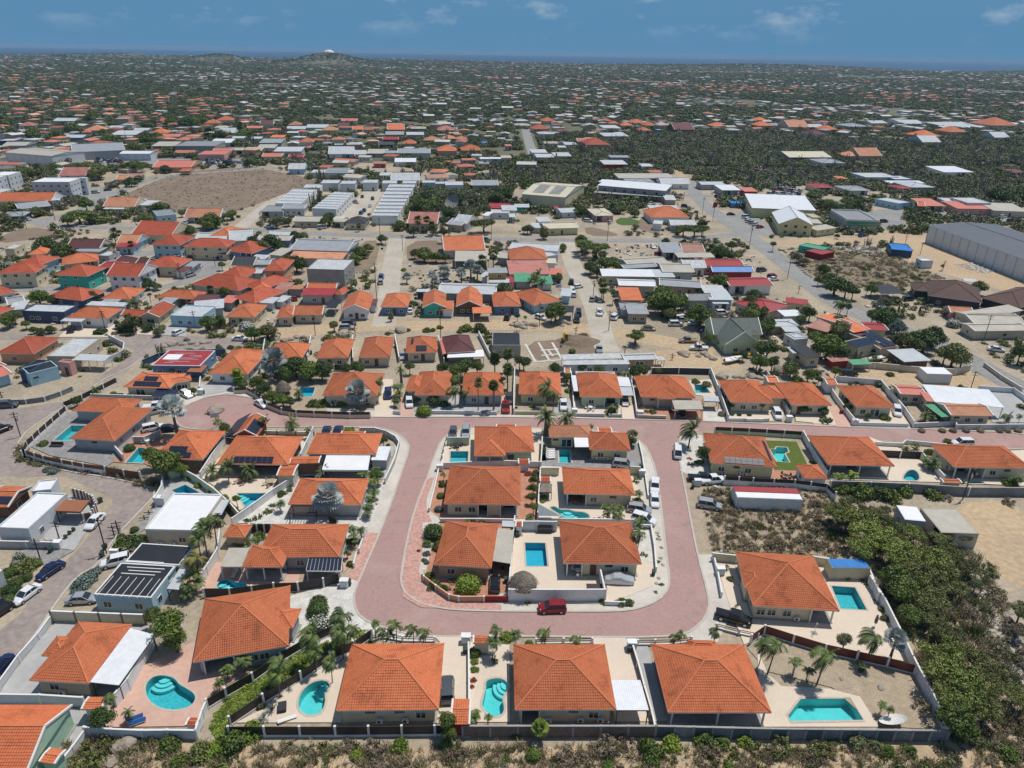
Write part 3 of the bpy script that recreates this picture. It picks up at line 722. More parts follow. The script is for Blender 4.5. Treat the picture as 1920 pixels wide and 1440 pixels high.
def vmesh(kind,leaf,var):
 k=(kind,leaf,var)
 if k not in _VC:
  if kind in ('coco','date','areca','fan','silver','yucca'): _VC[k]=(palm_mesh(kind,var*7+3,leaf),palm_trunk(kind,var*3+1))
  elif kind =='cactus':
   b=MB();rg=random.Random(var)
   for i in range(9):
    a=rg.random()*6.3;r_=rg.random()*.35;x,y=math.cos(a)*r_,math.sin(a)*r_;b.tube([(x*.4,y*.4,-.9),(x,y,-.5),(x*1.3,y*1.3,rg.uniform(.3,1.))],[.05,.07,.05],6)
   _VC[k]=(b.mesh('stems',[leaf]),None)
  elif kind =='flower':
   a=crown('ball',var+40,leaf);_VC[k]=(a,None)
  else: _VC[k]=(crown(kind,var*11+5,leaf),trunk_mesh(var,kind) if kind in ('round','flat') else None)
 return _VC[k]
_PET=[]
VN={'round': ('tree','tree'),'flat': ('spreading_tree','tree'),'bush': ('bush','bush'),'ball': ('clipped_bush','bush'),'scrub': ('dry_shrub','shrub'),'low': ('shrub','shrub'),'coco': ('coconut_palm','palm tree'),'date': ('date_palm','palm tree'),
 'areca': ('areca_palm','palm tree'),'fan': ('fan_palm','palm tree'),'silver': ('silver_palm','palm tree'),'yucca': ('agave','plant'),'cactus': ('cactus','cactus'),'flower': ('flowering_bush','bush')}
LW={'leaf_dark': 'dark green','leaf_mid': 'mid green','leaf_olive': 'olive green','leaf_grey': 'grey green','leaf_bright': 'bright yellow green','leaf_feathery': 'feathery green','leaf_silver': 'silvery','leaf_dry': 'dry brown','leaf_red': 'red leaved','petal_white': 'white flowering','palm_green': 'green','palm_yellow': 'yellowish','leaf_blue': 'blue green'}
NVEG=[0]
def veg(t,kind,x,y,r,h=None,leaf=None,label=None,fl=1.0,lod=0,group=None,var=None):
 """crown centre at picture point, r = crown radius in tile pixels, h = height of crown centre (trees)"""
 NVEG[0] += 1;s=TILES[t][2]
 ground=kind in ('bush','ball','scrub','low','flower','yucca','cactus')
 leaf=leaf or {'round': 'leaf_mid','flat': 'leaf_mid','bush': 'leaf_mid','ball': 'leaf_dark','scrub': 'leaf_dry','low': 'leaf_olive','coco': 'palm_green','date': 'palm_green','areca': 'palm_green','fan': 'palm_green','silver': 'leaf_silver','yucca': 'leaf_blue','cactus': 'leaf_dark','flower': 'leaf_dark'}[kind]
 p=G(t,x,y,h or 1.);rm=r/s*mpp(p)
 hc=h if h is not None else (rm*.35 if ground else rm*1.2)
 p=G(t,x,y,hc);base=Vector((p.x,p.y,0));var=rnd.randrange(3) if var is None else var
 me,tr=vmesh(kind,leaf,var);nm,cat=VN[kind];desc=LW[leaf]+' '+nm.replace('_',' ')
 if kind in ('date','fan','coco','areca') and lod < 2: pass
 rz=rnd.random()*6.28 if kind not in ('coco',) else rnd.uniform(-.5,.5)
 if lod >= 1 or tr is None and kind != 'flower':
  o=ob(nm,me,None,(p.x,p.y,hc if not ground else 0),rz,(rm,rm,rm*fl));info(o,label,cat,group,None,None if label else desc)
  if lod < 1 or tr is None: return o
  return o
 r_=thing(nm,label,cat,base,rz,group,None,None if label else desc)
 if kind =='flower':
  ob('foliage',me,r_,(0,0,0),0,(rm*.95,rm*.95,rm*.95*fl))
  if not _PET: rg=np.random.default_rng(3);_PET.append(quads_mesh('blossom',leaves(rg,np.array([[0,0,.35]]),np.array([.95]),420,.075,.8,.5),['petal_white']))
  ob('blossom',_PET[0],r_,(0,0,0),0,(rm,rm,rm*fl));return r_
 ob('crown',me,r_,(0,0,hc),0,(rm,rm,rm*fl))
 tw=max(rm,hc*.5) if kind in ('round','flat') else rm
 ob('trunk',tr,r_,(0,0,hc),0,(tw,tw,hc));return r_
def hedge(t,label,quad,h=1.2,leaf='leaf_dark',auto=None):
 P=[G(t,x,y,h) for x,y in quad];c=sum(P,Vector())/4;u=P[1]-P[0];a=math.atan2(u.y,u.x);w=u.length;d=((P[3]-P[0]).length)
 rg=np.random.default_rng(int(w*100));n=900;pt=(rg.random((n,3))-.5)*np.array([w,d,h])
 ax=rg.integers(0,3,n);
 for i in range(n):
  if ax[i] ==0: pt[i,0]=math.copysign(w/2,pt[i,0])
  elif ax[i] ==1: pt[i,1]=math.copysign(d/2,pt[i,1])
  else: pt[i,2]=h/2
 V=leaves(rg,pt,np.full(n,.12),4200,.15,1.);me=quads_mesh('hedge',V,[leaf]);o=ob('hedge',me,None,(c.x,c.y,h/2),a);info(o,label,'hedge',auto=auto);return o
# ---------------------------------------------------------------- scattered stuff
def scatter(name,label,cat,P,rz,sc,idx,protos):
 coll=bpy.data.collections.new(name+'_kinds')
 for i,me in enumerate(protos):
  o=bpy.data.objects.new('%s_kind_%02d' % (name,i),me);coll.objects.link(o)
 me=bpy.data.meshes.new(name);n=len(P);me.vertices.add(n);me.vertices.foreach_set('co',np.asarray(P,np.float32).reshape(-1))
 a=me.attributes.new('rz','FLOAT','POINT');a.data.foreach_set('value',np.asarray(rz,np.float32))
 a=me.attributes.new('sc','FLOAT_VECTOR','POINT');a.data.foreach_set('vector',np.asarray(sc,np.float32).reshape(-1))
 a=me.attributes.new('pi','INT','POINT');a.data.foreach_set('value',np.asarray(idx,np.int32))
 g=bpy.data.node_groups.new(name,'GeometryNodeTree');g.interface.new_socket('Geometry',in_out='INPUT',socket_type='NodeSocketGeometry');g.interface.new_socket('Geometry',in_out='OUTPUT',socket_type='NodeSocketGeometry')
 n_=g.nodes;l=g.links;gi=n_.new('NodeGroupInput');go=n_.new('NodeGroupOutput');ip=n_.new('GeometryNodeInstanceOnPoints');ci=n_.new('GeometryNodeCollectionInfo')
 ci.inputs['Collection'].default_value=coll;ci.inputs['Separate Children'].default_value=True;ci.inputs['Reset Children'].default_value=True
 def na(nm,ty):
  q=n_.new('GeometryNodeInputNamedAttribute');q.data_type=ty;q.inputs['Name'].default_value=nm;return q.outputs[0]
 cx=n_.new('ShaderNodeCombineXYZ');l.new(na('rz','FLOAT'),cx.inputs[2]);l.new(gi.outputs[0],ip.inputs['Points']);l.new(ci.outputs[0],ip.inputs['Instance'])
 ip.inputs['Pick Instance'].default_value=True;l.new(na('pi','INT'),ip.inputs['Instance Index']);l.new(cx.outputs[0],ip.inputs['Rotation']);l.new(na('sc','FLOAT_VECTOR'),ip.inputs['Scale']);l.new(ip.outputs[0],go.inputs[0])
 o=ob(name,me,kind='stuff');m=o.modifiers.new('scatter','NODES');m.node_group=g;info(o,label,cat);return o
# ---------------------------------------------------------------- vehicles
def loft(b,st,m=0):
 """stations (x, halfwidth, z_bottom, z_top)"""
 R_=[]
 for x,w,z0,z1 in st:
  i=len(b.v);hgt=z1-z0
  b.v += [(x,-w*.86,z0),(x,-w,z0+.12),(x,-w,z0+hgt*.62),(x,-w*.93,z0+hgt*.88),(x,-w*.80,z1),(x,w*.80,z1),(x,w*.93,z0+hgt*.88),(x,w,z0+hgt*.62),(x,w,z0+.12),(x,w*.86,z0)];R_.append(i)
 for a,c in zip(R_,R_[1:]):
  for j in range(10): b.f.append((a+j,a+(j+1) % 10,c+(j+1) % 10,c+j));b.m.append(m)
 b.f.append(tuple(R_[0]+j for j in range(9,-1,-1)));b.m.append(m);b.f.append(tuple(R_[-1]+j for j in range(10)));b.m.append(m)
CARS={  # body stations, cabin (bottom x0,x1, top x0,x1, z0,z1, halfwidth), wheels x, wheel radius, rear box
 'sedan': ([(-2.3,.72,.35,.80),(-2.22,.82,.25,.93),(-1.5,.88,.22,.99),(0,.89,.22,.97),(1.0,.89,.22,.95),(1.9,.85,.24,.80),(2.22,.74,.28,.62),(2.28,.6,.32,.5)],(-1.7,1.15,-1.0,.35,.93,1.42,.78),(-1.38,1.38),.33),
 'hatch': ([(-2.0,.72,.35,.90),(-1.95,.82,.25,1.0),(-1.3,.87,.22,1.03),(0,.88,.22,1.0),(.9,.88,.22,.98),(1.7,.84,.24,.82),(1.98,.72,.3,.6)],(-1.92,1.1,-1.6,.3,.96,1.5,.76),(-1.25,1.25),.32),
 'suv': ([(-2.3,.8,.42,1.0),(-2.25,.88,.3,1.1),(-1.5,.93,.28,1.13),(0,.94,.28,1.1),(1.1,.94,.28,1.08),(2.0,.9,.3,.95),(2.3,.8,.36,.75)],(-2.2,1.25,-1.95,.5,1.05,1.72,.83),(-1.4,1.42),.38),
 'pickup': ([(-2.7,.85,.5,.98),(-2.65,.92,.42,1.1),(-.9,.94,.38,1.1),(-.2,.95,.38,1.12),(1.3,.95,.38,1.12),(2.3,.92,.4,1.02),(2.68,.82,.45,.8)],(-.75,1.45,-.5,.75,1.06,1.78,.82),(-1.75,1.75),.42),
 'van': ([(-2.2,.8,.4,1.0),(-2.15,.84,.3,1.1),(-1,.85,.28,1.1),(1.2,.85,.28,1.1),(2.0,.82,.3,1.0),(2.2,.74,.36,.8)],(-2.15,2.0,-2.05,1.15,1.05,1.9,.80),(-1.4,1.35),.33)}
_CM={}
def car_meshes(kind,colr):
 k=(kind,colr)
 if k in _CM: return _CM[k]
 st,cb,wx,wr=CARS[kind];b=MB();loft(b,st);bx0,bx1,tx0,tx1,z0,z1,hw=cb
 if kind =='pickup': b.box(-2.55,-.85,-.72,.72,1.09,1.12)
 body=b.mesh('body',[colr])
 b=MB();b.v=[(bx0,-hw,z0),(bx1,-hw,z0),(bx1,hw,z0),(bx0,hw,z0),(tx0,-hw*.84,z1),(tx1,-hw*.84,z1),(tx1,hw*.84,z1),(tx0,hw*.84,z1)]
 b.f=[(3,2,1,0),(4,5,6,7),(0,1,5,4),(1,2,6,5),(2,3,7,6),(3,0,4,7)];b.m=[0]*6;glass=b.mesh('windows',['glass'])
 b=MB();w=hw*.85;b.box(tx0-.03,tx1+.05,-w,w,z1-.02,z1+.05)
 for sx in (-1,1):
  for xa,xb in ((bx0,tx0),(bx1,tx1),((bx0+bx1)/2-.05,(tx0+tx1)/2)):
   b.tube([(xa,sx*hw*1.0,z0),(xb,sx*hw*.86,z1)],.05,4)
 roof=b.mesh('roof',[colr])
 b=MB();b.tube([(0,-.11,0),(0,.11,0)],wr,14);wh=b.mesh('tyre',['rubber'])
 b=MB();b.tube([(0,-.12,0),(0,.12,0)],wr*.6,10);rim=b.mesh('rim',['steel'])
 _CM[k]=(body,glass,roof,wh,rim,st,wx,wr);return _CM[k]
tile_mat('tile_sage',(.19,.215,.185),.25)
NAMEC={'sedan': 'parked_car','hatch': 'parked_car','suv': 'parked_suv','pickup': 'pickup_truck','van': 'van'}
CATC={'sedan': 'car','hatch': 'car','suv': 'car','pickup': 'pickup truck','van': 'van'}
def car_at(p,hd,kind,colr,label=None,sc=1.,lod=0):
 body,glass,roof,wh,rim,st,wx,wr=car_meshes(kind,colr);desc=colr.replace('car_','')+' '+{'hatch': 'hatchback','pickup': 'pickup truck','suv': 'suv'}.get(kind,kind)
 p=Vector((p.x,p.y,p.z or .03))
 if lod:
  k=(kind,colr,'far')
  if k not in _CM:
   b=MB();loft(b,st);cb=CARS[kind][1];bx0,bx1,tx0,tx1,z0,z1,hw=cb;i=len(b.v)
   b.v += [(bx0,-hw,z0),(bx1,-hw,z0),(bx1,hw,z0),(bx0,hw,z0),(tx0,-hw*.84,z1),(tx1,-hw*.84,z1),(tx1,hw*.84,z1),(tx0,hw*.84,z1)]
   b.f += [(i,i+1,i+5,i+4),(i+1,i+2,i+6,i+5),(i+2,i+3,i+7,i+6),(i+3,i,i+4,i+7),(i+4,i+5,i+6,i+7)];b.m += [1]*4+[0]
   for x in wx:
    for s in (-1,1): b.tube([(x,s*.7,wr),(x,s*.92,wr)],wr,8,2)
   _CM[k]=b.mesh(NAMEC[kind],[colr,'glass','rubber'])
  o=ob(NAMEC[kind],_CM[k],None,p,hd,sc);info(o,label,CATC[kind],'parked vehicles',None,None if label else desc);return o
 r=thing(NAMEC[kind],label,CATC[kind],p,hd,'parked vehicles',None,None if label else desc);r.scale=(sc,sc,sc)
 ob('body',body,r);ob('windows',glass,r);ob('roof',roof,r)
 hw=max(s[1] for s in st)
 for x in wx:
  for s in (-1,1): w_=ob('wheel',wh,r,(x,s*(hw-.08),wr));ob('rim',rim,w_)
 for s in (-1,1):
  bx(r,'headlight','light_lens',st[-2][0]-.02,s*st[-2][1]*.72,st[-2][3]-.08,.14,.34,.14);bx(r,'tail_light','tail_lens',st[0][0]+.02,s*st[0][1]*.8,st[0][3]-.12,.1,.26,.2)
 return r
def car(t,kind,colr,rear,front,label=None,lod=0,sc=1.):
 a=G(t,*rear,.6);b=G(t,*front,.6);m=(a+b)/2;m.z=0;return car_at(m,math.atan2((b-a).y,(b-a).x),kind,colr,label,sc,lod)
def pole(t,x,y,ytop,label=None,arm=True,w=.13,mm='pole_wood',lamp=False,name='utility_pole',cat='utility pole'):
 """pole with foot at (x,y) and top at ytop"""
 p=G(t,x,y);lo,hi=1.,20.;Y=px(t,0,ytop)[1]
 for _ in range(30):
  k=(lo+hi)/2
  if proj((p.x,p.y,k))[1] > Y: lo=k
  else: hi=k
 r=thing(name,label,cat,p,rnd.uniform(-.4,.4),'utility poles along the streets',None,None if label else 'thin dark utility pole')
 ob('shaft',ucyl(mm,8),r,(0,0,lo/2),0,(w*1.6,w*1.6,lo))
 if arm:
  bx(r,'crossarm',mm,0,0,lo-.5,1.7,.1,.12);bx(r,'crossarm',mm,0,0,lo-1.2,1.2,.1,.1)
  for s in (-.7,0,.7): ob('insulator',ucyl('trim',6),r,(s,0,lo-.35),0,(.1,.1,.2))
  ob('transformer',ucyl('steel',8),r,(.3,0,lo-1.9),0,(.4,.4,.8)) if rnd.random() < .35 else None
 if lamp: bx(r,'lamp_head','steel',.4,0,lo,.9,.18,.1)
 return r
def rocks(t,pts,label,name='boulder',m='rock',sc=1.):
 for i,(x,y,r_) in enumerate(pts):
  p=G(t,x,y);rm=r_/TILES[t][2]*mpp(p)*sc;rg=random.Random(int(x*7+y));b=MB();import bmesh
  bm=bmesh.new();bmesh.ops.create_icosphere(bm,subdivisions=2,radius=1)
  for v in bm.verts:
   k=1+rg.uniform(-.14,.14);v.co=Vector((v.co.x*k*1.15,v.co.y*k,v.co.z*k*.62 + .18))
  me=bpy.data.meshes.new('boulder');bm.to_mesh(me);bm.free();me.materials.append(MATS[m])
  o=ob(name,me,None,p,rg.random()*6,rm);info(o,None,'boulder',None,None,label)
# ================================================================ THE PLACE
mat('pink_pavers',(.405,.245,.215),.85,.10,.05,.1,col2=(.36,.235,.21),fine=1.1,s2=1.7,fr=(.82,1.12));mat('grey_pavers',(.33,.275,.245),.85,.2,.12,.15,fine=1.0)
mat('asphalt',(.30,.295,.28),.9,.18,.10,fine=.8);mat('sidewalk',(.62,.58,.51),.85,.12,.2,col2=(.50,.46,.40),fine=1.8,fr=(.82,1.06));mat('kerb_mat',(.50,.46,.40),.85,.15,1.)
mat('patio_pale',(.68,.575,.455),.8,.08,.12,fine=2.6,fr=(.88,1.05));mat('patio_pink',(.60,.385,.30),.8,.12,.2,fine=1.6,fr=(.85,1.08));mat('patio_grey',(.42,.42,.41),.8,.15,.2,fine=1.2,fr=(.8,1.1));mat('patio_red',(.50,.24,.15),.8,.2,.5,fine=1.8)
mat('stamped_pink',(.58,.33,.27),.8,.3,1.6,.3,fine=2.8);mat('gravel_white',(.66,.64,.58),.9,.25,.6,.4,fine=6);mat('gravel_tan',(.42,.34,.24),.9,.2,.6,.3,fine=5);mat('slate',(.30,.29,.28),.8,.25,.8,fine=2)
mat('lawn',(.07,.14,.02),.95,.3,.6,.3,fine=5);mat('turf',(.10,.14,.02),.95,.12,.5,fine=3);mat('dirt_brown',(.25,.185,.13),.95,.25,.07,.4,fine=1.5);mat('dirt_tan',(.52,.385,.235),.95,.16,.05,.08,col2=(.42,.32,.21),fine=1.0)
mat('scrub_mid',(.42,.34,.235),.95,.3,.12,.4,col2=(.27,.21,.15),fine=2);mat('scrub_soil',(.27,.215,.14),.95,.35,.12,.4,fine=2);mat('concrete_light',(.47,.435,.37),.9,.2,.10,col2=(.40,.35,.275),fine=.7,fr=(.8,1.1))
# ---- pools
mk_pool('A',[(1090,860),(1105,800),(1160,755),(1240,750),(1310,772),(1345,820),(1400,850),(1455,885),(1470,925),(1440,975),(1370,1003),(1280,1010),(1190,990),(1120,940)],2,'large kidney shaped pool on the pink terrace behind the two blue loungers','pool_plaster',(1238,752))
mk_pool('B',[(322,920),(360,850),(430,800),(510,788),(556,815),(538,852),(515,890),(520,960),(490,1030),(420,1053),(352,1038),(318,985)],2,'oval pool left of the large bottom middle house, behind the dark slat fence','pool_plaster_pale',(556,812))
mk_pool('B',[(1722,795),(1780,773),(1850,775),(1893,815),(1887,868),(1848,905),(1852,950),(1865,1000),(1842,1048),(1790,1062),(1730,1030),(1690,980),(1712,900),(1725,840)],2,'curved narrow pool between the two large bottom houses, beside red and yellow shrubs','pool_plaster_pale',(1885,805))
mk_pool('D',[(475,80),(650,92),(740,260),(545,250)],0,'rectangular pool beside the large right hand house, by the long white boundary wall','pool_plaster')
mk_pool('D',[(150,1052),(245,928),(615,925),(713,1085),(165,1094)],0,'wide angular pool at the bottom right, near the white upturned dish','pool_plaster_pale')
mk_pool('E',[(405,266),(535,155),(655,158),(525,270)],0,'rectangular pool beside the L shaped house at the upper left bend of the road','pool_plaster')
mk_pool('E',[(945,432),(1040,322),(1085,325),(1092,400),(1070,437)],0,'narrow pool half hidden by the round tree on the left, behind a red slat fence','pool_plaster')
mk_pool('E',[(1290,642),(1390,600),(1500,660),(1335,672)],0,'triangular pool behind the white flat roofed house','pool_plaster_blue')
mk_pool('F',[(182,665),(412,665),(330,715),(240,768)],0,'wedge shaped pool tucked against the slanting white wall','pool_plaster_blue',(190,668))
mk_pool('F',[(640,487),(775,487),(765,553),(626,553)],0,'dark blue square pool beside the white flat patio roof','pool_plaster_blue',(650,490))
mk_pool('F',[(28,1345),(60,1315),(110,1312),(150,1330),(230,1337),(266,1365),(240,1393),(160,1402),(70,1393),(26,1370)],2,'small kidney shaped pool in front of the striped patio roof','pool_plaster_blue',(60,1325))
mk_pool('G',[(180,350),(312,350),(306,443),(177,443)],0,'square pool by the white wall at the top left of the central block','pool_plaster')
mk_pool('G',[(992,340),(1072,340),(1084,436),(996,436)],0,'small rectangular pool beside a row of white loungers in the central block','pool_plaster')
mk_pool('G',[(738,1036),(888,1038),(906,1211),(748,1211)],0,'deep blue rectangular pool behind the thatched palapa','pool_plaster_blue')
mk_pool('G',[(925,768),(960,762),(1000,790),(1060,785),(1110,803),(1180,805),(1222,830),(1215,860),(1120,858),(1030,856),(1000,820),(945,790)],2,'snaking free form pool beside the grey shade sail','pool_plaster_pale',(1060,790))
mk_pool('H',[(575,234),(604,237),(610,224),(664,226),(672,249),(650,258),(676,304),(612,299)],0,'L shaped pool set in green artificial turf','pool_plaster_pale')
mk_pool('H',[(1278,386),(1300,352),(1335,342),(1362,365),(1366,403),(1290,400)],2,'crescent shaped pool in the pale terrace by the grey block wall','pool_plaster')
mk_pool('H',[(1612,405),(1700,407),(1712,416),(1620,418)],1,'sliver of dark green pool behind the grey block wall at the right edge','pool_plaster')
mk_pool('J',[(457,617),(557,617),(537,680),(432,680)],0,'rectangular pool among dense shrubs behind the curved wall','pool_plaster_blue')
mk_pool('K',[(1410,600),(1480,598),(1520,655),(1420,655)],0,'green tinted pool beside the house with the grey carport on the upper street','pool_plaster')
mk_pool('I',[(868,712),(925,712),(930,726),(862,726)],0,'tiny pool in front of the solar roofed house on the left','pool_plaster')
# ---- ground, terrain, sea
fill('ground',[Vector((-430,8,0)),Vector((430,8,0)),Vector((430,560,0)),Vector((-430,560,0))],POOLS,0.,'sand')
def terr(x,y):
 D=math.hypot(x,y);X=960+FPX*x/max(y,1)
 z=0.
 for (cx,cy,sx,sy,hh) in HILLS: z += hh*math.exp(-((x-cx)/sx)**2-((y-cy)/sy)**2)
 z += max(0,min(1,(D-1500)/2500))*4*(math.sin(x*.0011+2)*math.cos(y*.0009)+.6*math.sin(x*.0031+y*.0017))+max(0,min(1,(D-1500)/2500))*6
 if -440 < x < 440 and -10 < y < 570: z=-4.
 if D > coast(x,y): z=min(z,0)-(D-coast(x,y))*.12
 return z
HILLS=[]
def coast(x,y): a=math.atan2(x,max(y,1));return 5900+1400*max(0,min(1,-a*2.5+.2))+160*math.sin(a*21)+90*math.sin(a*47)
def hill(X,D,w,dep,hh): x=(X-960)/FPX*D*1.08;HILLS.append((x,D,w,dep,hh))
hill(662,4300,150,200,46);hill(612,4280,190,220,14);hill(722,4350,190,220,18);hill(490,4800,170,200,34);hill(1330,5500,700,300,16);hill(1450,5400,500,300,8)
hill(1880,4900,600,400,24);hill(60,6600,900,500,38);hill(330,6600,700,400,22);hill(240,4500,110,120,18);hill(880,5200,400,300,6)
def terrain():
 b=MB();na,nr=150,120;ds=[0.]+[60*(7500/60)**(k/(nr-1)) for k in range(nr)]
 idx={}
 for i,D in enumerate(ds):
  for j in range(na+1):
   a=R(-62+124*j/na);DD=D
   if i ==len(ds)-1: DD=D*(1-.10*max(0,math.sin(a*2.2+.6))+.05*math.sin(a*17))
   x,y=DD*math.sin(a),DD*math.cos(a);z=terr(x,y)
   if i ==len(ds)-1: z=-40
   b.v.append((x,y,z if i else -4.))
 for i in range(len(ds)-1):
  for j in range(na):
   a=i*(na+1)+j;b.f.append((a,a+1,a+na+2,a+na+1));b.m.append(0)
 me=b.mesh('terrain',['far_soil']);me.polygons.foreach_set('use_smooth',[True]*len(me.polygons));ob('terrain',me,kind='structure')
mat('far_soil',(.17,.15,.10),.95,.4,.006,col2=(.075,.09,.045),fine=.05,s2=.03)
terrain()
b=MB();b.poly([(-24000,4000,-14),(24000,4000,-14),(24000,24800,-14),(-24000,24800,-14)]);ob('sea',b.mesh('sea',['sea_water']),kind='structure')
# ---- roads
PINK=[(475,747),(425,739),(387,745),(345,762),(325,782),(337,800),(362,806),(425,806),(500,801),(590,801),(675,801),(712,802),(745,812),(765,830),(767,845),(755,880),(735,940),(712,1000),(690,1050),(672,1092),(664,1112),(664,1137),(677,1160),(720,1178),(770,1190),(815,1195),(960,1193),(1170,1196),(1250,1194),(1285,1190),(1312,1172),(1330,1145),(1327,1112),(1310,1050),(1297,987),(1285,920),(1275,870),(1270,840),(1285,815),(1310,807),(1339,806),(1502,813),(1700,828),(1960,848),(1960,814),(1706,804),(1400,794),(1320,790),(1200,787),(1000,783),(819,782),(700,783),(613,778),(548,774),(505,763)]
sheet('paved_road','Z',PINK,.03,'pink_pavers',1)
def stain_road():
 m=MATS['pink_pavers'];n=m.node_tree.nodes;l=m.node_tree.links;b=n['Principled BSDF'];src=b.inputs['Base Color'].links[0].from_socket
 g=n.new('ShaderNodeNewGeometry')
 for sc,lo,hi,c,f in ((.35,.56,.72,(.27,.20,.185,1),.6),(1.4,.64,.70,(.18,.14,.13,1),.5),(.12,.56,.78,(.46,.36,.31,1),.6)):
  no=n.new('ShaderNodeTexNoise');no.inputs['Scale'].default_value=sc;no.inputs['Detail'].default_value=6;l.new(g.outputs['Position'],no.inputs['Vector'])
  r=n.new('ShaderNodeMapRange');r.inputs[1].default_value=lo;r.inputs[2].default_value=hi;r.inputs[4].default_value=f;l.new(no.outputs[0],r.inputs[0])
  x=n.new('ShaderNodeMix');x.data_type='RGBA';x.inputs[7].default_value=c;l.new(r.outputs[0],x.inputs[0]);l.new(src,x.inputs[6]);src=x.outputs[2]
 l.new(src,b.inputs['Base Color'])
stain_road()
LEFT=[(-60,765),(38,765),(125,752),(148,745),(195,702),(245,667),(252,657),(225,645),(185,636),(75,637),(-60,638),(-60,627),(75,625),(225,629),(325,628),(435,634),(480,637),(475,648),(425,653),(287,662),(265,672),(240,692),(185,715),(160,745),(120,762),(50,808),(40,822),(26,845),(30,854),(50,867),(125,884),(200,895),(262,908),(300,920),(250,972),(212,1012),(185,1060),(145,1080),(107,1128),(75,1180),(15,1255),(-60,1350),(-60,1195),(0,1182),(40,1150),(70,1100),(140,1037),(200,965),(212,945),(208,932),(140,900),(125,893),(0,893),(-60,893)]
sheet('side_street','Z',LEFT,.026,'grey_pavers')
road('main_road','Z',[(1290,340),(1308,372),(1340,400),(1400,440),(1440,470),(1500,515),(1545,555),(1600,585),(1700,622),(1790,660),(1860,700),(1960,752)],9,'asphalt')
road('cross_road','Z',[(1385,440),(1280,449),(1180,452),(960,449),(730,443),(580,438),(500,430),(400,433),(250,428),(120,425),(40,412),(-60,400)],7.5,'asphalt',.026)
road('dirt_road','Z',[(745,447),(738,480),(732,520),(728,560),(722,600),(718,612)],7.5,'concrete_light',.022)
road('gravel_road','Z',[(1062,452),(1068,480),(1078,505),(1095,535),(1112,570),(1122,600),(1130,635),(1140,660)],7,'concrete_light',.024)
road('gravel_lane','Z',[(440,632),(560,622),(700,610),(850,612),(960,608),(1060,612),(1160,625),(1300,650),(1340,660)],9,'dirt_tan',.018)
road('upper_road','Z',[(1170,362),(1255,364),(1335,368),(1440,372),(1500,373),(1600,380),(1720,395),(1960,402)],8,'asphalt',.02)
road('field_road','Z',[(560,312),(440,320),(320,328),(250,345),(195,375),(130,402),(60,418)],7,'asphalt',.022)
road('townhouse_road','Z',[(430,445),(470,410),(500,385),(530,368),(590,352)],7,'concrete_light',.018)
road('townhouse_street','Z',[(660,412),(672,395),(690,372),(706,356)],13,'concrete_light',.016)
road('back_road','Z',[(1290,342),(1270,320),(1200,305)],5,'dirt_tan',.012)
road('village_street','Z',[(375,520),(405,495),(395,478),(350,470),(220,478)],9,'asphalt',.02);road('village_lane','Z',[(0,545),(120,540),(250,548),(330,535),(400,505)],6,'asphalt',.016)
road('far_street','Z',[(1000,290),(990,262),(985,240)],9,'asphalt',.01)
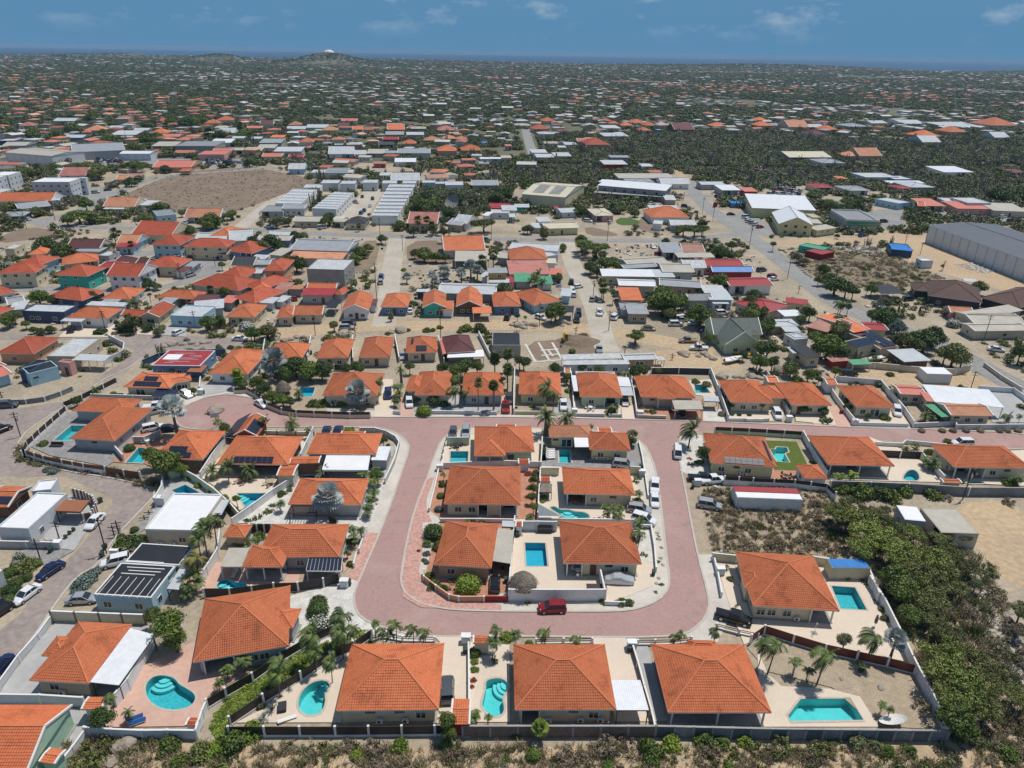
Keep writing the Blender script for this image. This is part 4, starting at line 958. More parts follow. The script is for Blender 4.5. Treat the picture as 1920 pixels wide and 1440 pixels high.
for nm,t,pts,z,m in [
 ('dirt_field','Z',[(215,372),(320,328),(395,316),(480,314),(590,335),(600,352),(540,360),(480,384),(430,400),(300,398),(240,392)],.012,'dirt_brown'),
 ('car_park','O',[(1530,170),(1760,150),(1940,250),(1960,340),(1720,300)],.02,'asphalt'),
 ('car_park','P',[(515,190),(860,130),(1020,140),(1030,270),(520,275)],.018,'asphalt'),
 ('car_park','U',[(1280,680),(1930,720),(1930,790),(1200,740)],.014,'asphalt'),
 ('car_park','Q',[(640,520),(850,530),(800,610),(700,640),(600,600)],.014,'asphalt'),
 ('car_park','Q',[(700,290),(1200,310),(1900,310),(1900,370),(1150,380),(700,360)],.014,'asphalt'),
 ('sand_yard','P',[(850,290),(1300,340),(1960,600),(1960,800),(1500,660),(1100,560),(900,420)],.012,'dirt_tan'),
 ('sand_yard','H',[(1500,520),(1960,500),(1960,1016),(1740,860),(1640,700)],.012,'dirt_tan'),
 ('sand_lane','P',[(60,350),(800,340),(860,290),(900,400),(520,385),(60,420)],.010,'dirt_tan'),
 ('scrub_lot','P',[(60,420),(800,410),(1320,650),(1080,720),(700,720),(400,690)],.012,'scrub_soil'),
 ('sand_lot','L',[(560,470),(1260,500),(1500,470),(1900,640),(1200,620),(560,560)],.012,'dirt_tan'),
 ('earth_yard','K',[(240,300),(500,280),(740,300),(760,380),(480,400),(290,440)],.012,'dirt_brown'),
 ('waste_lot','K',[(900,400),(1300,340),(1600,400),(1800,500),(1100,500)],.012,'dirt_tan'),
 ('verge','E',[(170,270),(95,370),(200,440),(500,490),(800,530),(1100,600),(1200,640),(1230,560),(1050,520),(800,480),(380,410),(200,350)],.02,'scrub_soil'),
 ('scrub_lot','H',[(200,450),(760,400),(880,470),(1080,800),(280,790),(240,600)],.012,'scrub_mid'),
 ('scrub_ground','Z',[(-100,1440),(200,1380),(430,1400),(900,1400),(1780,1400),(1960,1300),(2050,1600),(-200,1600)],.012,'dirt_tan'),
 ('scrub_ground','Z',[(1640,1060),(1620,960),(1850,1050),(1900,1190),(1960,1300),(1960,1400),(1780,1390),(1700,1200)],.014,'scrub_mid'),
 ('grass_strip','Z',[(395,1350),(480,1250),(690,1180),(700,1200),(560,1270),(440,1340),(410,1420)],.03,'lawn'),
 ('brown_plot','N',[(1130,370),(1420,360),(1560,540),(1130,545)],.012,'dirt_brown'),('brown_plot','N',[(780,370),(940,360),(880,600),(700,600)],.012,'scrub_soil'),
 ('brown_plot','O',[(540,250),(800,310),(780,335),(560,330)],.012,'dirt_brown'),('brown_plot','O',[(900,260),(1000,170),(1110,290),(1110,330)],.012,'dirt_brown'),
 ('brown_plot','M',[(0,330),(200,260),(440,290),(380,350),(200,360),(0,390)],.012,'dirt_brown')]:
 sheet(nm,t,pts,z,m,1 if nm not in ('car_park',) else 0)
sheet('green_plot','O',[(770,215),(830,185),(980,220),(920,250),(800,250)],.016,'lawn',1)
# ---- central block: kerbed island, plots
ISL=[(887,801),(850,808),(827,826),(815,855),(800,900),(776,960),(763,1015),(751,1080),(754,1105),(775,1125),(805,1137),(855,1145),(960,1147),(1060,1147),(1160,1147),(1197,1142),(1235,1127),(1254,1104),(1255,1080),(1250,1047),(1241,960),(1231,885),(1215,843),(1199,826),(1170,812),(1100,806),(1000,803)]
sheet('sidewalk','Z',ISL,.10,'sidewalk',1,.1)
sheet('sidewalk','Z',[(712,803),(745,813),(765,830),(767,845),(755,880),(735,940),(712,1000),(697,1040),(672,1030),(697,940),(728,880),(745,840),(728,812),(700,806)],.09,'sidewalk',1,.1)
sheet('sidewalk','Z',[(672,1092),(664,1112),(664,1137),(677,1160),(720,1178),(770,1190),(815,1195),(815,1215),(700,1200),(560,1290),(545,1220),(540,1120),(620,1095),(665,1085)],.09,'gravel_white',0,.1)
sheet('sidewalk','Z',[(1330,1145),(1312,1172),(1285,1190),(1300,1215),(1345,1205),(1372,1150),(1350,1080),(1338,1040),(1310,1040),(1327,1112)],.09,'sidewalk',0,.1)
sheet('sidewalk','Z',[(1310,1050),(1297,987),(1285,920),(1275,870),(1268,822),(1310,808),(1318,870),(1330,960),(1340,1050)],.08,'gravel_tan',0,.08)
sheet('sidewalk','Z',[(548,773),(505,762),(475,746),(425,738),(387,744),(345,761),(330,740),(430,722),(480,735),(560,762),(640,768),(1706,802),(1706,806),(1400,793),(1200,786),(1000,782),(819,781),(700,782),(613,777)],.08,'sidewalk',0,.08)
sheet('verge','G',[(0,700),(0,780),(40,880),(-30,880),(-30,1100),(-60,1250),(0,1370),(130,1430),(560,1500),(560,1540),(300,1530),(-40,1520),(-180,1440),(-190,1330),(-140,1000),(-70,700),(-10,560),(60,540)],.12,'stamped_pink',0,.1)
sheet('verge','F',[(1160,955),(1235,960),(1195,1100),(1100,1330),(1000,1290),(1060,1180),(1100,1060)],.12,'stamped_pink',0,.1)
PL=[('patio','G',[(105,450),(150,245),(860,170),(860,455)],'patio_pale'),('patio','G',[(862,170),(1590,290),(1640,500),(862,455)],'slate'),
 ('patio','G',[(10,780),(85,490),(150,460),(850,460),(830,855),(110,860)],'patio_red'),('patio','G',[(852,460),(1540,500),(1690,870),(832,862)],'patio_pale'),
 ('garden_bed','G',[(110,862),(660,865),(615,1395),(430,1460),(170,1440),(-20,1320),(30,1100)],'patio_red'),('patio','G',[(662,865),(1550,875),(1700,1020),(1730,1240),(1690,1360),(1500,1440),(1330,1500),(625,1470)],'patio_pale'),
 ('garden_bed','G',[(1545,910),(1680,920),(1715,1190),(1600,1180)],'gravel_white'),('driveway','G',[(430,1240),(612,1240),(612,1400),(430,1400)],'patio_red'),
 ('patio','Z',[(1338,1040),(1530,1045),(1632,1085),(1715,1245),(1440,1190),(1395,1210),(1372,1150)],'patio_pale'),
 ('sand_garden','Z',[(1400,1215),(1480,1190),(1715,1262),(1780,1370),(1640,1362),(1560,1290),(1440,1260)],'gravel_tan'),
 ('patio','D',[(-80,560),(0,740),(100,830),(460,850),(690,910),(830,1135),(-60,1135)],'patio_pale'),
 ('driveway','C',[(590,460),(845,455),(950,640),(1080,1095),(770,1095),(700,700)],'patio_pale'),('driveway','C',[(900,500),(1010,505),(1170,1095),(1082,1095),(950,640)],'patio_grey'),
 ('patio','B',[(1600,500),(1900,520),(1905,1100),(1600,1100)],'patio_pale'),('driveway','B',[(1380,500),(1340,458),(1600,455),(1600,1110),(1340,1110)],'patio_pale'),
 ('patio','B',[(160,900),(360,760),(640,650),(700,520),(1390,505),(1370,1100),(-150,1105),(60,1000)],'patio_pale'),
 ('patio','A',[(1050,690),(1450,500),(1640,640),(1910,700),(1560,910),(1460,1130),(760,1140),(880,900)],'patio_pink'),('driveway','A',[(430,345),(1150,380),(1000,700),(850,890),(0,885),(60,790),(310,470)],'patio_grey'),
 ('driveway','A',[(570,1000),(700,1000),(660,1160),(450,1440),(0,1500),(0,940)],'patio_grey'),
 ('patio','F',[(-300,1290),(30,1180),(690,1130),(970,1100),(1060,1180),(960,1270),(200,1440),(-20,1440)],'patio_pink'),('driveway','F',[(660,1180),(960,1130),(960,1260),(640,1340)],'gravel_tan'),
 ('garden_bed','F',[(150,885),(640,560),(1160,560),(1290,600),(1200,860),(1150,930),(960,1100),(640,900)],'gravel_white'),
 ('patio','F',[(-110,540),(40,400),(640,240),(700,240),(640,560),(200,790),(100,700),(0,600)],'patio_pale'),('patio','F',[(640,470),(820,370),(1300,320),(1370,300),(1290,560),(640,560)],'patio_grey'),
 ('patio','E',[(180,290),(240,220),(500,60),(860,40),(1120,170),(900,400),(800,460),(380,380)],'slate'),('patio','E',[(840,430),(1050,200),(1560,250),(1680,290),(1500,520),(1290,520),(1080,440)],'patio_red'),
 ('patio','E',[(1180,690),(1240,560),(1500,520),(1560,620),(1750,760),(1500,1000),(1090,930)],'patio_grey'),('driveway','E',[(1060,880),(1150,760),(1230,760),(1100,930),(1000,980)],'slate'),
 ('driveway','E',[(400,700),(700,660),(740,790),(640,960),(560,1090),(400,1070),(330,1000)],'patio_grey'),('driveway','E',[(230,1080),(560,1090),(420,1170),(330,1200),(120,1100)],'slate'),
 ('driveway','I',[(1160,830),(1290,890),(1330,990),(1200,1000),(1080,1000)],'gravel_tan'),('driveway','I',[(1500,640),(1740,640),(1750,690),(1520,730),(1420,700)],'patio_grey'),
 ('artificial_lawn','H',[(550,188),(715,195),(770,310),(740,350),(600,345)],'turf'),('patio','H',[(255,370),(600,345),(740,350),(740,410),(330,400)],'patio_red'),
 ('patio','H',[(800,200),(1100,170),(1370,270),(1480,410),(890,395)],'patio_pale'),('patio','H',[(1480,260),(1930,240),(1930,430),(1500,410)],'patio_pale'),('artificial_lawn','G',[(1118,402),(1238,402),(1240,460),(1118,460)],'lawn'),
 ('artificial_lawn','G',[(864,300),(895,300),(895,420),(862,420)],'lawn'),('sidewalk','H',[(95,165),(215,160),(260,380),(300,440),(160,380),(100,350)],'gravel_white'),
 ('garden_bed','J',[(160,560),(640,560),(640,780),(280,780),(180,700)],'gravel_tan'),('driveway','J',[(965,560),(1095,560),(1100,820),(970,820)],'patio_pale'),('driveway','J',[(1150,680),(1240,680),(1240,820),(1145,820)],'patio_pink'),
 ('driveway','J',[(1245,670),(1560,670),(1920,670),(1920,780),(1245,790)],'patio_grey'),('driveway','K',[(90,650),(160,650),(150,800),(60,800)],'patio_pink'),('front_garden','K',[(165,650),(440,670),(440,790),(160,790)],'gravel_tan'),
 ('driveway','K',[(440,700),(560,700),(560,800),(440,800)],'patio_grey'),('front_garden','K',[(570,680),(900,700),(900,800),(570,800)],'patio_pale'),('driveway','K',[(900,730),(985,730),(1000,840),(912,838)],'patio_pale'),
 ('driveway','K',[(1005,690),(1460,700),(1470,840),(1000,830)],'patio_red'),('front_garden','K',[(1470,770),(1630,770),(1640,860),(1470,850)],'gravel_white'),('patio','K',[(1370,570),(1540,560),(1600,690),(1420,670)],'patio_pale'),
 ('front_garden','K',[(1640,720),(1980,720),(1980,850),(1640,840)],'patio_pale'),('driveway','L',[(150,720),(260,740),(250,850),(170,840)],'patio_pale'),('front_garden','L',[(320,730),(560,740),(620,880),(340,850)],'patio_pale'),
 ('artificial_lawn','L',[(330,805),(430,805),(455,852),(335,850)],'lawn'),('driveway','L',[(560,740),(640,740),(725,895),(620,890)],'patio_pink'),('driveway','L',[(435,805),(500,805),(525,888),(465,885)],'patio_pink'),
 ('front_garden','L',[(720,740),(1040,750),(1130,880),(740,870)],'patio_pale'),('patio','L',[(1620,640),(1900,640),(1930,860),(1700,860)],'patio_grey'),('yard','L',[(1080,700),(1300,700),(1420,850),(1160,850)],'gravel_tan'),
 ('yard','I',[(440,290),(560,180),(640,150),(860,150),(860,290)],'patio_pale'),('driveway','I',[(1160,270),(1260,200),(1400,220),(1400,290)],'patio_grey'),('driveway','I',[(1000,270),(1060,230),(1160,240),(1150,275)],'patio_pale')]
for k,(nm,t,pts,m) in enumerate(PL): sheet(nm,t,pts,.125+.0045*(k % 9),m,0,.1)
def kerb(t,pts,closed=False):
 P=[G(t,x,y) for x,y in pts];P=smooth_line(P,1) if not closed else chaikin(P,1)+[]
 if closed: P.append(P[0])
 q=ribbon_pts(P,.34);n=len(P);b=MB()
 for i in range(n-1):
  a,c,d,e=q[i],q[i+1],q[2*n-2-i],q[2*n-1-i];b.poly([(e.x,e.y,.155),(d.x,d.y,.155),(c.x,c.y,.155),(a.x,a.y,.155)]);b.poly([(a.x,a.y,0),(a.x,a.y,.155),(c.x,c.y,.155),(c.x,c.y,0)]);b.poly([(e.x,e.y,0),(d.x,d.y,0),(d.x,d.y,.155),(e.x,e.y,.155)])
 ob('kerb',b.mesh('kerb',['kerb_mat']),kind='structure')
kerb('Z',ISL,True);kerb('Z',PINK[8:40]);kerb('Z',PINK[42:]);kerb('Z',PINK[:8])
kerb('Z',LEFT[18:41])
for f in BUILD: f()
# ---------------------------------------------------------------- near houses (front rows)
H=house
H('A','orange hipped house with a long white carport roof on its right side',[(220,782,662,808,(975,365)),(312,598,480,602,455,'hip',3.0,{'ov':.5})],'tile_orange','beige_paint',lod=0,feats='w.3 a.45',lm='the long white carport')
H('A','mint green house with white gable trim at the bottom left corner',[(-420,1500,190,1500,(575,970),'gx',3.4,{'pitch':24,'ov':.3})],'tile_bright','mint_paint',lod=0,feats='',sidewin=False,lm='the mint green corner house')
H('A','small orange tiled porch roof on the mint green house side yard',[(295,1395,410,1412,1300,'gx',2.6,{'pitch':12,'ov':.2,'feats':''})],'tile_bright','mint_paint',lod=0,sidewin=False,cat='shed',name='garden_shed')
H('A','small orange lean-to roof beside the dark shrub and mint house',[(612,1002,760,1000,910,'gx',2.4,{'pitch':10,'ov':.3})],'tile_orange','white_paint',lod=0,feats='',sidewin=False,cat='shed',name='garden_shed')
H('A','tiny orange tiled pump shed in the pink terrace corner',[(1392,1122,1470,1125,1066,'gx',1.5,{'pitch':8,'ov':.1})],'tile_red','white_paint',lod=0,feats='',sidewin=False,cat='shed',name='pump_shed')
canopy('A','long white metal carport roof on the right side of the hipped house',[(675,795),(890,818),(1160,440),(975,390)],'metal_white',2.9)
H('Z','large orange hipped house above the kidney shaped pool terrace',[(362,1242,541,1211,(530,1101)),(500,1176,549,1178,1141,'hip',3.0,{'ov':.4})],'tile_orange','grey_paint',lod=0,feats='p.05-.4 w.62 w.75',lm='the kidney pool house')
H('B','large square orange hipped house in the bottom row, left of the grey car',[(600,1012,1370,1003,(1385,508))],'tile_orange','cream_paint',lod=0,feats='s.3 a.4 s.62 a.68 w.85',lm='the grey car house')
H('B','small orange tiled gate roof beside the grey parked car',[(1462,1115,1600,1115,925,'gx',2.3,{'pitch':14,'ov':.15})],'tile_orange','dark_red_paint',lod=0,feats='',sidewin=False,cat='gate house',name='gate_roof')
H('B','narrow orange tiled entrance roof behind the clipped hedge by the road',[(1630,505,1752,505,448,'gx',2.3,{'pitch':14,'ov':.15})],'tile_orange','cream_paint',lod=0,feats='',sidewin=False,cat='gate house',name='gate_roof')
H('C','large orange hipped house in the bottom row, left of the white square carport',[(22,1005,780,1003,(665,515))],'tile_orange','cream_paint',lod=0,feats='p.02-.22 a.32 s.6 a.68 w.82 a.9',lm='the square white carport')
canopy('C','square white carport roof between the two large bottom right houses',[(785,1005),(1027,1005),(962,780),(741,780)],'metal_white',2.8)
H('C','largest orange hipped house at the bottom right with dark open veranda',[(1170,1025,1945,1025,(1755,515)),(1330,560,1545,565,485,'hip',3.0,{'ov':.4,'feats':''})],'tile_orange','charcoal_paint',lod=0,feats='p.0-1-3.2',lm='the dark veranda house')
H('Z','large orange hipped house beside the rectangular pool, above the black pickup truck',[(1412,1136,1574,1146,(1527,1043)),(1396,1103,1440,1107,1070,'hip',3.0,{'ov':.4})],'tile_orange','cream_paint',lod=0,feats='w.08 w.22 w.42 a.55 p.72-1',lm='the black pickup house')
H('Z','L shaped orange roofed house beside the blue pool at the upper left bend',[(130,822,214,827,(281,766)),(135,770,235,775,747,'hip',3.0,{})],'tile_orange','grey_paint',lod=0,feats='s.5',lm='the L shaped house')
H('E','orange hipped house with two solar arrays behind the round tree',[(1150,400,1520,410,(1650,195))],'tile_orange','brown_wall',lod=0,feats='',key='E2',lm='the two array solar house')
solar(HOUSES['E2'],0,'f','E',(1290,395),(1425,397),(1290,352),5,1);solar(HOUSES['E2'],0,'f','E',(1262,350),(1400,352),(1250,306),5,1)
solar(HOUSES['E2'],0,'l','E',(1265,235),(1180,320),(1290,235),4,1)
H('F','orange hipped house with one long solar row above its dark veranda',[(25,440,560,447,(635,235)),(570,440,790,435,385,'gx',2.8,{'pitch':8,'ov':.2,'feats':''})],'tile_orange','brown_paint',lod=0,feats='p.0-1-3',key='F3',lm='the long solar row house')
solar(HOUSES['F3'],0,'f','F',(147,434),(445,434),(165,384),7,2)
H('F','orange tiled side wing sloping towards the dark blue square pool',[(475,530,598,530,443,'gx',2.6,{'pitch':7,'ov':.15})],'tile_orange','beige_paint',lod=0,feats='',sidewin=False,name='side_building')
H('F','small gabled garden house covered in solar panels beside the roundabout road',[(150,228,330,232,(352,105),'gy',2.7,{'pitch':30})],'tile_orange','brown_paint',lod=0,feats='',sidewin=False,key='GZ',lm='the solar gabled garden house')
solar(HOUSES['GZ'],0,'r','F',(318,225),(362,130),(248,180),3,3);solar(HOUSES['GZ'],0,'l','F',(182,115),(150,215),(250,108),3,3)
H('F','wide orange hipped house behind the white flat patio roof',[(700,365,1220,368,(1250,212)),(960,212,1135,214,199,'gx',3.0,{'pitch':10,'ov':.3})],'tile_orange','grey_paint',lod=0,feats='',lm='the white patio roof')
canopy('F','bright white flat patio roof with two round roof vents',[(815,482),(1158,485),(1178,372),(848,372)],'flat_white',2.8,thick=.25,post='trim')
H('F','small white metal roofed shed by the curved kerb wall',[(1182,412,1300,415,318,'mono',2.3,{'slope':3,'ov':.15})],'metal_white','grey_paint',lod=1,feats='',sidewin=False,cat='shed',name='garden_shed')
H('F','orange hipped house behind the large silver palm and pergola',[(560,742,1105,748,(1150,553))],'tile_orange','grey_paint',lod=0,feats='',lm='the big silver palm')
pergola('F','dark wooden pergola with open rafters beside the big silver palm',[(562,802),(770,802),(770,750),(590,748)],10)
H('F','long orange hipped house with a lower left wing and kidney pool',[(330,1140,945,1138,(1003,893)),(215,1215,520,1215,1052,'hip',3.0,{'feats':'p.0-1-2.5','ov':.4})],'tile_orange','grey_paint',lod=0,feats='w.5',lm='the striped patio roof')
canopy('F','pale striped corrugated patio roof beside the small kidney pool',[(52,1210),(212,1210),(272,1068),(115,1068)],'metal_tan',2.7,post='trim')
pergola('F','solar panel carport with white frame beside the pink driveway',[(697,1240),(958,1242),(968,1146),(718,1146)],10,2.7,'trim',True)
H('F','small square orange hipped garden house among shrubs',[(72,985,235,992,(280,898),'hip',2.3,{'ov':.35})],'tile_orange','tan_paint',lod=0,feats='',cat='shed',name='garden_house',sidewin=False)
H('E','modern white flat roofed house with triangular pool behind it',[(1090,938,1480,948,(1600,675),'flat',3.2,{'par':'white_paint'})],'flat_white','beige_paint',feats='a.25 a.5 w.68',lm='the white flat roofed house')
canopy('E','pale metal awning on the right side of the white flat roofed house',[(1500,820),(1660,820),(1722,708),(1600,704)],'metal_pale',2.6)
H('E','grey painted house under a dark flat roof patterned with white strips, rear half',[(940,1178,1345,1205,(1430,1062),'flat',3.1,{'par':'trim','ph':.2})],'metal_black','grey_paint',feats='',lm='the dark flat roofed house')
H('A','grey painted house with dark panelled flat roof beside the silver car',[(705,142,1135,168,(1310,-70),'flat',3.1,{'par':'trim','ph':.2})],'metal_black','pale_blue_paint',feats='w.2 w.75',key='DK')
HB=HOUSES['DK']['root']
for k in range(7): bx(HB,'roof_strip','trim',-3.9+k*1.25,-1.6,3.2,.08,4.4,.06)
for k in range(5): bx(HB,'roof_strip','trim',rnd.uniform(-1,1),1.3+k*.75,3.2,rnd.uniform(5,8),.16,.07)
bx(HB,'roof_sheet','flat_grey',0,3.1,3.16,9.3,3.6,.06);bx(HB,'roof_sheet','flat_grey',-4,-2.9,3.16,1.3,1.6,.08)
canopy('E','slanted pale sheet canopy on the right of the dark flat roof',[(1250,1375),(1340,1382),(1412,1235),(1345,1225)],'metal_pale',2.6)
H('E','pale flat roofed grey house left of the white parked car',[(-20,925,215,935,(450,668),'flat',3.3,{'par':'pale_grey_paint'}),(240,655,385,640,(540,548),'flat',3.3,{'par':'pale_grey_paint','feats':''})],'flat_white','pale_grey_paint',feats='',lm='the flat roofed grey house',key='GH')
canopy('E','brown orange flat terrace roof on the grey house',[(415,790),(600,797),(672,712),(468,706)],'rust_flat',2.8,thick=.25)
H('E','orange roofed house with solar panels cut by the left edge',[(-160,760,60,765,(135,605),'gx',3.0,{'pitch':18})],'tile_orange','brown_paint',feats='',key='LE')
solar(HOUSES['LE'],0,'f','E',(-40,740),(60,745),(0,685),4,2)
H('E','low white walled flat house at the left edge above the hedges',[(-140,1330,20,1250,(95,1060),'flat',3.0,{})],'flat_grey','white_paint',feats='')
# central block
H('G','orange hipped house above the square pool, top left of the central block',[(358,352,808,348,(800,158)),(356,380,590,382,250,'hip',3.0,{'feats':'p.0-1-2.4','ov':.3}),(525,165,668,165,144,'gx',3.0,{'pitch':10,'ov':.2,'feats':''})],'tile_orange','pale_green_paint',lod=0,feats='w.62',frame='brown_trim',lm='the square pool house')
H('G','rambling pale and orange tiled house with a white terrace awning',[(920,238,1240,242,150,'hip',3.0,{'roof':'tile_pale','feats':'s.1 W.4'}),(1220,330,1530,342,(1492,208),'hip',3.0,{'feats':'w.25 a.1 w.72 a.42 a.6'}),(1290,215,1392,215,165,'gx',3.0,{'pitch':14,'ov':.3})],'tile_orange','yellow_paint',lod=0,lm='the white terrace awning')
canopy('G','small white square terrace awning over the sliding doors',[(1112,312),(1225,312),(1215,233),(1103,233)],'flat_white',3.0)
H('G','orange hipped house with a long front porch, middle left of the central block',[(130,738,703,748,(697,462))],'tile_orange','cream_paint',lod=0,feats='w.15 w.35 p.44-.58-1.6 p.76-1',lm='the long front porch',frame='pale_shutter')
H('G','orange hipped house behind the snaking free form pool',[(1030,662,1562,675,(1520,478))],'tile_orange','beige_paint',lod=0,feats='p.0-.3 w.42 s.72',lm='the snaking pool house')
H('G','orange hipped house with striped patio roof, bottom left of the central block',[(55,1195,485,1222,(515,890))],'tile_orange','peach_paint',lod=0,feats='w.25',lm='the big clipped bush')
H('G','orange hipped house left of the silver covered car',[(1025,1185,1612,1190,(1520,875))],'tile_orange','cream_paint',lod=0,feats='p.0-.22 d.38 s.6 w.83',lm='the covered car')
canopy('G','grey striped lean-to patio roof beside the tall white dividing wall',[(490,1165),(628,1187),(655,938),(520,915)],'metal_tan',2.8)
canopy('G','small pale patio cover against the white dividing wall',[(566,908),(652,912),(655,866),(566,864)],'metal_pale',2.5)
for q,l_ in (((690,440,768,440,402),'on the wall above the middle porch house'),((852,572,928,575,535),'in the corner left of the snaking pool'),((667,912,716,914,866),'at the top end of the palapa terrace')):
 H('G','small orange tiled shed '+l_,[(*q,'gx',2.0,{'pitch':12,'ov':.1})],'tile_red','white_paint',lod=0,feats='',sidewin=False,cat='shed',name='garden_shed')
canopy('G','low brown thatched mat roof over the corner barbecue',[(845,650),(938,650),(940,588),(860,585)],'thatch',2.0)
# palapa
def palapa(t,x,y,r_,h=2.3,lab=''):
 p=G(t,x,y,h+1);rm=r_/TILES[t][2]*mpp(p);r=thing('thatched_palapa',lab,'palapa',(p.x,p.y,0),0);b=MB();rg=random.Random(4)
 n=28;rings=[(1.04,h-.35),(1.,h),(.8,h+.75),(.55,h+1.35),(.28,h+1.85),(.06,h+2.15)]
 for k,(q,z) in enumerate(rings):
  for j in range(n): a=6.2832*j/n;jj=1+rg.uniform(-.04,.04);b.v.append((math.cos(a)*rm*q*jj,math.sin(a)*rm*q*jj,z+rg.uniform(-.06,.06)-(.15*rg.random() if k ==0 else 0)))
 for k in range(len(rings)-1):
  for j in range(n): b.f.append((k*n+j,k*n+(j+1) % n,(k+1)*n+(j+1) % n,(k+1)*n+j));b.m.append(0)
 b.f.append(tuple(range((len(rings)-1)*n,len(rings)*n)));b.m.append(0);ob('thatch',b.mesh('thatch',['thatch']),r)
 for j in range(4): a=.78+1.57*j;bx(r,'post','tree_bark',math.cos(a)*rm*.75,math.sin(a)*rm*.75,h/2,.2,.2,h)
 b=MB()
 for j in range(500): a=rg.random()*6.28;q=rg.uniform(.15,1.0);z=h+2.15-2.15*q**1.25;p0=Vector((math.cos(a)*rm*q,math.sin(a)*rm*q,z+.03));d=Vector((math.cos(a+.1)*.5,math.sin(a+.1)*.5,-.38));s=Vector((-math.sin(a),math.cos(a),0))*.04;b.poly([p0-s,p0+s,p0+d+s+Vector((0,0,.07)),p0+d-s+Vector((0,0,.07))])
 o=ob('straw',b.mesh('straw',['thatch']),r,kind='stuff');LAND.append(('the thatched palapa',Vector(r.location)))
palapa('G',725,1290,102,lab='round thatched palapa roof beside the deep blue rectangular pool')
palapa('J',332,595,50,1.6,lab='pale thatched dome hut among the bushes by the curved wall')
# right hand lots
H('H','orange hipped house with solar panels beside the artificial turf garden',[(262,305,612,330,(548,170)),(218,205,290,235,160,'hip',3.0,{'ov':.4,'feats':''})],'tile_orange','yellow_paint',lod=0,feats='w.15 a.2 s.4 a.45 w.6 a.55',key='H1',lm='the artificial turf garden')
solar(HOUSES['H1'],0,'f','H',(333,306),(545,318),(330,273),7,2);solar(HOUSES['H1'],0,'r','H',(588,300),(540,193),(575,300),5,1)
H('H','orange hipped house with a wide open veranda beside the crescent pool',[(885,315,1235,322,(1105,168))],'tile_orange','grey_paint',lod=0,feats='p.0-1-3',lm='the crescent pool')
H('H','orange hipped house at the right edge with white plastic chairs on its terrace',[(1550,328,1960,334,(1862,216)),(1478,250,1640,252,208,'hip',3.0,{'feats':''})],'tile_orange','cream_paint',lod=0,feats='p.0-.42 w.55 s.75',lm='the right edge house')
H('H','square orange hipped pool house in the corner of the turf garden',[(760,388,882,390,(866,316),'hip',2.5,{'ov':.3})],'tile_orange','white_paint',lod=0,feats='',cat='shed',name='pool_house')
H('H','small orange tiled shed behind the grey block wall',[(1495,410,1590,413,388,'gx',2.2,{'pitch':10,'ov':.2})],'tile_orange','cream_paint',lod=1,feats='',cat='shed',name='garden_shed',sidewin=False)
def container(t,lab,fl,fr_,far,h,m,roofm,name='shipping_container',ribs=True,lm=None,door=False,wl=None):
 c,w,d,a=rect(t,fl[0],fl[1],fr_[0],fr_[1],far,h);r=thing(name,lab,'container',(c.x,c.y,0),a,lm=lm)
 bx(r,'body',m,0,0,h/2,w,d,h);bx(r,'roof',roofm,0,0,h+.03,w-.1,d-.1,.06)
 if ribs:
  b=MB();n=int(w/.5)
  for k in range(n): x=-w/2+.25+k*(w-.3)/n;b.box(x-.06,x+.06,-d/2-.05,-d/2,.2,h-.15)
  for k in range(int(d/.5)):
   y=-d/2+.25+k*.5
   for s in (-1,1): b.box(min(s*w/2,s*(w/2+.05)),max(s*w/2,s*(w/2+.05)),y-.06,y+.06,.2,h-.15)
  ob('corrugation',b.mesh('corrugation',[m]),r)
 for sx in (-1,1):
  for sy in (-1,1): bx(r,'corner_post',wl or m,sx*(w/2),sy*(d/2),h/2,.16,.16,h+.08)
 return r,w,d
r_,w_,d_=container('H','long white double container with half red half white roof in the scrub lot',(403,487),(748,500),(722,445),2.7,'white_paint','flat_white',lm='the long white container')
bx(r_,'roof_sheet','metal_red',0,d_*.27,2.82,w_,d_*.5,.08)
container('H','cream container with bright blue roof beside the white boundary wall',(905,858),(1106,862),(1082,816),2.6,'cream_paint','metal_blue',lm='the blue roofed container')
H('H','beige flat roofed workshop shed at the edge of the green thicket',[(1482,676,1682,682,(1588,552),'flat',3.0,{'par':'tan_paint','ph':.12}),(1290,606,1400,616,(1350,540),'flat',2.8,{'roof':'flat_white','wall':'grey_paint','par':'white_paint','ph':.1})],'metal_tan','beige_paint',feats='p.0-.4',lm='the beige workshop shed')
# ---------------------------------------------------------------- upper street row
H('J','orange hipped house behind the silver palm and dense shrubs, upper street',[(607,670,985,672,(1020,520))],'tile_orange','beige_paint',lod=0,feats='w.8',lm='the shrub hidden house')
H('J','orange hipped house behind the round lime hedge, upper street',[(1245,668,1490,668,(1482,510)),(1180,638,1300,640,514,'hip',3.0,{'feats':''})],'tile_orange','beige_paint',lod=0,feats='w.35',lm='the lime hedge')
H('J','orange hipped house behind two tall fan palms, upper street',[(1575,668,1862,668,(1855,517))],'tile_orange','grey_paint',lod=0,feats='w.25 d.6',lm='the two fan palms')
H('K','yellow walled orange hipped house behind the windblown palms, upper street',[(193,660,490,668,(475,517))],'tile_orange','yellow_paint',lod=0,feats='w.25 w.75',lm='the yellow walled house')
H('K','orange hipped house with white awnings on both sides, upper street',[(618,678,912,685,(870,525))],'tile_orange','pale_green_paint',lod=0,feats='w.25 p.6-1-1.6',lm='the white side awnings')
canopy('K','white slatted side awning above the carport on the upper street',[(885,605),(975,608),(955,545),(872,540)],'metal_white',2.7)
canopy('K','pale grey carport roof over a parked car on the upper street',[(905,668),(990,670),(975,612),(893,610)],'metal_pale',2.6)
canopy('K','narrow white awning along the left wall of the upper street house',[(575,640),(608,640),(598,530),(556,530)],'metal_white',2.6)
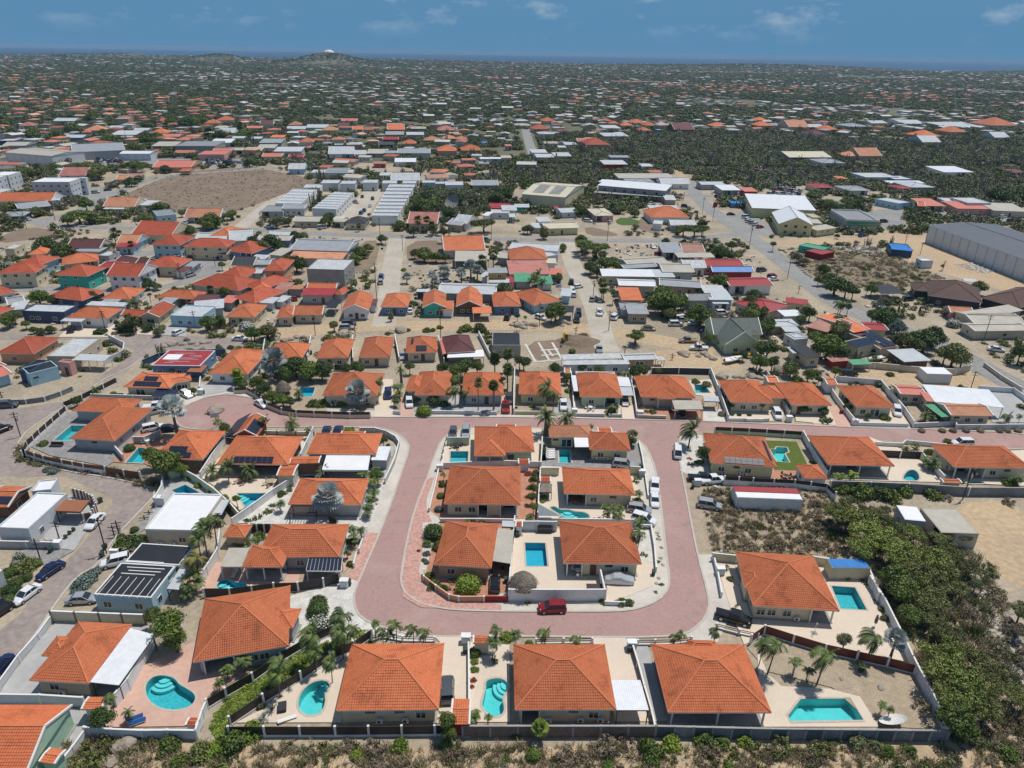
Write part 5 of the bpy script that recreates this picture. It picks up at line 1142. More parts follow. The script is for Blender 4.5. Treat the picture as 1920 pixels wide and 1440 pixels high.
H('K','orange hipped house behind the square grey carport, upper street',[(1040,680,1418,688,(1360,545)),(1155,692,1278,695,632,'hip',3.0,{'feats':'p.0-1-1.5','ov':.3})],'tile_orange','beige_paint',lod=0,feats='s.2',lm='the square grey carport')
canopy('K','square grey carport roof with white frame over a dark suv',[(1275,765),(1472,765),(1450,705),(1255,702)],'metal_tan',2.7,post='trim')
canopy('K','square white metal shed roof beside the green tinted pool',[(1475,708),(1585,712),(1575,675),(1470,672)],'metal_pale',2.6)
H('K','orange cross hipped house above the white car, upper street',[(1660,715,1960,722,(1900,574)),(1850,690,2040,690,605,'hip',3.0,{'feats':''})],'tile_orange','cream_paint',lod=0,feats='w.3 w.6',lm='the cross hipped house')
H('L','orange hipped house behind the small lawn, upper street',[(310,735,590,740,(470,590))],'tile_orange','cream_paint',lod=0,feats='d.2 w.5 w.8',lm='the small lawn')
H('L','stained orange hipped house beside the pink driveway, upper street',[(755,748,1028,755,(905,612))],'tile_orange','cream_paint',lod=0,feats='w.2 W.55',lm='the pink driveway')
H('L','small orange roofed gate house left of the stained hipped house',[(560,596,630,598,545,'gx',2.6,{'pitch':12,'ov':.2})],'tile_orange','white_paint',lod=1,feats='',cat='shed',name='gate_house',sidewin=False)
H('L','small orange tiled roof strip behind the cross hipped house',[(150,580,222,582,532,'gx',2.6,{'pitch':12,'ov':.2})],'tile_orange','cream_paint',lod=1,feats='',cat='shed',name='garden_shed',sidewin=False)
H('L','salmon roofed workshop with a wide white metal roof at the right',[(1065,660,1245,668,(1170,600),'gx',3.0,{'pitch':9}),(1245,712,1300,716,600,'mono',2.9,{}),(1300,716,1785,757,(1600,638),'mono',3.0,{'roof':'metal_white','slope':3,'open':1}),(1415,808,1710,812,(1652,724),'gx',2.9,{'roof':'tile_pale','pitch':14,'feats':'s.15 w.45 w.8','wall':'beige_paint'})],'metal_salmon','beige_paint',feats='w.2 w.7',lm='the wide white roofed workshop')
canopy('L','pale green corrugated side canopy left of the tan roof',[(1350,820),(1412,815),(1300,728),(1230,732)],'metal_green',2.5)
# second row behind the upper street
H('J','faded orange hipped house behind the silver palm, second row',[(205,410,465,412,(472,312))],'tile_orange','beige_paint',feats='',lm='the faded second row house')
H('J','left of two twin orange hipped houses with white walls between, second row',[(560,412,783,410,(780,284))],'tile_orange','beige_paint',feats='w.1 d.4 w.75',lm='the left twin hipped house')
H('J','right of two twin orange hipped houses, with a pale stain down its roof',[(858,408,1078,405,(1062,272))],'tile_orange','beige_paint',feats='w.2 d.55',lm='the right twin hipped house')
H('J','orange hipped house with two small solar arrays, second row',[(1182,375,1402,370,(1385,268))],'tile_orange','beige_paint',feats='w.3 d.55',key='J7',lm='the small solar house')
solar(HOUSES['J7'],0,'f','J',(1254,364),(1330,364),(1256,326),3,2);solar(HOUSES['J7'],0,'l','J',(1225,280),(1190,335),(1240,290),2,2)
H('J','dark maroon hipped house with peeling white front canopy',[(1470,375,1668,362,(1642,254))],'tile_maroon','grey_paint',feats='',lm='the dark maroon hipped house')
canopy('J','peeling white sheet canopy in front of the maroon house',[(1470,408),(1728,400),(1720,352),(1478,372)],'flat_white',2.5)
canopy('J','faded pink lean-to roof left of the maroon house',[(1440,385),(1470,378),(1455,280),(1418,285)],'metal_salmon',2.6)
H('J','flat roofed grey concrete house right of the maroon house',[(1782,328,1980,330,(1905,243),'flat',3.3,{'par':'bare_concrete'})],'metal_black','bare_concrete',feats='w.3',lm='the grey flat concrete house')
H('Z','orange hipped house with white walls beside the red and white flat roof',[(390,700,464,702,(485,657))],'tile_orange','white_paint',feats='w.3 d.8',lm='the white walled hipped house')
H('I','low orange roofed house with solar panels above the left cul-de-sac',[(925,660,1270,672,(1240,555),'hip',3.0,{'pitch':18}),(1255,645,1440,612,(1490,562),'hip',3.0,{'pitch':18,'feats':'W.3 w.7'})],'tile_orange','cream_paint',feats='W.3',key='I8',lm='the low solar roofed house')
solar(HOUSES['I8'],0,'f','I',(995,655),(1195,666),(1020,620),6,1);solar(HOUSES['I8'],0,'f','I',(1075,615),(1175,620),(1085,583),4,1)
canopy('I','black solar carport roof in front of the low solar roofed house',[(1135,730),(1290,740),(1345,685),(1180,672)],'solar_cell',2.5,post='trim')
H('I','blue grey house whose flat roof is half painted in red and white strips',[(1138,503,1500,508,(1550,392),'flat',3.0,{'par':'trim','ph':.2})],'metal_red','blue_paint',feats='w.15 d.4 w.55 w.7',key='RW',lm='the red striped flat roof')
RW=HOUSES['RW']['root'];
for k in range(9): bx(RW,'roof_strip','trim',rnd.uniform(-3,3.5),-3.4+k*.8,3.16,rnd.uniform(2,6),.12,.05)
bx(RW,'roof_patch','flat_white',-3.2,0.5,3.13,4.2,3.6,.05)
canopy('I','tan flat terrace roof beside the red striped flat roof',[(1400,548),(1510,552),(1560,498),(1450,496)],'rust_flat',2.6)
# ---------------------------------------------------------------- walls and fences of the near lots
F_=fence
PN=dict(style='panel',m='dark_slat',cap='white_paint',h=1.8,low=.35,bay=4.1)
F_('B','dark slat panel fence with white posts along the bottom edge',[(-195,1205),(600,1205),(1590,1195)],**PN)
F_('B','dark slat fence with white posts climbing beside the green grass strip',[(-195,1205),(-190,1130),(60,960),(340,790),(560,640),(740,560),(870,470)],**PN)
F_('A','dark slat fence with white posts right of the kidney pool terrace',[(1560,1000),(1700,915),(1900,800),(2110,650),(2330,520),(2500,440)],**PN)
F_('A','white wall closing the right end of the kidney pool terrace',[(1480,1225),(1530,1070),(1560,1000)],h=1.6,auto=None)
F_('A','low grey white wall along the bottom of the kidney pool terrace',[(650,1200),(850,1215),(1080,1225),(1270,1222),(1480,1225)],h=1.6,m='pale_grey_paint',bay=4)
F_('C','brown block wall with pale concrete posts along the bottom edge',[(-370,1205),(1070,1205)],h=1.9,style='block',m='brown_wall',bay=3.35,post='bare_concrete',cap='bare_concrete')
F_('C','grey block wall with alternating dark panels at the bottom right',[(1070,1205),(1920,1225),(3250,1240)],h=1.9,style='block',m='block_wall',bay=2.2,post='bare_concrete',cap='bare_concrete')
F_('D','long white boundary wall running diagonally on the right',[(1365,1130),(1230,860),(1120,660),(1010,430),(880,170),(770,0)],h=2.0,z=None,m='pale_grey_paint')
F_('H','pale boundary wall beside the blue roofed container',[(1155,990),(1105,872),(1080,858)],h=2.0,z=None,m='pale_grey_paint')
F_('H','cream wall behind the large house and blue roofed container',[(275,782),(400,795),(810,800),(885,812)],h=1.7,z=None,m='cream_paint')
F_('H','low white wall with pillars in front of the large right hand house',[(275,782),(300,880),(320,990)],h=1.0,z=None,bay=2)
F_('D','dark red panel fence with white posts dividing the two right hand lots',[(-120,440),(-20,370),(200,440),(440,512),(680,565),(910,615),(1115,668)],style='panel',m='red_slat',cap='white_paint',h=1.8,low=.3,bay=4.2,z=None)
F_('C','low rail fence with white posts beside the black pickup truck',[(1530,395),(1700,440),(1840,470)],style='rail',m='brown_trim',h=1.0,low=.3,bay=2.5)
F_('C','rail fence with small palms in front of the middle bottom house',[(180,515),(385,512),(600,510)],style='rail',m='dark_slat',h=1.1,low=.3,bay=3)
F_('C','rail fence behind the bottom right house along the road',[(940,522),(1070,522),(1210,518),(1340,500)],style='rail',m='dark_slat',h=1.1,low=.3,bay=3)
F_('C','low wall with white ball posts between the two large bottom right houses',[(900,560),(940,690),(985,860),(1040,1050),(1070,1190)],h=1.2,m='brown_wall',bay=3)
F_('B','rail fence under the row of small palms by the bend of the road',[(870,490),(960,470),(1100,495),(1340,500)],style='rail',m='dark_slat',h=1.1,low=.3,bay=3.4)
F_('B','low white wall with posts right of the grey parked car',[(1595,540),(1598,800),(1600,1190)],h=1.0,m='white_paint',bay=4)
F_('A','beige wall with brown pillars behind the hipped house',[(400,340),(580,348),(760,355),(930,362),(1100,368)],h=2.0,m='cream_paint',bay=5.2,post='brown_wall',style='block',name='boundary_wall',cap='white_paint')
F_('A','pale roadside wall with grey gate on the far left',[(400,340),(300,480),(150,650),(0,860)],h=1.3,m='pale_grey_paint',bay=4)
F_('A','white wall on the right side of the long white carport',[(1165,520),(1090,660),(980,860),(880,980)],h=2.2,m='white_paint')
F_('A','stepped pale wall between the carport house and the mint house',[(-60,960),(320,965),(640,985)],h=1.8,m='pale_grey_paint',bay=3)
F_('A','long low white wall beside the mint house side yard',[(660,1190),(560,1330),(430,1500)],h=1.2)
# central block
F_('G','white wall along the left edge of the central block',[(20,800),(60,640),(90,500)],h=.9,bay=30,auto=None)
F_('G','dark railed wall beside the square pool',[(105,460),(125,360),(150,265)],style='rail',m='dark_slat',h=1.2,low=.4,bay=2.2)
F_('G','pale green wall behind the square pool',[(150,300),(320,300)],h=2.0,m='pale_green_paint',pillars=False)
F_('G','white wall below the square pool and its house',[(85,480),(330,470),(600,462),(850,470)],h=1.5,bay=6)
F_('G','pale wall between the two upper houses of the central block',[(865,290),(862,380),(855,480)],h=1.8,m='pale_grey_paint',bay=6)
F_('G','cream wall behind the snaking pool house',[(855,530),(990,530)],h=2.0,m='cream_paint',pillars=False)
F_('G','thin white wall dividing the middle gardens of the central block',[(852,520),(840,700),(832,880)],h=1.6,bay=6)
F_('G','white wall in front of the porch house',[(105,880),(400,880),(660,885)],h=.9,bay=6)
F_('G','grey white wall behind the deep blue pool',[(660,945),(830,945),(970,948)],h=2.2,m='pale_grey_paint',bay=6)
F_('G','thin white wall left of the deep blue pool',[(660,900),(640,1100),(620,1390)],h=2.0,bay=6)
F_('G','tall white street wall below the thatched palapa',[(617,1470),(960,1472),(1335,1470)],h=2.4,m='white_paint',bay=7)
F_('G','white wall turning in beside the silver covered car',[(1335,1470),(1310,1360),(1292,1280)],h=2.0,bay=6)
F_('G','low white wall in front of the silver covered car',[(1340,1500),(1480,1505)],h=.8)
F_('G','white wall at the right side of the covered car garden',[(1560,930),(1680,930),(1705,1080),(1718,1250)],h=1.0,bay=5)
F_('G','white kerb wall by the two white cars on the right arm',[(1590,290),(1615,400),(1640,560),(1660,700)],h=.8,bay=5)
F_('G','pale green end wall of the rambling house yard',[(1520,520),(1600,525)],h=2.0,m='yellow_paint',pillars=False)
F_('G','peach garden wall curving round the big clipped bush',[(-20,1270),(-20,1320),(70,1390),(170,1460),(240,1475),(430,1475)],h=1.1,m='peach_paint',cap='peach_paint',bay=5)
F_('G','dark red sliding driveway gate below the small black car',[(430,1475),(612,1475)],h=1.1,m='dark_red_paint',cap='dark_red_paint',name='driveway_gate',cat='gate',bay=1.2,pillars=False)
F_('G','long grey wall behind the house beside the covered car',[(832,900),(1200,905),(1560,910)],h=1.6,m='pale_grey_paint',bay=7)
# left lots
F_('F','long white wall slanting down past the wedge shaped pool',[(620,580),(460,680),(300,800),(150,905)],h=1.7,bay=5)
F_('F','dark slat fence between the striped patio roof and the gravel garden',[(-60,1440),(130,1440),(460,1400),(640,1395),(830,1365),(950,1330)],style='panel',m='dark_slat',cap='white_paint',h=1.8,low=.1,bay=4.4)
F_('F','grey rendered kerb wall curving round the street corner',[(1100,205),(1210,205),(1300,230),(1370,270),(1395,310),(1360,440),(1290,590)],h=1.3,m='grey_paint',cap='trim',bay=3)
F_('F','white wall left of the wide hipped house',[(755,215),(700,330),(660,420)],h=1.8,bay=6)
F_('F','low cream wall along the road behind the solar house',[(350,215),(480,220),(620,225),(755,225)],h=.9,m='cream_paint',bay=4,post='brown_wall')
F_('F','tall grey wall end behind the dark blue square pool',[(640,470),(790,475)],h=2.4,m='grey_paint',pillars=False,bay=8)
F_('F','low white garden wall by the red pink driveway verge',[(1150,960),(1120,1040),(1095,1110)],h=1.0,bay=4)
F_('F','low white garden wall with red flowers near the solar carport',[(1075,1140),(1055,1220)],h=1.0,bay=4)
F_('F','dark timber fence behind the long hipped house',[(280,955),(440,950)],style='panel',m='dark_slat',cap='dark_slat',h=1.8,low=.1,bay=1.2)
F_('E','white garden wall with dark panels round the L shaped house',[(500,60),(400,150),(300,240),(210,330),(175,400)],style='panel',m='dark_slat',cap='white_paint',h=1.9,low=.7,bay=3.2)
F_('E','curved white wall with dark brown panels by the street bend',[(175,355),(210,400),(340,440),(480,470),(640,500),(800,520)],style='panel',m='rust_wood',cap='white_paint',h=2.0,low=1.1,bay=3.4)
F_('E','reddish slat fence with white posts beside the round tree',[(800,520),(940,545),(1060,560)],style='panel',m='rust_wood',cap='white_paint',h=1.9,low=.3,bay=3.6)
F_('E','tall curved white wall behind the triangular pool',[(1280,560),(1370,530),(1480,590),(1620,690),(1740,800),(1800,870)],h=1.9,m='pale_green_paint',bay=3,pillars=False)
F_('E','white curved end wall left of the triangular pool',[(1230,590),(1225,660),(1170,760),(1240,760)],h=1.9,bay=2,pillars=False)
F_('E','white wall between the two solar roofed houses',[(1690,290),(1600,420),(1510,560)],h=1.8,bay=6)
F_('E','curved rusty timber fence round the grey house yard',[(555,690),(640,710),(710,750),(735,800),(700,870),(640,880)],style='panel',m='rust_wood',cap='rust_wood',h=2.0,low=.1,bay=1.0)
F_('E','long white wall beside the windblown palms',[(1660,1000),(1640,1150),(1560,1280),(1480,1400)],h=2.,bay=4)
F_('E','grey wall in front of the low flat roofed house on the left',[(0,1070),(210,1075),(410,1080)],h=1.5,m='grey_paint',bay=5)
F_('E','brown slatted divider beside the narrow hidden pool',[(930,420),(870,350),(900,300)],h=1.6,m='pale_grey_paint',bay=4)
F_('E','grey wall behind the white garden table',[(1010,290),(1090,290),(1210,240)],h=1.8,m='grey_paint',bay=4)
# upper street
F_('J','curved cream wall with dark panels round the shrub garden',[(0,660),(90,655),(150,690),(230,760),(330,800),(430,815),(800,830),(940,828)],style='panel',m='dark_slat',cap='cream_paint',h=1.7,low=1.0,bay=4.5)
for q,st in (([(1100,800),(1145,805)],'grey'),([(1370,800),(1510,800),(1700,805)],'grey'),([(1755,805),(1815,805)],'grey')):
 F_('J',None,q,h=.9,m='pale_grey_paint',bay=4,auto='low grey street wall')
F_('K',None,[(165,800),(340,800)],h=.8,m='yellow_paint',bay=4,auto='low yellowish street wall');F_('K',None,[(590,815),(785,818)],h=.8,m='pale_grey_paint',bay=4,auto='low pale street wall')
F_('K',None,[(820,818),(905,818)],h=.7,m='pale_grey_paint',bay=4,auto='short pale planter wall');F_('K',None,[(1020,825),(1210,832)],h=.8,m='beige_paint',bay=4,auto='low beige street wall')
F_('K',None,[(160,800),(160,650),(168,480)],h=1.5,bay=8,auto='thin white dividing wall');F_('K',None,[(575,790),(565,650),(555,530)],h=1.5,bay=8,auto='thin white dividing wall')
F_('K',None,[(1010,820),(985,660),(955,520)],h=1.5,bay=8,auto='thin white dividing wall');F_('K',None,[(1640,850),(1590,700),(1520,520)],h=1.7,m='pale_grey_paint',bay=8,auto='pale dividing wall')
F_('K','dark wall behind the green tinted pool',[(1110,520),(1300,520),(1510,525)],h=1.8,m='charcoal_paint',bay=5)
F_('K',None,[(1645,850),(1750,850),(1880,855)],h=.8,bay=3,auto='low white street wall')
F_('L',None,[(0,855),(150,850)],h=.8,bay=3,auto='low white street wall');F_('L',None,[(290,820),(250,740),(200,620),(140,545)],h=1.6,bay=8,auto='white dividing wall')
F_('L',None,[(745,880),(680,800),(600,690),(545,590)],h=1.6,bay=8,auto='white dividing wall');F_('L',None,[(1150,890),(1090,800),(1000,690),(920,600),(620,575)],h=1.6,bay=8,auto='white dividing wall')
F_('L','long low white wall along the road with round dry bushes before it',[(1150,895),(1440,880),(1445,905),(1960,900)],h=1.2,m='pale_grey_paint',bay=8)
F_('L','white gate wall in front of the stained hipped house',[(745,880),(940,885),(1110,890)],h=.9,bay=4)
F_('L','pale wall round the grey yard on the right',[(1600,640),(1840,655),(1960,740)],h=1.5,bay=5)
F_('L','long pale wall of the sandy lot beside the asphalt road',[(1640,470),(1760,560),(1900,645)],h=1.2,m='beige_paint',bay=6)
F_('L','tan block wall with rounded end behind the sandy lot',[(580,470),(880,485),(1240,520),(1440,530),(1540,500),(1545,460)],h=1.8,m='beige_paint',bay=4.5)
F_('H','grey concrete block wall along the back of the scrub land',[(890,445),(1100,452),(1300,460),(1620,480),(1960,482)],h=2.0,m='block_wall',cap='bare_concrete',bay=6)
F_('H','white wall between the turf garden and the long white container',[(330,420),(480,430),(700,440),(870,462),(915,505)],style='panel',m='dark_slat',cap='white_paint',h=2.0,low=1.2,bay=3.6)
F_('H','dark panelled wall behind the turf garden',[(280,150),(460,158),(740,175)],style='panel',m='dark_slat',cap='pale_green_paint',h=1.8,low=.9,bay=3.6)
F_('H','pale wall right of the turf garden',[(745,170),(800,270),(870,385)],h=1.7,bay=6)
F_('H','dark slat fence behind the crescent pool terrace',[(1150,275),(1370,285)],style='panel',m='dark_slat',cap='dark_slat',h=1.8,low=.1,bay=4)
F_('H','low white street wall above the crescent pool terrace',[(1130,215),(1270,222),(1290,205),(1500,225)],h=1.0,bay=5)
F_('H','white wall between the crescent pool terrace and the edge house',[(1380,290),(1440,350),(1490,405)],h=1.5,bay=5)
# left side: upper lots
F_('I','curved grey block wall round the dirt lot beside the light blue house',[(90,795),(200,790),(340,770),(460,730),(550,690)],h=1.2,m='block_wall',cap='bare_concrete',bay=4)
F_('I','pale wall enclosing the yard of the flat white house',[(820,310),(940,370),(930,430),(790,500)],h=1.7,m='pale_grey_paint',bay=4)
F_('I','blue wall curving round the red striped flat roof house',[(1070,510),(1200,455),(1400,430),(1700,425)],h=1.8,m='navy_paint',cap='navy_paint',bay=5)
F_('I','dark slat fence above the L shaped house',[(480,830),(620,770),(780,690),(880,640)],style='panel',m='dark_slat',cap='white_paint',h=1.8,low=.5,bay=3.4)
F_('I','low grey wall below the low solar roofed house',[(690,745),(1000,755),(1200,762)],h=1.1,m='grey_paint',bay=5)
F_('I','white wall in front of the white walled hipped house',[(1500,700),(1510,620)],h=1.5);F_('I','curved cream wall right of the grey driveway',[(1750,690),(1850,700),(1960,760)],h=1.2,m='cream_paint')
F_('J',None,[(180,520),(215,300)],h=1.6,m='pale_grey_paint',bay=8,auto='pale dividing wall');F_('J',None,[(505,430),(530,290)],h=1.6,bay=8,auto='white dividing wall');F_('J',None,[(822,450),(818,290)],h=1.8,bay=8,auto='white dividing wall')
F_('J',None,[(1140,440),(1110,280)],h=1.6,bay=8,auto='white dividing wall');F_('J',None,[(1450,450),(1410,290)],h=1.6,m='pale_grey_paint',bay=8,auto='pale dividing wall');F_('J',None,[(1770,420),(1690,260)],h=1.6,bay=8,auto='white dividing wall')
F_('J',None,[(690,500),(790,505)],style='panel',m='dark_slat',cap='trim',h=1.8,low=.3,auto='dark panelled wall');
def box_thing(t,name,label,cat,x,y,sz,m,rz=0.,lidm=None,auto=None,z=0):
 p=G(t,x,y,z);r=thing(name,label,cat,p,rz,auto=auto);bx(r,'body',m,0,0,sz[2]/2,*sz)
 if lidm: bx(r,'lid',lidm,0,0,sz[2]+.05,sz[0]*1.08,sz[1]*1.08,.1)
 return r
# street meter cabinets and bins
for t,x,y in (('C',895,545),('B',1575,500),('F',985,1360),('E',440,1070),('E',870,1130),('E',1190,730),('G',100,490),('G',1612,530),('K',580,800),('K',1035,815),('L',290,850),('L',745,875),('I',1510,720),('H',190,425),('H',310,895)):
 r=box_thing(t,'meter_cabinet',None,'meter cabinet',x,y,(1.3,.9,1.4),'trim',0,'white_paint','white rendered meter cabinet');bx(r,'door','pale_shutter',0,-.47,.7,.9,.04,1.0)
def bin_(t,x,y,m='bin_green',desc='dark green wheelie bin'):
 p=G(t,x,y);r=thing('wheelie_bin',None,'wheelie bin',p,rnd.uniform(-.5,.5),'wheelie bins',auto=desc);b=MB();b.box(-.24,.24,-.28,.28,.08,.98,top=((-.3,.3,-.36,.36),0));ob('body',b.mesh('body',[m]),r)
 bx(r,'lid',m,0,-.02,1.02,.64,.78,.07)
 for s in (-1,1): ob('wheel',ucyl('rubber',8),r,(s*.27,.28,.1),(0,R(90),0),(.2,.2,.06))
for t,x,y in (('C',878,565),('B',1568,580),('F',1022,1350),('E',385,1105),('E',770,1140),('E',790,1080),('E',755,730),('G',1700,1275),('G',595,1330),('G',680,985),('H',165,440),('G',1605,475),('D',300,330),('I',1525,720),('J',530,385)): bin_(t,x,y)
bin_('L',652,795,'dark_red_paint','dark red wheelie bin')
# pool side furniture and loose things
def lounger(t,x,y,rz,m='car_blue',desc='sun lounger',label=None,back=.5):
 p=G(t,x,y,.3);r=thing('sun_lounger',label,'sun lounger',(p.x,p.y,.14),rz,'sun loungers by the pools',auto=None if label else desc)
 bx(r,'mattress',m,0,-.3,.34,.65,1.4,.09);o=bx(r,'backrest',m,0,.66,.52,.65,.75,.09);o.rotation_euler=(R(35),0,0);bx(r,'frame','trim',0,0,.27,.7,1.9,.06)
 for sx in (-.3,.3):
  for sy in (-.8,.8): bx(r,'leg','trim',sx,sy,.13,.06,.06,.26)
lounger('A',1010,1070,R(118),label='upper of two blue sun loungers on the pink terrace');lounger('A',1030,1098,R(118),label='lower of two blue sun loungers on the pink terrace')
for k,y in enumerate((332,348,364,380,396)): lounger('G',928,y,R(100),'trim',label='white lounger %s the row beside the small rectangular pool' % ('at the top of','second from the top of','in the middle of','second from the bottom of','at the bottom of')[k])
lounger('F',160,1265,R(0),'trim',label='single white lounger under the striped patio roof')
lounger('G',1290,868,R(85),'car_blue',label='pale blue lounger beside the snaking pool')
def table_set(t,x,y,label,m='trim',n=4,rz=0.,rad=.55,seatm=None):
 p=G(t,x,y,.6);r=thing('garden_table',label,'garden table',(p.x,p.y,.14),rz);ob('table_top',ucyl(m,14),r,(0,0,.74),0,(rad*2,rad*2,.05));ob('leg',ucyl('metal_dark',8),r,(0,0,.37),0,(.1,.1,.72))
 for k in range(n):
  a=6.283*k/n+.4;q=p+Vector((math.cos(a+rz),math.sin(a+rz),0))*(rad+.45);c=thing('garden_chair',None,'garden chair',(q.x,q.y,.14),a+rz+math.pi/2,'garden chairs',auto='small garden chair')
  bx(c,'seat',seatm or m,0,0,.44,.45,.45,.05);bx(c,'backrest',seatm or m,0,-.22,.7,.45,.05,.5)
  for sx in (-.2,.2):
   for sy in (-.2,.2): bx(c,'leg','metal_dark',sx,sy,.22,.04,.04,.44)
table_set('F',430,575,'round picnic table on the reddish terrace below the solar row','tan_paint',6,0,.8);table_set('F',205,565,'weathered log table on the pale terrace by the date palms','rust_wood',4,0,.6)
table_set('G',222,300,'dark dining table above the square pool','metal_dark',4,0,.7);table_set('E',1108,270,'white round garden table beside the solar roofed house','trim',4)
table_set('G',1115,700,'wooden dining table under the porch behind the snaking pool','rust_wood',6,0,.8);table_set('H',660,375,'dark table on the porch by the artificial turf','metal_dark',4)
table_set('G',1135,1245,'white covered table under the porch near the deep blue pool','trim',3,0,.5);table_set('H',1670,355,'white plastic table on the right edge terrace','trim',5,0,.6);table_set('K',690,755,'white garden table set on the pale front terrace','trim',5,0,.6)
# shade sail
def sail(t,pts,label,m='metal_grey'):
 P=[G(t,x,y,z) for x,y,z in pts];c=sum(P,Vector())/len(P);c.z=0;r=thing('shade_sail',label,'shade sail',c);b=MB();top=[p-c for p in P];b.poly(top);b.poly([p-Vector((0,0,.03)) for p in top[::-1]]);ob('cloth',b.mesh('cloth',[m]),r)
 for p in P: bx(r,'post','steel',p.x-c.x,p.y-c.y,p.z/2,.1,.1,p.z)
mat('sail_cloth',(.20,.24,.25),.9,.1,1.);sail('G',[(835,735,3.2),(1000,828,2.6),(838,828,2.6)],'grey triangular shade sail beside the snaking pool','sail_cloth')
# closed parasol, satellite dish, basketball hoop, hot tubs
p=G('D',797,385);r=thing('closed_parasol','closed dark blue parasol standing on the pale terrace','parasol',p);ob('pole',ucyl('steel',6),r,(0,0,1.2),0,(.06,.06,2.4));b=MB();b.tube([(0,0,.9),(0,0,1.4),(0,0,2.3),(0,0,2.5)],[.22,.26,.14,.03],8);ob('cloth',b.mesh('cloth',['car_navy']),r);bx(r,'base','bare_concrete',0,0,.05,.6,.6,.1)
p=G('D',345,435);r=thing('outdoor_shower','thin outdoor shower post on the pale terrace','shower',p);ob('pole',ucyl('steel',6),r,(0,0,1.1),0,(.08,.08,2.2));bx(r,'shower_head','steel',0,-.2,2.2,.1,.4,.06);bx(r,'base','slate',0,0,.17,.8,.8,.05)
def dish_bowl(t,x,y,rad,label,tilt=(R(-35),0,R(25)),z=.5,m='trim',cat='dish'):
 p=G(t,x,y,z);r=thing('dish',label,cat,(p.x,p.y,0));b=MB();n=18;rings=[(.05,0),(.4,.03),(.75,.10),(1.,.2)]
 for q,zz in rings:
  for j in range(n): a=6.2832*j/n;b.v.append((math.cos(a)*rad*q,math.sin(a)*rad*q,zz*rad*1.3))
 for k in range(3):
  for j in range(n): b.f.append((k*n+j,k*n+(j+1) % n,(k+1)*n+(j+1) % n,(k+1)*n+j));b.m.append(0)
 b.f.append(tuple(range(n)));b.m.append(0);ob('bowl',b.mesh('bowl',[m]),r,(0,0,z),tilt);ob('stand',ucyl('steel',8),r,(0,0,z/2),0,(.15,.15,z))
dish_bowl('D',945,1100,1.7,'large white upturned dish lying by the bottom right block wall',z=.8);pass
dish_bowl('R',1475,640,4.2,'large pale satellite dish in the thicket beside the white townhouses',(R(55),0,R(-30)),4.5,'bare_concrete','satellite dish');dish_bowl('R',1575,635,2.2,'smaller satellite dish right of the large pale one',(R(50),0,R(-20)),3.5,'bare_concrete','satellite dish')
p=G('E',1625,160);r=thing('basketball_hoop','basketball hoop beside the roundabout road','basketball hoop',p,R(20));ob('pole',ucyl('metal_dark',6),r,(0,0,1.6),0,(.12,.12,3.2));bx(r,'backboard','trim',0,-.5,3.2,1.8,.06,1.1);bx(r,'rim','dark_red_paint',0,-.8,2.9,.45,.45,.04)
r=box_thing('G','barbecue','large dark covered barbecue against the grey wall by the deep blue pool','barbecue',885,950,(2.6,1.1,1.1),'charcoal_paint',0,'metal_dark');bx(r,'hood','metal_dark',0,.1,1.3,2.2,.7,.4)
r=box_thing('G','storage_box','low black slatted storage box by the tall white street wall','storage box',1272,1395,(3.0,1.2,.9),'metal_dark',0,'dark_slat')
r=box_thing('B','hot_tub','dark cushioned chest beside the oval pool','chest',200,1000,(1.0,1.3,.6),'charcoal_paint',R(15),'metal_dark')
r=box_thing('B','diving_board','white plank bench lying near the oval pool','bench',235,1085,(2.2,.5,.3),'bare_concrete',R(25),'trim')
for t,x,y,n_ in (('E',495,1000,3),('E',525,970,0),('E',555,945,0)):
 p=G(t,x,y);r=thing('plant_pot',None,'plant pot',p,0,auto='dark round plant pot');ob('pot',ucyl('metal_dark',10),r,(0,0,.3),0,(.6,.6,.6));ob('plant',vmesh('low','leaf_dark',0)[0],r,(0,0,.6),0,.45)
r=box_thing('E','sofa','dark rattan sofa on the slate terrace of the L shaped house','sofa',425,310,(2.6,1.0,.45),'metal_dark');bx(r,'backrest','metal_dark',0,.45,.6,2.6,.2,.7)
for k,q in enumerate(((600,340),)): pass
# ---------------------------------------------------------------- cars of the near part
C=car
C('C','suv','car_red',(395,235),(208,240),'dark red suv parked against the kerb below the tall white wall',0,.94)
C('C','pickup','car_black',(1545,280),(1780,345),'black pickup truck on the pale driveway at the right bend')
C('B','suv','car_grey',(1435,925),(1435,780),'dark grey car on the driveway beside the bottom row house')
C('A','sedan','car_white',(255,95),(140,180),'white sedan driving up the lower left street');C('A','sedan','car_silver',(545,175),(690,165),'silver sedan beside the dark flat roofed house')
C('A','suv','car_navy',(-40,720),(40,640),'dark blue car cut by the left edge at the bottom');C('E','sedan','car_navy',(440,1195),(310,1280),'dark blue sedan parked by the hedges on the left street')
C('E','sedan','car_white',(755,825),(665,915),'white sedan on the drive of the grey flat roofed house');C('E','suv','car_white',(920,1160),(810,1185),'white suv behind the silver green hedge')
C('E','suv','car_black',(-40,200),(50,165),'dark suv at the left edge beside the side street');C('E','suv','car_white',(1105,178),(1190,160),'white car parked left of the roundabout palm')
C('E','sedan','car_black',(1220,178),(1300,170),'black car beside the roundabout palm trunk');C('E','suv','car_silver',(1105,60),(1190,40),'silver suv behind the L shaped house')
C('E','pickup','car_white',(1110,15),(1220,5),'white pickup truck behind the L shaped house');C('A','van','car_black',(-60,300),(30,240),'dark van at the left edge of the lower street')
C('I','hatch','car_white',(1370,700),(1430,735),'white hatchback by the entrance of the left cul-de-sac');C('J','sedan','car_white',(155,710),(215,745),'white sedan parked on the cul-de-sac kerb')
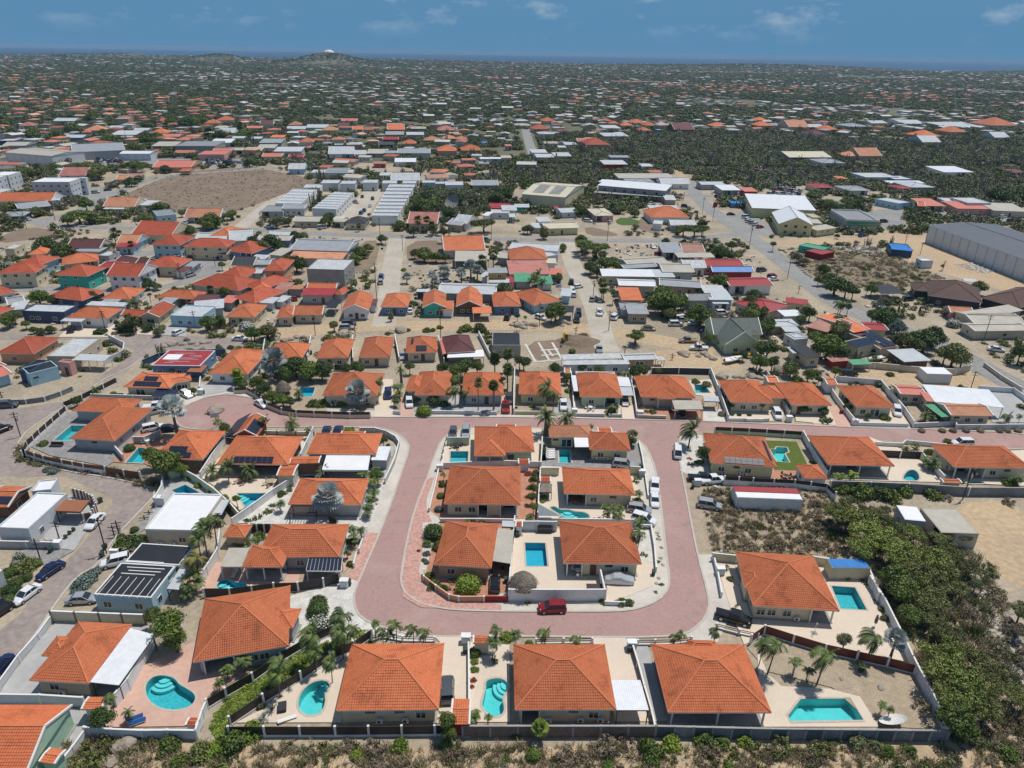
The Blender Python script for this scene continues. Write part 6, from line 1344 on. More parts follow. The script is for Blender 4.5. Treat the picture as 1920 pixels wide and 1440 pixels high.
C('F','sedan','car_navy',(845,198),(850,182),'left of two dark cars behind the wide hipped house');C('F','sedan','car_navy',(930,196),(938,178),'right of two dark cars behind the wide hipped house')
C('G','hatch','car_grey',(200,185),(195,225),'dark car parked left at the top corner of the central block');C('G','suv','car_silver',(295,180),(292,225),'silver suv parked right at the top corner of the central block')
C('G','suv','car_silver',(1430,440),(1525,450),'silver minivan beside the small turf square');C('G','pickup','car_white',(1712,570),(1710,640),'white pickup truck on the right arm of the loop road')
C('G','sedan','car_white',(1705,665),(1715,755),'white sedan right behind the white pickup on the loop road');C('G','suv','car_silver',(1530,770),(1660,790),'silver suv in the driveway by the snaking pool house')
C('G','suv','car_white',(1580,840),(1680,870),'white suv partly behind a palm on the right arm');C('G','hatch','car_black',(510,1370),(512,1300),'small black car with glass roof behind the red gate')
C('H','van','car_white',(85,225),(88,280),'white van on the road at the top right of the loop');C('H','suv','car_silver',(210,520),(300,535),'silver suv on the rough verge beside the long container')
C('H','pickup','car_black',(180,385),(245,390),'black pickup truck by the dry brushwood heap');C('H','pickup','car_white',(245,400),(300,395),'white pickup beside the dry brushwood heap')
C('H','suv','car_white',(1625,200),(1560,200),'white car behind the low wall at the right edge');C('K','pickup','car_red',(105,720),(105,785),'dark red pickup in the pink driveway of the upper street')
C('K','suv','car_grey',(125,680),(125,715),'grey car behind the dark red pickup');C('K','pickup','car_white',(503,705),(505,770),'white pickup in the driveway of the yellow walled house')
C('K','suv','car_black',(1325,770),(1322,820),'black suv under the square grey carport');C('K','sedan','car_silver',(930,700),(932,720),'silver car under the pale grey carport roof')
C('L','suv','car_white',(195,770),(225,835),'white suv in the drive left of the small lawn');C('L','suv','car_white',(1035,765),(1045,800),'white suv right of the stained hipped house')
C('J','suv','car_navy',(1062,640),(1058,685),'dark blue suv in the pale driveway of the upper street');C('J','suv','car_white',(1208,700),(1210,745),'white suv beside the lime hedge')
C('J','sedan','car_silver',(1160,375),(1162,415),'silver car left of the small solar house');C('J','suv','car_silver',(1080,300),(1085,325),'pale car between the twin hipped houses')
C('I','suv','car_grey',(20,800),(90,795),'dark grey suv at the left edge beside the block wall');C('I','hatch','car_white',(1310,265),(1365,240),'white hatchback in front of the pale flat roofed house')
C('I','sedan','car_white',(1755,298),(1845,300),'white sedan by the large bush on the gravel road');C('I','suv','car_black',(525,250),(545,215),'dark car under the white square carport')
C('L','sedan','car_white',(1690,345),(1770,355),'white sedan by the long brick wall on the right road');C('L','suv','car_black',(670,520),(750,520),'black car on the sandy lot')
C('K','pickup','car_gold',(1420,290),(1310,290),'beige pickup truck facing left on the sandy square');C('K','pickup','car_white',(1505,345),(1380,340),'white pickup truck by the boulders on the sandy square')
C('K','pickup','car_silver',(752,380),(752,330),'silver pickup with ladder rack on the sandy square');C('K','sedan','car_gold',(1055,205),(1130,208),'beige sedan outside the small grey house')
C('K','hatch','car_white',(860,110),(858,145),'white car in the courtyard of the small grey house');C('K','suv','car_white',(748,80),(758,115),'white suv on the gravel road');C('K','suv','car_black',(608,85),(610,115),'first dark suv on the left verge of the gravel road')
C('K','suv','car_black',(595,130),(597,160),'second dark suv beside the boulder tree');C('K','pickup','car_navy',(1530,215),(1450,220),'dark blue pickup in front of the grey green villa');C('K','hatch','car_white',(330,125),(365,135),'white car behind the boulder tree')
# covered car
p0=G('G',1345,1300,.6);p1=G('G',1545,1310,.6);cc=(p0+p1)/2;r=thing('covered_car','car under a silver cover on the pale driveway','car',(cc.x,cc.y,.14),math.atan2((p1-p0).y,(p1-p0).x));b=MB()
loft(b,[(-2.4,.7,.1,.75),(-2.2,.92,.05,.95),(-1.5,.98,.05,1.05),(-.9,.96,.05,1.4),(.2,.96,.05,1.46),(.9,.97,.05,1.1),(1.8,.95,.05,.9),(2.3,.85,.05,.72),(2.42,.6,.1,.55)])
ob('cover',b.mesh('cover',['car_cover']),r)
for sx in (-1.4,1.4):
 for sy in (-.8,.8): ob('wheel',ucyl('rubber',12),r,(sx,sy,.3),(R(90),0,0),(.6,.6,.22))
# backhoe
def backhoe():
 p=G('K',520,295);r=thing('backhoe','yellow backhoe loader on the earth yard','backhoe',p,R(75));Y='car_yellow'
 b=MB();loft(b,[(-1.6,.5,.7,1.5),(-.2,.55,.7,1.6),(1.8,.5,.75,1.5),(2.0,.45,.8,1.3)]);ob('body',b.mesh('body',[Y]),r);bx(r,'cab','glass',-.6,0,2.1,1.5,1.3,1.3);bx(r,'cab_roof',Y,-.6,0,2.8,1.7,1.5,.12)
 for x,s,d in ((-1.1,.85,1.4),(1.5,.8,.9)):
  for k in (-1,1): w=ob('wheel',ucyl('rubber',14),r,(x,k*s,d/2),(R(90),0,0),(d,d,.4));ob('rim',ucyl(Y,10),w,(0,0,0),0,(.5,.5,1.1))
 bx(r,'loader_bucket','metal_dark',3.1,0,.5,.7,2.1,.8);strut(r,'loader_arm',Y,(1.2,.6,1.4),(3.0,.6,.6),.16);strut(r,'loader_arm',Y,(1.2,-.6,1.4),(3.0,-.6,.6),.16)
 strut(r,'boom',Y,(-1.7,0,1.1),(-2.9,0,3.9),.3);strut(r,'dipper',Y,(-2.9,0,3.9),(-4.2,0,2.2),.24);bx(r,'bucket','metal_dark',-4.3,0,1.8,.7,.7,.7)
backhoe()
def boat(t,a,b_,label,m,lm=None):
 A=G(t,*a,.8);B=G(t,*b_,.8);c=(A+B)/2;L_=(B-A).length;r=thing('boat',label,'boat',(c.x,c.y,0),math.atan2((B-A).y,(B-A).x),lm=lm);b=MB();W_=L_*.17;st=[(-.5,.8,.25),(-.3,.95,.15),(0,1,.12),(.25,.8,.15),(.42,.4,.3),(.5,.05,.55)]
 n=len(st)
 for x,w,z in st: b.v += [(x*L_,-W_*w,1.15+z*.5),(x*L_,-W_*w*.6,.55+z*.5),(x*L_,0,.35+z),(x*L_,W_*w*.6,.55+z*.5),(x*L_,W_*w,1.15+z*.5),(x*L_,0,.95+z*.4)]
 for k in range(n-1):
  for j in range(6): b.f.append((k*6+j,k*6+(j+1) % 6,k*6+6+(j+1) % 6,k*6+6+j));b.m.append(0)
 b.f.append((0,5,4,3,2,1));b.m.append(0);ob('hull',b.mesh('hull',[m]),r);bx(r,'bench','trim',-.1*L_,0,1.2,.4,W_*1.4,.1);bx(r,'bench','trim',.12*L_,0,1.25,.4,W_*1.2,.1);bx(r,'outboard_motor','metal_dark',-.53*L_,0,1.3,.35,.4,.7)
 for x in (-.3,.2): bx(r,'cradle','rust_wood',x*L_,0,.25,.2,W_*1.6,.5)
boat('K',(1620,435),(1745,405),'white open boat on a cradle by the grey green villa','white_paint','the white boat');boat('K',(1800,395),(1670,365),'yellow rowing boat behind the white boat','car_yellow')
boat('L',(945,405),(840,425),'white motor boat beside the pale blue shed roof','white_paint')
# foundation trenches with white lime lines
for k,(a,q) in enumerate([((240,315),(310,440)),((330,305),(410,435)),((425,305),(495,425)),((310,440),(495,425)),((345,360),(470,350)),((350,395),(480,385)),((400,360),(430,400))]):
 A=G('K',*a);B=G('K',*q);c=(A+B)/2;o=bx(None,'foundation_line','gravel_white',c.x,c.y,.04,(B-A).length,.7,.16,math.atan2((B-A).y,(B-A).x));info(o,None,'foundation',None,None,'white lime marked foundation strip')
b=MB();hp=G('K',610,300);bm_n=16
for k,(q,z) in enumerate(((1,0),(.75,.7),(.45,1.5),(.15,1.9))):
 for j in range(bm_n): a=6.283*j/bm_n;s=1+.12*math.sin(3*a+k);b.v.append((math.cos(a)*6.5*q*s,math.sin(a)*4.2*q*s,z))
for k in range(3):
 for j in range(bm_n): b.f.append((k*bm_n+j,k*bm_n+(j+1) % bm_n,(k+1)*bm_n+(j+1) % bm_n,(k+1)*bm_n+j));b.m.append(0)
b.f.append(tuple(range(3*bm_n,4*bm_n)));b.m.append(0);o=ob('soil_heap',b.mesh('soil_heap',['dirt_brown']),None,hp);info(o,'brown heap of soil beside the yellow backhoe','soil heap');LAND.append(('the brown soil heap',hp))
rocks('K',[(200,190,38),(150,185,20),(250,180,28),(300,185,30),(190,170,22),(235,205,22)],'pale boulder in the roadside pile');rocks('K',[(470,170,34),(510,165,22),(540,175,20),(500,190,16),(540,150,16)],'pale boulder under the leafy tree')
rocks('J',[(200,290,26),(280,275,38),(345,290,26),(390,285,22),(430,270,24),(470,270,20),(500,280,18),(535,272,20)],'grey boulder in the long roadside row');rocks('J',[(760,255,50),(800,245,24),(720,245,20)],'large boulder by the white car')
rocks('J',[(1085,235,26),(1150,225,44),(1050,245,14)],'boulder on the gravel lane');rocks('J',[(1570,220,24),(1600,215,20)],'small boulder beside the roadside shrubs')
rocks('I',[(1290,345,40),(1240,360,24),(1370,345,26),(1440,335,30),(1520,335,26),(1570,330,22),(1480,350,20)],'boulder in the row at the street corner');rocks('I',[(1620,845,60),(1560,860,22)],'brown boulder on the roundabout island')
rocks('K',[(1340,385,36),(1350,400,22),(1480,385,30),(1500,400,24),(1540,420,26),(1440,400,20),(1310,375,18)],'boulder on the sandy waste lot');rocks('K',[(1600,545,44),(1690,545,22),(1740,545,26),(1800,540,34),(1850,550,24)],'boulder behind the cross hipped house')
rocks('L',[(40,540,30),(100,555,22),(250,500,60),(320,510,40)],'boulder among the trees behind the upper street');rocks('A',[(900,1290,60),(960,1260,70),(860,1370,30),(840,1410,40)],'long pale boulder in the grass below the pool terrace')
rocks('D',[(845,845,28),(550,775,22),(945,750,14),(600,850,10)],'small white boulder in the sand garden');rocks('K',[(1090,745,26),(1060,760,18),(1110,760,14)],'boulder in the front garden of the upper street')
rocks('P',[(240,570,14),(260,590,14),(275,605,14),(290,618,14),(310,630,14),(325,640,12),(250,555,12)],'roadside boulder along the asphalt road')
for x,y in ((700,35),(720,60),(745,90),(770,130),(790,170),(800,220),(805,260),(1730,960),(1745,1010),(1760,1070),(1755,1150),(1770,1200),(1740,1300),(1725,1340)):
 if x < 900: t='B';continue
 rocks('G',[(x,y,16)],'small grey stone along the gravel kerb strip')
# roadside round dry bushes, poles
for x in (1212,1355,1430,1520,1620,1750,1805,1880): veg('L','ball',x,912,30,None,'leaf_dry',fl=.75)
for t,x,y,yt in (('E',155,235,50),('E',800,1110,845),('E',890,960,865),('E',860,990,900),('H',1595,498,330),('E',1155,775,745),('E',1120,820,790),('E',1085,860,830),('E',305,1160,1000),('E',445,1000,865),
 ('I',795,255,85),('I',1465,215,90),('I',1515,215,130),('M',1025,265,130),('M',415,220,120),('M',535,330,225),('M',200,280,150),('M',42,690,570),('M',1045,720,590),('M',1355,650,530),('M',1250,480,400),('M',1465,560,450),('M',540,690,570),('M',1615,560,480),
 ('N',445,1075,920),('N',935,400,190),('N',905,800,530),('N',1385,1095,860),('N',700,1090,1040),('N',745,1090,1010),('N',1100,440,320),('N',40,270,150),('N',1765,365,160),('O',205,1010,830),('O',725,1040,890),('O',610,775,660),('O',715,370,210),('O',1428,365,200),('O',1505,220,60),('O',1780,410,250),('O',1285,70,0),('O',478,1080,1010),
 ('P',145,650,440),('P',228,760,700),('P',480,790,580),('P',1025,400,320),('P',1140,470,375),('P',1310,590,515),('L',1640,290,115),('L',1550,625,500),('L',1310,250,215),('K',925,410,325),('K',1255,425,380),('K',1440,370,230),('I',12,740,690),('Q',950,190,60),('S',1428,720,600)):
 pole(t,x,y,yt)
# gate and lamp posts by the dark gate
for x,y in ((975,900),(1010,905),(1135,905)):
 p=G('P',x,y);r=thing('gate_pillar',None,'gate pillar',p,0,auto='black gate pillar with lamp');bx(r,'pillar','charcoal_paint',0,0,.9,.5,.5,1.8);bx(r,'lamp','metal_dark',0,0,2.,.3,.3,.4)
# ---------------------------------------------------------------- vegetation read off the photograph: kind x y radius height leaf
KC=dict(R='round',F='flat',B='bush',K='ball',S='scrub',l='low',c='coco',d='date',a='areca',f='fan',s='silver',y='yucca',t='cactus',w='flower')
LC=dict(d='leaf_dark',m='leaf_mid',o='leaf_olive',g='leaf_grey',b='leaf_bright',s='leaf_silver',y='leaf_dry',r='leaf_red',B='leaf_blue',Y='palm_yellow',q='leaf_feathery')
def plants(t,s,lod=0):
 for q in s.split(';'):
  q=q.split()
  if not q: continue
  leaf=None;h=None
  for e in q[4:]:
   if e in LC: leaf=LC[e]
   else: h=float(e)
  veg(t,KC[q[0]],float(q[1]),float(q[2]),float(q[3]),h,leaf,lod=lod)
plants('A','R 1270 370 170 4.2 m;R 1150 290 90 3 m;R 1310 480 110 2.5 m;a 820 920 70 3;R 760 1060 115 2.2 d;d 960 1020 60 2;a 1700 700 80 2;a 1820 640 90 2.2;a 1640 800 60 1.6;B 1740 1230 150 .9 m;B 1880 1150 120 .9 b;B 1500 1310 120 .8 o;B 1260 1250 110 .9 m;S 720 1260 170 .8 o;S 640 1390 150 .7 o;B 1340 1380 90 .6 m;S 1650 1390 130 .6 o;B 1600 1300 100 b;l 1850 820 60 b;S 1100 1240 90 o;K 60 190 70 d;K 110 110 60 d;B 20 60 70 m;B 640 30 90 B')
plants('B','K 455 200 100 2.2 d;w 470 320 95 1.9;w 590 260 60 2;c 650 300 110 5.5;c 730 400 80 5;c 420 450 120 5.5;c 640 420 100 5;c 440 560 90 4;c 180 660 110 4.6;c 160 740 90 4.2;c 560 650 80 3.8;a 890 350 60 3.6;c 950 410 60 3.6;c 1050 370 80 4;c 1180 400 75 3.8;c 1270 420 70 3.8;c 1010 440 60 3;y 60 890 60;y 120 1000 70;y 60 1060 70;B 30 960 60 g;y 250 850 40;K 1640 530 60 1.6 m;B 1710 575 30 b;B 1640 640 45 b;B 1640 700 45 b;B 1630 780 36 r;B 1620 830 28 r;a 1780 490 85 3.4;c 1810 400 60 4.2;d 1790 630 40 .6 d;a 1650 1040 80 2;a 1740 1050 50 1.6;R 1430 1090 90 3 m;R 1450 1180 70 2 m;a 1400 1050 60 3;B 1880 450 70 b;B 1300 1085 20 d;S 250 1270 90 y;S 560 1320 90 o;B 760 1340 70 b;B 1080 1270 90 b;B 1430 1260 70 m;S 900 1280 120 y;S 680 1250 80 y;S 1500 1300 110 y;B 500 540 60 b;B 380 620 60 b;B 250 700 60 b;B 110 800 60 b;B 30 860 50 b;S 900 1400 120 y')
plants('C','a 30 440 70 3.4;K 130 470 42 1.4 m;c 250 420 70 4;c 490 470 60 3.4;c 1225 460 50 3.2;c 1275 440 50 3.6;c 1530 420 55 3.6;f 210 1140 75 2.2 b;K 160 1300 70 1.4 m;B 30 1180 60 d;c 1890 520 70 4;t 1690 180 45 1.6 o;B 1640 20 40 o;B 1030 1290 130 1 m;B 1200 1250 100 b;B 1050 1360 90 m;B 1450 1230 110 m;B 1580 1250 80 m;B 1750 1230 80 b;S 700 1260 140 y;S 850 1250 100 y;B 720 1420 60 m;S 400 1340 130 y;S 1500 1310 110 y;B 1620 1420 70 m;S 1850 1290 100 o;B 820 195 60 .4 m;B 880 200 50 .3 m;B 680 185 40 .4 m;l 330 210 30 .2 o;l 120 205 30 .2 o;B 1960 560 40 m')
plants('D','c 60 520 120 5.5;c 440 590 120 5.5;a 210 640 70 2.6;a 310 710 65 2.2;c 800 460 110 4.6;s 960 480 95 4;a 710 660 45 1.6;l 690 620 40 .8 m;l 700 700 40 .2 d;a 860 970 55 1.8;a 920 1000 45 1.6;R 580 480 75 2.4 g;B 880 320 50 o;B 860 250 45 o;l 810 180 30 d;l 820 210 25 d;l 740 50 40 d;l 940 750 25 y;S 1150 960 90 .5 y;y 580 10 40;R 1020 100 150 3.2 m;F 1200 180 160 3 o;R 1060 290 110 2.6 m;F 1210 320 130 2.5 o;F 1300 560 180 3 q;F 1420 760 230 4 q;F 1380 900 200 4 q;F 1600 800 170 3.5 o;R 1400 1060 170 3.2 m;F 1650 1000 150 3 o;K 1750 1030 50 1.6 m;F 1350 420 120 2.5 o;F 1550 620 130 2.5 o;R 1500 1160 110 2 m;F 1850 900 120 2.5 o;R 1560 60 60 2 g;F 1900 260 110 3 o;F 1880 400 80 2 y;B 680 1240 110 g;B 790 1270 80 g;B 900 1310 80 m;B 1060 1310 80 m;S 100 1260 140 o;S 400 1300 120 o;S 350 1400 120 y;S 500 1250 80 o;B 1290 1220 40 d;S 1700 1260 90 g;B 1820 1330 90 m;B 1600 1240 80 g;S 1780 700 100 g;S 1350 280 60 g;S 1700 120 100 y;t 1800 1150 50 1 g;S 1250 640 70 g')
plants('E','R 1220 430 160 4 m;R 1350 470 70 2.4 b;R 1130 370 90 3.4 m;B 320 285 50 m;B 220 262 35 d;l 330 170 22 d;K 965 300 50 1.3 d;K 1000 900 38 1.3 d;B 400 490 50 B;B 350 480 40 B;B 410 410 60 m;B 440 415 30 b;S 250 390 70 y;S 340 420 60 o;S 650 480 60 y;S 760 480 50 o;S 900 510 70 y;S 1050 570 60 y;S 150 330 50 o;S 150 400 50 o;S 560 450 40 m;d 1590 490 85 1.8;c 1700 460 90 4.2;d 1870 490 90 2;B 1410 550 40 m;B 1490 600 45 b;B 1580 645 35 m;B 1680 690 45 b;B 1720 770 50 m;B 1770 800 45 b;a 1560 660 30 .5;c 1600 870 110 6.5;c 1520 930 120 6.5;c 1480 1000 100 6;c 1470 1150 110 5.5 Y;a 1450 1300 120 2.6;a 1400 1380 90 2;a 1700 720 40 2;t 1890 810 50 1.8 d;s 1290 25 110 7;a 1640 130 60 2.6;R 1690 170 60 2.2 m;B 180 1170 110 1.6 o;B 250 1150 70 1.4 m;K 120 1230 60 m;K 60 1260 60 d;K 120 1330 60 m;K 200 1290 50 d;K 60 1390 60 d;w 120 1080 50 2;w 90 1130 40 2;w 210 1015 25 1.4;B 600 1320 80 1 B;B 680 1250 80 1 B;B 740 1200 50 1 B;B 560 1370 50 1 B;B 30 1330 50 b;B 1830 1020 60 o;R 1770 700 40 2 m;B 345 1075 25 g;B 385 1070 25 d;B 900 960 40 .9 m;B 1950 980 60 m')
hedge('E','clipped dark green hedge block on the left street corner',[(865,1060),(1085,1050),(1085,985),(880,975)],1.6)
hedge('J','rectangular lime green hedge beside the silver parked car',[(765,915),(820,915),(818,893),(768,893)],1.,'leaf_bright');hedge('I','low dark green hedge block in front of the white gable house',[(710,248),(780,250),(785,228),(722,225)],1.)
hedge('F','lime green hedge block by the road above the wide hipped house',[(988,195),(1048,195),(1046,170),(990,170)],1.1,'leaf_bright')
plants('F','s 860 690 125 4.8;d 585 130 80 2.6;c 385 100 50 4.4;c 715 180 35 2.4;R 1275 260 45 2 m;K 1308 256 18 1.6 d;R 1240 280 30 1.6 m;d 820 505 80 1.6;a 1120 500 75 2;a 1180 510 70 2.2;a 1220 480 60 2.2;a 1200 570 70 2;a 1200 640 65 2;a 1180 700 60 2;a 1160 760 65 2;a 1160 800 50 1.6;R 1230 520 60 2.4 m;B 515 660 50 m;B 575 630 35 m;t 320 800 60 1.8 o;t 350 780 40 1.8 o;l 410 770 50 1 o;a 505 740 55 1.8;l 440 730 40 .8 m;l 250 860 40 o;l 900 870 50 m;a 1040 930 60 2.4;a 1110 940 55 2;a 1050 990 60 2;B 1030 1020 50 m;B 570 1215 35 b;K 1025 1190 35 d;l 1010 1110 30 r;l 975 1170 25 m;a 320 1010 60 2.2;B 230 1030 55 o;B 335 960 40 o;B 170 1040 50 o;l 150 1010 30 m;K 780 1430 80 2 d;l 1230 710 20 r;l 1220 740 20 r;a 1000 1100 40 1.5')
plants('G','K 50 880 95 3 d;K 90 1020 60 1.6 m;B 0 1000 50 1.4 m;K 310 1310 115 2 b;B 50 1310 75 1.4 m;B 20 1270 50 m;K 115 575 34 1 d;K 105 660 38 1 m;K 90 760 40 1 B;a 125 520 35 1.6;B 10 1050 35 B;B 0 1110 40 B;B -20 1160 30 o;K 0 1180 25 B;B -60 1090 22 r;l 330 868 60 .4 b;l 420 872 40 .4 m;B 760 510 40 r;B 820 505 50 o;R 800 560 45 1.8 d;R 800 620 50 2 m;R 790 680 45 2 m;R 800 760 45 2 m;a 780 830 50 1;B 860 640 35 o;B 880 685 36 b;B 870 720 30 b;a 1330 770 50 2.4;a 1400 790 70 2.4;a 1450 760 60 2.6;a 1440 830 60 2;a 1350 830 50 1.4;a 1590 660 55 1.6;B 1590 700 50 1 b;c 1600 880 60 3.6;B 1640 890 50 .8 b;c 1600 960 75 4.2;l 1630 1110 40 .5 g;l 1580 540 40 o;l 1570 570 35 o;d 900 90 110 4.5;d 1050 100 90 3.4;f 1540 235 60 2.4 m;d 880 320 30 1;B 880 360 22 d;c 1240 150 25 1.6;R 130 1370 40 .6 d;l 160 1380 40 y;l 190 1320 50 y;l 480 1200 30 d;l 570 1220 30 d;l 1010 845 30 o;B 1170 590 1 m;t 1050 -10 1 1;l 1730 1000 20 y;l 1740 1170 25 d;l 1760 1340 30 d;l 1720 1400 25 m;l 1740 980 20 m;B 1390 45 60 .5 m')
plants('H','c 160 130 75 4.6;R 230 255 55 2.4 d;B 200 300 30 m;l 160 310 30 y;l 150 280 20 r;B 800 300 20 d;a 940 375 45 1.6 b;a 1010 370 45 1.8 b;a 1340 220 45 2;a 1300 230 40 1.6;B 1420 245 35 m;a 1430 300 55 2;a 1450 320 45 1.6;a 1400 290 40 1.4;B 1520 190 35 m;K 1540 200 18 d;B 1850 405 50 m;a 1900 385 50 2.2;B 1590 400 25 m;l 1465 390 18 y;y 345 870 25;l 350 850 20 d;B 980 905 35 o;B 1010 900 25 m;l 1090 935 40 y;l 600 390 20 m;B 1210 470 80 m;B 1060 450 90 m;B 1150 460 70 d;B 1290 450 60 m;B 1440 465 60 m;B 960 440 60 m;S 240 480 48 y;S 290 450 48 y;S 400 560 48 y;S 460 640 48 g;S 620 580 48 y;S 700 620 56 y;S 820 640 64 y;S 780 700 64 y;S 600 730 64 y;S 450 750 64 y;S 280 700 40 y;S 850 740 72 y;S 900 640 56 y;S 820 520 40 y;S 960 700 48 g;B 900 690 40 m;S 1500 480 48 y;S 1850 510 48 y;R 1230 900 100 3.4 m;R 1300 960 80 3 m;F 960 560 100 3 o;F 1040 610 120 3.6 q;F 1130 680 130 4 q;F 1230 760 120 4 q;F 1080 740 110 3.6 q;F 1200 640 90 3.4 o;F 1330 680 80 3.4 q;F 1400 800 120 3.6 q;F 1480 720 80 3 o;F 1330 860 110 3.4 o;F 1500 880 110 3 o;F 1400 960 100 3 o;F 1580 800 70 2.6 o;F 1640 860 60 2.6 o;F 1000 520 70 2.4 o;F 1550 960 80 2.4 o;S 1630 920 48 g;F 1600 700 50 2 o;R 1010 640 50 2 d;F 1150 580 70 3 o')
plants('J','s 270 440 110 4.6;R 420 470 110 3 d;R 520 500 110 3 m;R 600 500 90 3 d;R 340 520 80 2.6 d;R 640 470 50 2.4 d;R 150 580 70 2.2 m;R 200 630 70 2.2 d;R 260 680 70 2 m;R 330 700 70 2 m;R 380 710 50 1.8 d;d 440 650 50 2;B 540 700 60 1.6 m;B 600 700 60 1.6 m;w 685 690 45 1.8;B 740 680 60 2 m;s 850 650 95 4.4;a 990 660 45 2.4;c 1010 570 40 4;B 930 720 40 d;d 1150 500 55 4;R 1210 470 45 2.4 d;a 1130 610 60 2.6;a 1140 650 50 2;a 1110 700 50 2;R 830 470 60 2.4 d;R 770 480 50 2.2 d;R 870 480 50 2.2 m;R 1440 480 60 3 d;R 1530 500 80 3 m;R 1600 470 90 3.4 d;R 1680 470 60 3 m;R 1530 560 50 3.4 m;c 1530 630 70 4.6;c 1600 650 50 3.4;R 1380 700 60 1.6 d;B 1450 700 50 1.6 d;K 1310 760 66 1.6 b;f 1685 580 42 7.5;f 1790 600 42 7;f 1800 400 44 7;f 1890 380 50 8;f 1890 480 45 6.6;R 20 520 60 2.6 m;R 130 240 70 2.6 d;R 230 230 80 2.6 o;w 70 170 55 2.2;R 690 190 38 2 o;B 1330 215 38 m;B 1420 195 32 m;B 1370 215 28 d;B 1600 200 60 m;B 1690 200 70 d;B 1560 225 30 m;B 1080 130 25 d;d 1080 110 28 2.4;R 30 570 50 2 m;B 1060 240 25 o;B 1200 215 25 m;S 740 250 60 g;B 400 145 25 d;l 300 240 30 y;R 1270 700 30 1.5 d;B 1340 340 20 d')
plants('K','R 450 90 95 4 m;R 420 110 60 3 d;F 1000 250 75 3.2 m;R 1000 270 50 2.4 m;B 640 260 55 y;K 565 365 30 m;R 230 440 70 3 d;R 200 430 50 2.6 d;f 120 380 45 6.5;f 30 420 50 6.5;f 120 500 45 5;f 25 600 42 6.5;R 450 480 60 2.4 d;R 530 540 40 2.2 m;B 540 600 35 1.8 b;R 1030 500 75 3 d;R 990 510 50 2.4 m;R 640 480 45 2 d;R 750 490 45 2 m;B 560 500 35 2 m;a 920 520 40 1.6;c 390 620 75 5.5;c 440 660 50 4.6;B 290 745 30 b;B 175 755 18 d;c 850 750 40 2;w 1040 700 32 1.6;B 1120 775 35 .7 o;B 1080 780 25 b;B 1250 780 25 o;K 1600 800 32 y;B 480 690 30 o;R 1010 250 40 2.6 m;R 1440 110 110 4.4 m;R 1500 120 80 3.6 o;R 1240 100 60 2.6 o;R 1780 110 80 3 m;R 1200 30 140 4.4 m;R 1320 20 80 4 m;R 1880 340 80 3.6 m;R 1850 420 60 3 m;R 1750 380 40 2.4 d;R 1510 270 50 2.4 m;B 650 180 1 m;R 1890 200 60 3 m;R 1790 20 60 3 d;B 1200 490 1 m;B 1420 560 40 1 o;B 1500 570 45 1.4 o;d 380 590 1 1;B 1680 590 1 m;R 1660 730 40 1.8 d;R 1760 720 40 1.8 d;K 1670 800 22 d;K 1720 805 20 d;K 1790 805 20 d;a 1880 740 30 2;R 1160 500 30 2 m;B 880 125 1 m')
plants('L','R 570 320 130 4.5 m;R 480 270 70 4 m;R 640 370 70 3.5 d;R 650 210 90 4 o;R 150 350 95 3.8 d;R 100 440 70 3.2 m;R 180 440 60 3 d;R 950 140 100 4 d;R 880 110 60 4 m;R 1050 200 70 3.4 B;R 1080 290 90 3.4 o;R 1240 280 110 4 d;R 1180 320 70 3.4 o;R 1440 390 130 4 o;R 1380 380 80 3.6 o;R 1500 410 80 3.6 m;R 620 500 50 2.6 m;B 1000 500 36 1.4 d;R 1900 370 80 4 d;R 440 100 60 3 m;c 430 60 60 5;R 380 140 50 2.6 m;R 310 480 80 2.6 m;R 430 520 50 2.4 m;B 350 550 50 m;R 500 560 40 2 d;R 30 30 80 3 o;R 150 180 80 3.4 m;R 50 110 60 3 m;R 960 30 60 2.6 g;w 1440 140 50 2.6;R 340 210 30 2 d;c 650 30 50 4.5;c 710 40 40 4;R 390 760 50 1.6 d;R 540 780 45 1.4 d;l 550 840 60 .4 d;R 690 710 40 1.6 m;R 700 750 40 1.6 d;d 1240 810 50 1.6;a 1320 820 50 1.6;c 1810 810 45 2.6;c 1900 810 30 2.6;B 1140 720 25 m;R 840 810 30 1.2 d;B 960 815 50 .8 m;B 660 560 25 m;B 720 590 20 m;B 800 595 20 m;R 40 60 60 3 d;K 20 700 1 1;c 15 720 1 1;R 200 520 40 2 d;B 900 600 20 m')
plants('I','R 960 180 60 3.4 o;R 1010 170 50 3 m;f 960 140 40 4.5;f 1000 160 36 4.5;R 870 180 30 2 d;R 940 210 70 1.6 d;R 1180 250 50 1.4 o;R 1220 220 40 1.4 o;R 1110 215 60 1.2 d;w 1160 180 40 2.2;w 1850 180 60 2.4;R 1880 260 60 2.6 m;R 1560 180 80 2.6 m;R 1640 160 60 2.4 d;w 1620 120 60 3;c 990 40 60 5;R 60 160 80 2.6 m;R 190 190 45 1.8 m;R 100 130 60 2.6 d;w 440 310 32 2;B 790 330 50 .8 d;R 570 765 55 1.6 d;d 720 690 50 1.4;B 845 695 34 .9 b;R 1450 690 38 1.4 d;f 1780 580 60 3.4 b;R 1820 640 50 2 m;s 1290 790 1 1;B 1400 305 30 y;R 1730 370 35 1.6 d;B 560 530 20 m;B 620 540 20 m;B 1080 720 20 m;R 300 250 50 1.2 d;R 250 235 40 1.2 d;R 380 230 50 1.2 d;B 850 260 30 y;B 960 265 30 y;B 1010 255 20 y;B 800 270 20 m;l 600 580 18 g;K 1610 628 12 d;K 1668 628 12 d')
